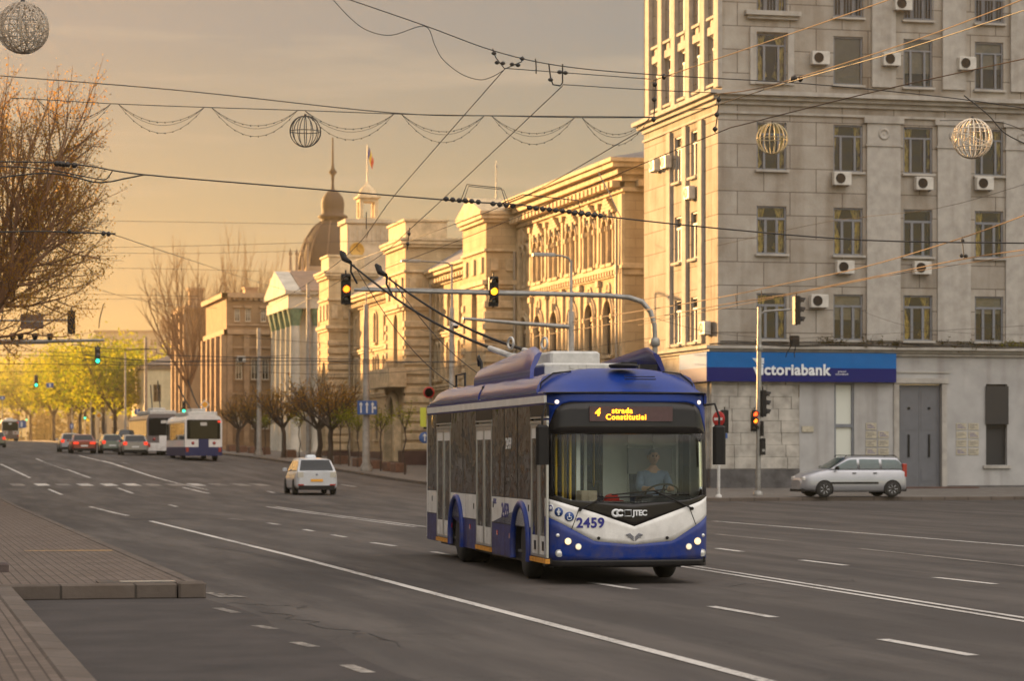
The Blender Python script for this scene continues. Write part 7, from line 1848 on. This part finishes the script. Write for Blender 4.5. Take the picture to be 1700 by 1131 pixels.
wire('thick dark span wire sloping across the whole picture', [(-20, 268), (90, 270), (150, 276), (240, 290), (500, 312), (765, 334), (860, 340), (985, 357), (1190, 379), (1440, 399), (1720, 404)], 46, .021, beads=((757, 332, 46, 4), (783, 334, 46, 3), (835, 340, 46, 4), (890, 346, 46, 3), (950, 352, 46, 8), (975, 356, 46, 5)), bead_r=.045)
wire('doubled wire looping at the left tree', [(-20, 298), (60, 288), (110, 291), (155, 302), (180, 302), (205, 297), (240, 290)], 46, .022, beads=((100, 272, 46, 2), (112, 273, 46, 3)), bead_r=.05)
wire('short second loop of wire at the left tree', [(-20, 275), (70, 280), (140, 293), (168, 298), (178, 296), (187, 283)], 46, .018)
wire('upper wire crossing the sky above the light string', [(-20, 124), (300, 150), (650, 187), (840, 192), (1090, 194)], 62, .020)
sw = [(55, 164), (190, 172), (345, 178), (500, 183), (660, 189), (810, 192), (960, 195), (1085, 195)]
wire('taut carrier wire of the hanging light string', [(20, 163)] + sw, 60, .016)
for i in range(7):
    (x0, y0), (x1, y1) = sw[i], sw[i + 1]
    t = thing('light_string', ['first hanging swag of the light string, over the left tree', 'second hanging swag of the light string', 'third hanging swag, left of the wire ball', 'fourth hanging swag, right of the wire ball', 'fifth hanging swag, crossed by the slanting wires', 'sixth hanging swag, right of the slanting wires', 'last hanging swag beside the tall building'][i], 'light string', at(x0, y0, 60), 0, 'swags of the light string')
    b = MB(); o = t.location
    for sag in (28, 33, 46):
        P = [at(x0 + 6 + (x1 - x0 - 12) * u, y0 + (y1 - y0) * u + sag * 4 * u * (1 - u), 60) - o for u in lin(0, 1, 12)]; b.tube(P, .005, 4)
        if sag != 33:
            for p in P[1:-1]: b.lathe([(0, -.03), (.016, -.01), (.012, .01)], 5, p)
    b.build('string', WIRE, t)
wire('wire from the top edge down to the pair of hanging brackets', [(560, -8), (705, 42), (820, 84), (930, 109), (1090, 124), (1330, 138), (1560, 160), (1720, 182)], 52, .017)
wire('slack cable drooping under the upper wire', [(545, -10), (580, 28), (610, 50), (650, 58), (705, 43), (722, 75), (735, 98), (765, 122), (795, 132), (815, 128), (835, 117)], 52, .013)
wire('bracket of insulators shaped like a V under the upper wire', [(818, 80), (823, 95), (838, 114), (852, 108), (866, 102), (868, 93)], 52, .018, beads=((820, 88, 52, 1), (830, 104, 52, 2), (855, 107, 52, 2), (867, 97, 52, 1)), bead_r=.04, name='wire_bracket', cat='bracket', smooth=False)
wire('short hanging insulator right of the V bracket', [(889, 97), (890, 110), (890, 122)], 52, .022, name='wire_bracket', cat='bracket')
wire('U shaped bracket of insulators hanging from the upper wire', [(911, 105), (914, 128), (918, 140), (930, 142), (934, 137), (934, 106)], 52, .024, name='wire_bracket', cat='bracket', smooth=False, beads=((914, 132, 52, 1), (934, 120, 52, 2)), bead_r=.04)
wire('middle wire running right from the V bracket', [(838, 113), (960, 122), (1080, 131)], 52, .014)
wire('lower wire running right from the U bracket', [(934, 140), (1060, 148), (1190, 154)], 52, .014)
# trolley wires in pairs: from the right foreground to the far left
wire('left one of two slanting wires above the trolley poles', [(838, 114, 52), (660, 318, 66), (560, 437, 80), (430, 520, 140)], 52, .015)
wire('right one of two slanting wires above the trolley poles', [(934, 142, 52), (690, 372, 68), (600, 445, 82), (470, 520, 140)], 52, .015)
wire('uppermost wire coming down from the top right corner', [(1490, -6, 44), (1300, 60, 48), (1100, 128, 52), (1085, 133, 52)], 48, .016, COPPER)
wire('second wire coming down from the top right corner', [(1720, -10, 42), (1520, 66, 46), (1320, 130, 50), (1245, 149, 51), (1188, 156, 52)], 48, .016, COPPER, beads=((1316, 131, 50, 1), (1102, 127, 52, 1)), bead_r=.06)
wire('third wire from the top right that passes behind the others', [(1720, 10, 42), (1500, 82, 46), (1310, 136, 50), (1190, 174, 52), (1085, 206, 55), (870, 326, 66), (700, 392, 84), (580, 436, 105)], 48, .016, beads=((1324, 130, 50, 2),), bead_r=.06)
wire('lit copper contact wire from the right edge to the trolley heads', [(1720, 93, 42), (1460, 150, 46), (1240, 205, 50), (1187, 222, 52), (1000, 300, 58), (830, 372, 70), (640, 446, 90)], 48, .016, COPPER)
wire('hanger with insulators left of the building corner', [(1088, 132), (1087, 170), (1085, 203)], 52, .020, name='wire_hanger', cat='hanger', beads=((1087, 140, 52, 1), (1086, 165, 52, 1), (1085, 198, 52, 1)), bead_r=.05)
wire('hanger with insulators on the building corner', [(1194, 158), (1191, 190), (1187, 220)], 52, .020, name='wire_hanger', cat='hanger', beads=((1193, 165, 52, 1), (1190, 190, 52, 1), (1187, 214, 52, 1)), bead_r=.05)
wire('orange lit upper copper wire before the second floor windows', [(1720, 350, 60), (1600, 394, 64), (1440, 442, 70), (1300, 472, 76), (1205, 492, 80), (1090, 512, 90), (880, 545, 120)], 70, .024, COPPER)
wire('orange lit lower copper wire before the first floor windows', [(1720, 412, 60), (1600, 430, 64), (1440, 462, 70), (1300, 490, 76), (1205, 505, 80), (1090, 526, 90), (880, 560, 120)], 70, .024, COPPER)
wire('thin wire doubling the lower copper wire', [(1720, 420, 60), (1560, 444, 66), (1440, 464, 70), (1230, 506, 80), (1060, 540, 95)], 70, .014, COPPER)
wire('thin slack wire in front of the third row of windows', [(1720, 300, 70), (1560, 345, 72), (1375, 368, 76), (1190, 408, 80)], 74, .010)
wire('hanger with insulators in front of the right windows', [(1597, 393), (1599, 412), (1601, 431)], 64, .020, name='wire_hanger', cat='hanger', beads=((1598, 400, 64, 1), (1600, 425, 64, 2)), bead_r=.05)
wire('short hanger on the copper wires above the slim pole', [(1264, 482), (1265, 496)], 78, .018, COPPER, name='wire_hanger', cat='hanger')
wire('short hanger on the copper wires left of the slim pole', [(1221, 490), (1223, 505)], 79, .018, COPPER, name='wire_hanger', cat='hanger')
wire('thin cable hanging below the ledge of the bank', [(1085, 528, 100), (1180, 552, 104), (1300, 562, 106), (1400, 558, 107), (1720, 540, 107)], 104, .014)
wire('thin dark wire sagging before the first floor', [(1400, 505, 100), (1500, 540, 100), (1600, 553, 100), (1720, 556, 100)], 100, .010)
wire('thick black cable from the glowing ball to the right edge', [(1600, 158, 50), (1640, 190, 50), (1670, 222, 50), (1720, 246, 50)], 50, .02)
wire('sagging thin wire from the ball to the right edge', [(1560, 200, 50), (1620, 200, 50), (1670, 205, 50), (1720, 226, 50)], 50, .012)
# current frame above the thick span wire
wire('bent wire bow standing on the thick span wire', [(765, 333), (775, 306), (832, 312), (840, 338)], 46, .013, name='contact_bow', cat='wire bow', smooth=False)
wire('second bent wire bow just behind the first', [(770, 333), (778, 309), (836, 315), (846, 340)], 46.8, .011, name='contact_bow', cat='wire bow', smooth=False)
wire('flat wire bow reaching right from the crossing fittings', [(832, 338), (868, 323), (960, 333), (964, 352)], 46, .016, name='contact_bow', cat='wire bow', smooth=False)
wire('tilted pole stay in front of the town hall cornice', [(993, 286), (1010, 318), (1030, 360), (1028, 440)], 100, .035, POLE, name='stay_bar', cat='bar', smooth=False)
# left and far wires
wire('short dark bar of wires in front of the left tree', [(-20, 386), (60, 384), (120, 386), (192, 388)], 60, .030, beads=((115, 384, 60, 1), (176, 388, 60, 2)), bead_r=.06)
wire('wire from the left bar sloping down to the brown houses', [(130, 375, 60), (190, 390, 66), (280, 420, 90), (440, 472, 150), (560, 505, 200)], 80, .016)
wire('thin wire sloping above the far trolleybuses', [(0, 345, 60), (110, 455, 90), (230, 498, 130), (360, 512, 170)], 80, .014)
for i, (lb, pts, d, r) in enumerate((('faint high span wire across the sky at the dome', [(140, 366), (400, 370), (560, 372), (770, 366)], 130, .016), ('faint second span wire across the sky below it', [(100, 412), (330, 408), (540, 402), (700, 398)], 130, .016), ('faint third span wire crossing the bare tree', [(100, 418), (300, 421), (520, 416)], 140, .016), ('faint low span wire left of the bare tree', [(90, 445), (250, 446), (430, 450)], 150, .016), ('dark span wire just above the yellow trees', [(90, 487), (220, 490), (330, 492)], 150, .02), ('dark wire at the level of the brown houses', [(100, 500), (230, 496), (460, 500)], 160, .016),
        ('heavy dark wire across the brown houses', [(140, 590, 120), (260, 600, 120), (420, 600, 120), (560, 600, 120), (760, 602, 120)], 120, .035), ('heavy dark wire bent above the yellow trees', [(120, 572, 120), (190, 580, 120), (255, 580, 120), (266, 588, 120), (340, 592, 120), (640, 598, 120)], 120, .030), ('long low wire before the town hall', [(-20, 604, 125), (200, 606, 125), (480, 606, 125), (760, 600, 125)], 125, .028), ('lower long wire before the yellow trees', [(-20, 590, 125), (110, 592, 125), (230, 603, 125), (480, 590, 125)], 125, .022), ('wire sagging before the town hall tower', [(430, 618, 125), (560, 622, 125), (690, 616, 125), (800, 604, 125)], 125, .020), ('wire crossing in front of the white portico', [(400, 560, 125), (560, 572, 125), (720, 585, 125), (860, 582, 125)], 125, .016), ('thin wire before the arched windows', [(700, 548, 110), (850, 574, 110), (1010, 588, 110)], 110, .014), ('thin wire low before the arched windows', [(860, 600, 110), (1000, 574, 110), (1090, 560, 110)], 110, .014), ('wire along the far yellow trees', [(-20, 618, 200), (120, 616, 200), (300, 612, 200)], 200, .028), ('wire holding the far green signal', [(-20, 641, 290), (60, 640, 290), (120, 642, 290), (140, 642, 290)], 290, .035), ('dark wire above the hanging green signal', [(-20, 580, 160), (120, 585, 160), (300, 578, 160)], 160, .024))):
    wire(lb, pts, d, r)
wire('thin slanting feeder with an insulator left of the bare tree', [(172, 505, 150), (166, 528, 150), (164, 545, 150)], 150, .05, name='wire_hanger', cat='hanger')
wire('short hanger above the white portico', [(608, 352, 80), (608, 380, 80)], 80, .025, name='wire_hanger', cat='hanger'); wire('short hanger beside the town hall turret', [(680, 378, 74), (676, 415, 74)], 74, .022, name='wire_hanger', cat='hanger', beads=((679, 388, 74, 1), (677, 405, 74, 1)), bead_r=.06)
wire('hanger under the wires above the brown corner building', [(608, 395, 86), (612, 385, 86)], 86, .02, name='wire_hanger', cat='hanger')

# ================================================================ festive balls
GLOW = mat('pale_lamp_wire', (.72, .62, .48), .35, .3); DARKW = mat('dark_ball_wire', (.05, .04, .03), .6)
def ball(label, px, py, rp, d, m, n=12, rings_=2, tangle=0, bulbs=0, wr=.008, hang=None):
    r = rp * d / FPX; p = at(px, py, d); t = thing('light_ball', label, 'light ball', p)
    b = MB()
    for k in range(n):
        a = pi * k / n; u = Vector((cos(a), sin(a), 0)); b.tube([u * (r * cos(q)) + Vector((0, 0, r * sin(q))) for q in lin(0, 2 * pi, 26)][:-1], wr, 4, closed=True)
    for k in range(rings_):
        z = 0 if rings_ == 1 else r * (-.5 + k / (rings_ - 1)) * .9 if rings_ > 1 else 0; q = sqrt(r * r - z * z); b.tube([(q * cos(a), q * sin(a), z) for a in lin(0, 2 * pi, 26)][:-1], wr, 4, closed=True)
    rg = random.Random(int(px))
    for k in range(tangle):
        ax = Vector((rg.gauss(0, 1), rg.gauss(0, 1), rg.gauss(0, 1))).normalized(); u = ax.orthogonal().normalized(); v = ax.cross(u); h = rg.uniform(-.6, .6) * r; q = sqrt(r * r - h * h)
        b.tube([ax * h + u * (q * cos(a)) + v * (q * sin(a)) for a in lin(0, 2 * pi, 22)][:-1], wr * rg.uniform(.5, 1.1), 4, closed=True)
    b.build('wire_cage', m, t)
    b = MB(); b.cyl((0, 0, r * .97), (0, 0, r * 1.12), r * .12, r * .06, 8); b.build('hook', WIRE, t)
    if bulbs:
        b = MB()
        for k in range(bulbs):
            a = pi * rg.randrange(n) / n; q = rg.uniform(0, 2 * pi); c = Vector((cos(a) * cos(q), sin(a) * cos(q), sin(q))) * r * 1.01
            b.lathe([(0, -.012), (.010, 0), (0, .012)], 5, c)
        b.build('bulb', LENS, t)
    return t
ball('big tangled wire ball cut off by the top left corner', 38, 46, 43, 30, mat('brown_ball_wire', (.42, .34, .26), .5, .3), 9, 3, 46, 0, .0045)
ball('open cage ball hanging from the light string', 507, 218, 26, 60, DARKW, 7, 1, 0, 0, .010)
ball('faint pale ball hanging before the first window column', 1282, 230, 26, 62, mat('faint_ball_wire', (.42, .35, .20), .5, .2), 9, 1, 0, 60, .010)
ball('bright glittering ball near the right edge', 1614, 230, 33, 50, GLOW, 10, 2, 6, 160, .012)

# ================================================================ evening air
def haze():
    m = bpy.data.materials.new('evening_haze'); m.use_nodes = True; nt = m.node_tree; N = nt.nodes
    for n in list(N): N.remove(n)
    out = N.new('ShaderNodeOutputMaterial'); pv = N.new('ShaderNodeVolumePrincipled'); nt.links.new(pv.outputs[0], out.inputs['Volume'])
    pv.inputs['Color'].default_value = (0.98, 0.81, 0.52, 1); pv.inputs['Density'].default_value = HAZE; pv.inputs['Anisotropy'].default_value = 0.72
    b = MB(); b.box(-260, 300, -90, 900, -2.0, 48)
    o = b.build('haze', m); tag(o, 'thin golden evening haze filling the street', 'haze', kind='stuff')
HAZE = 0.00040
haze()
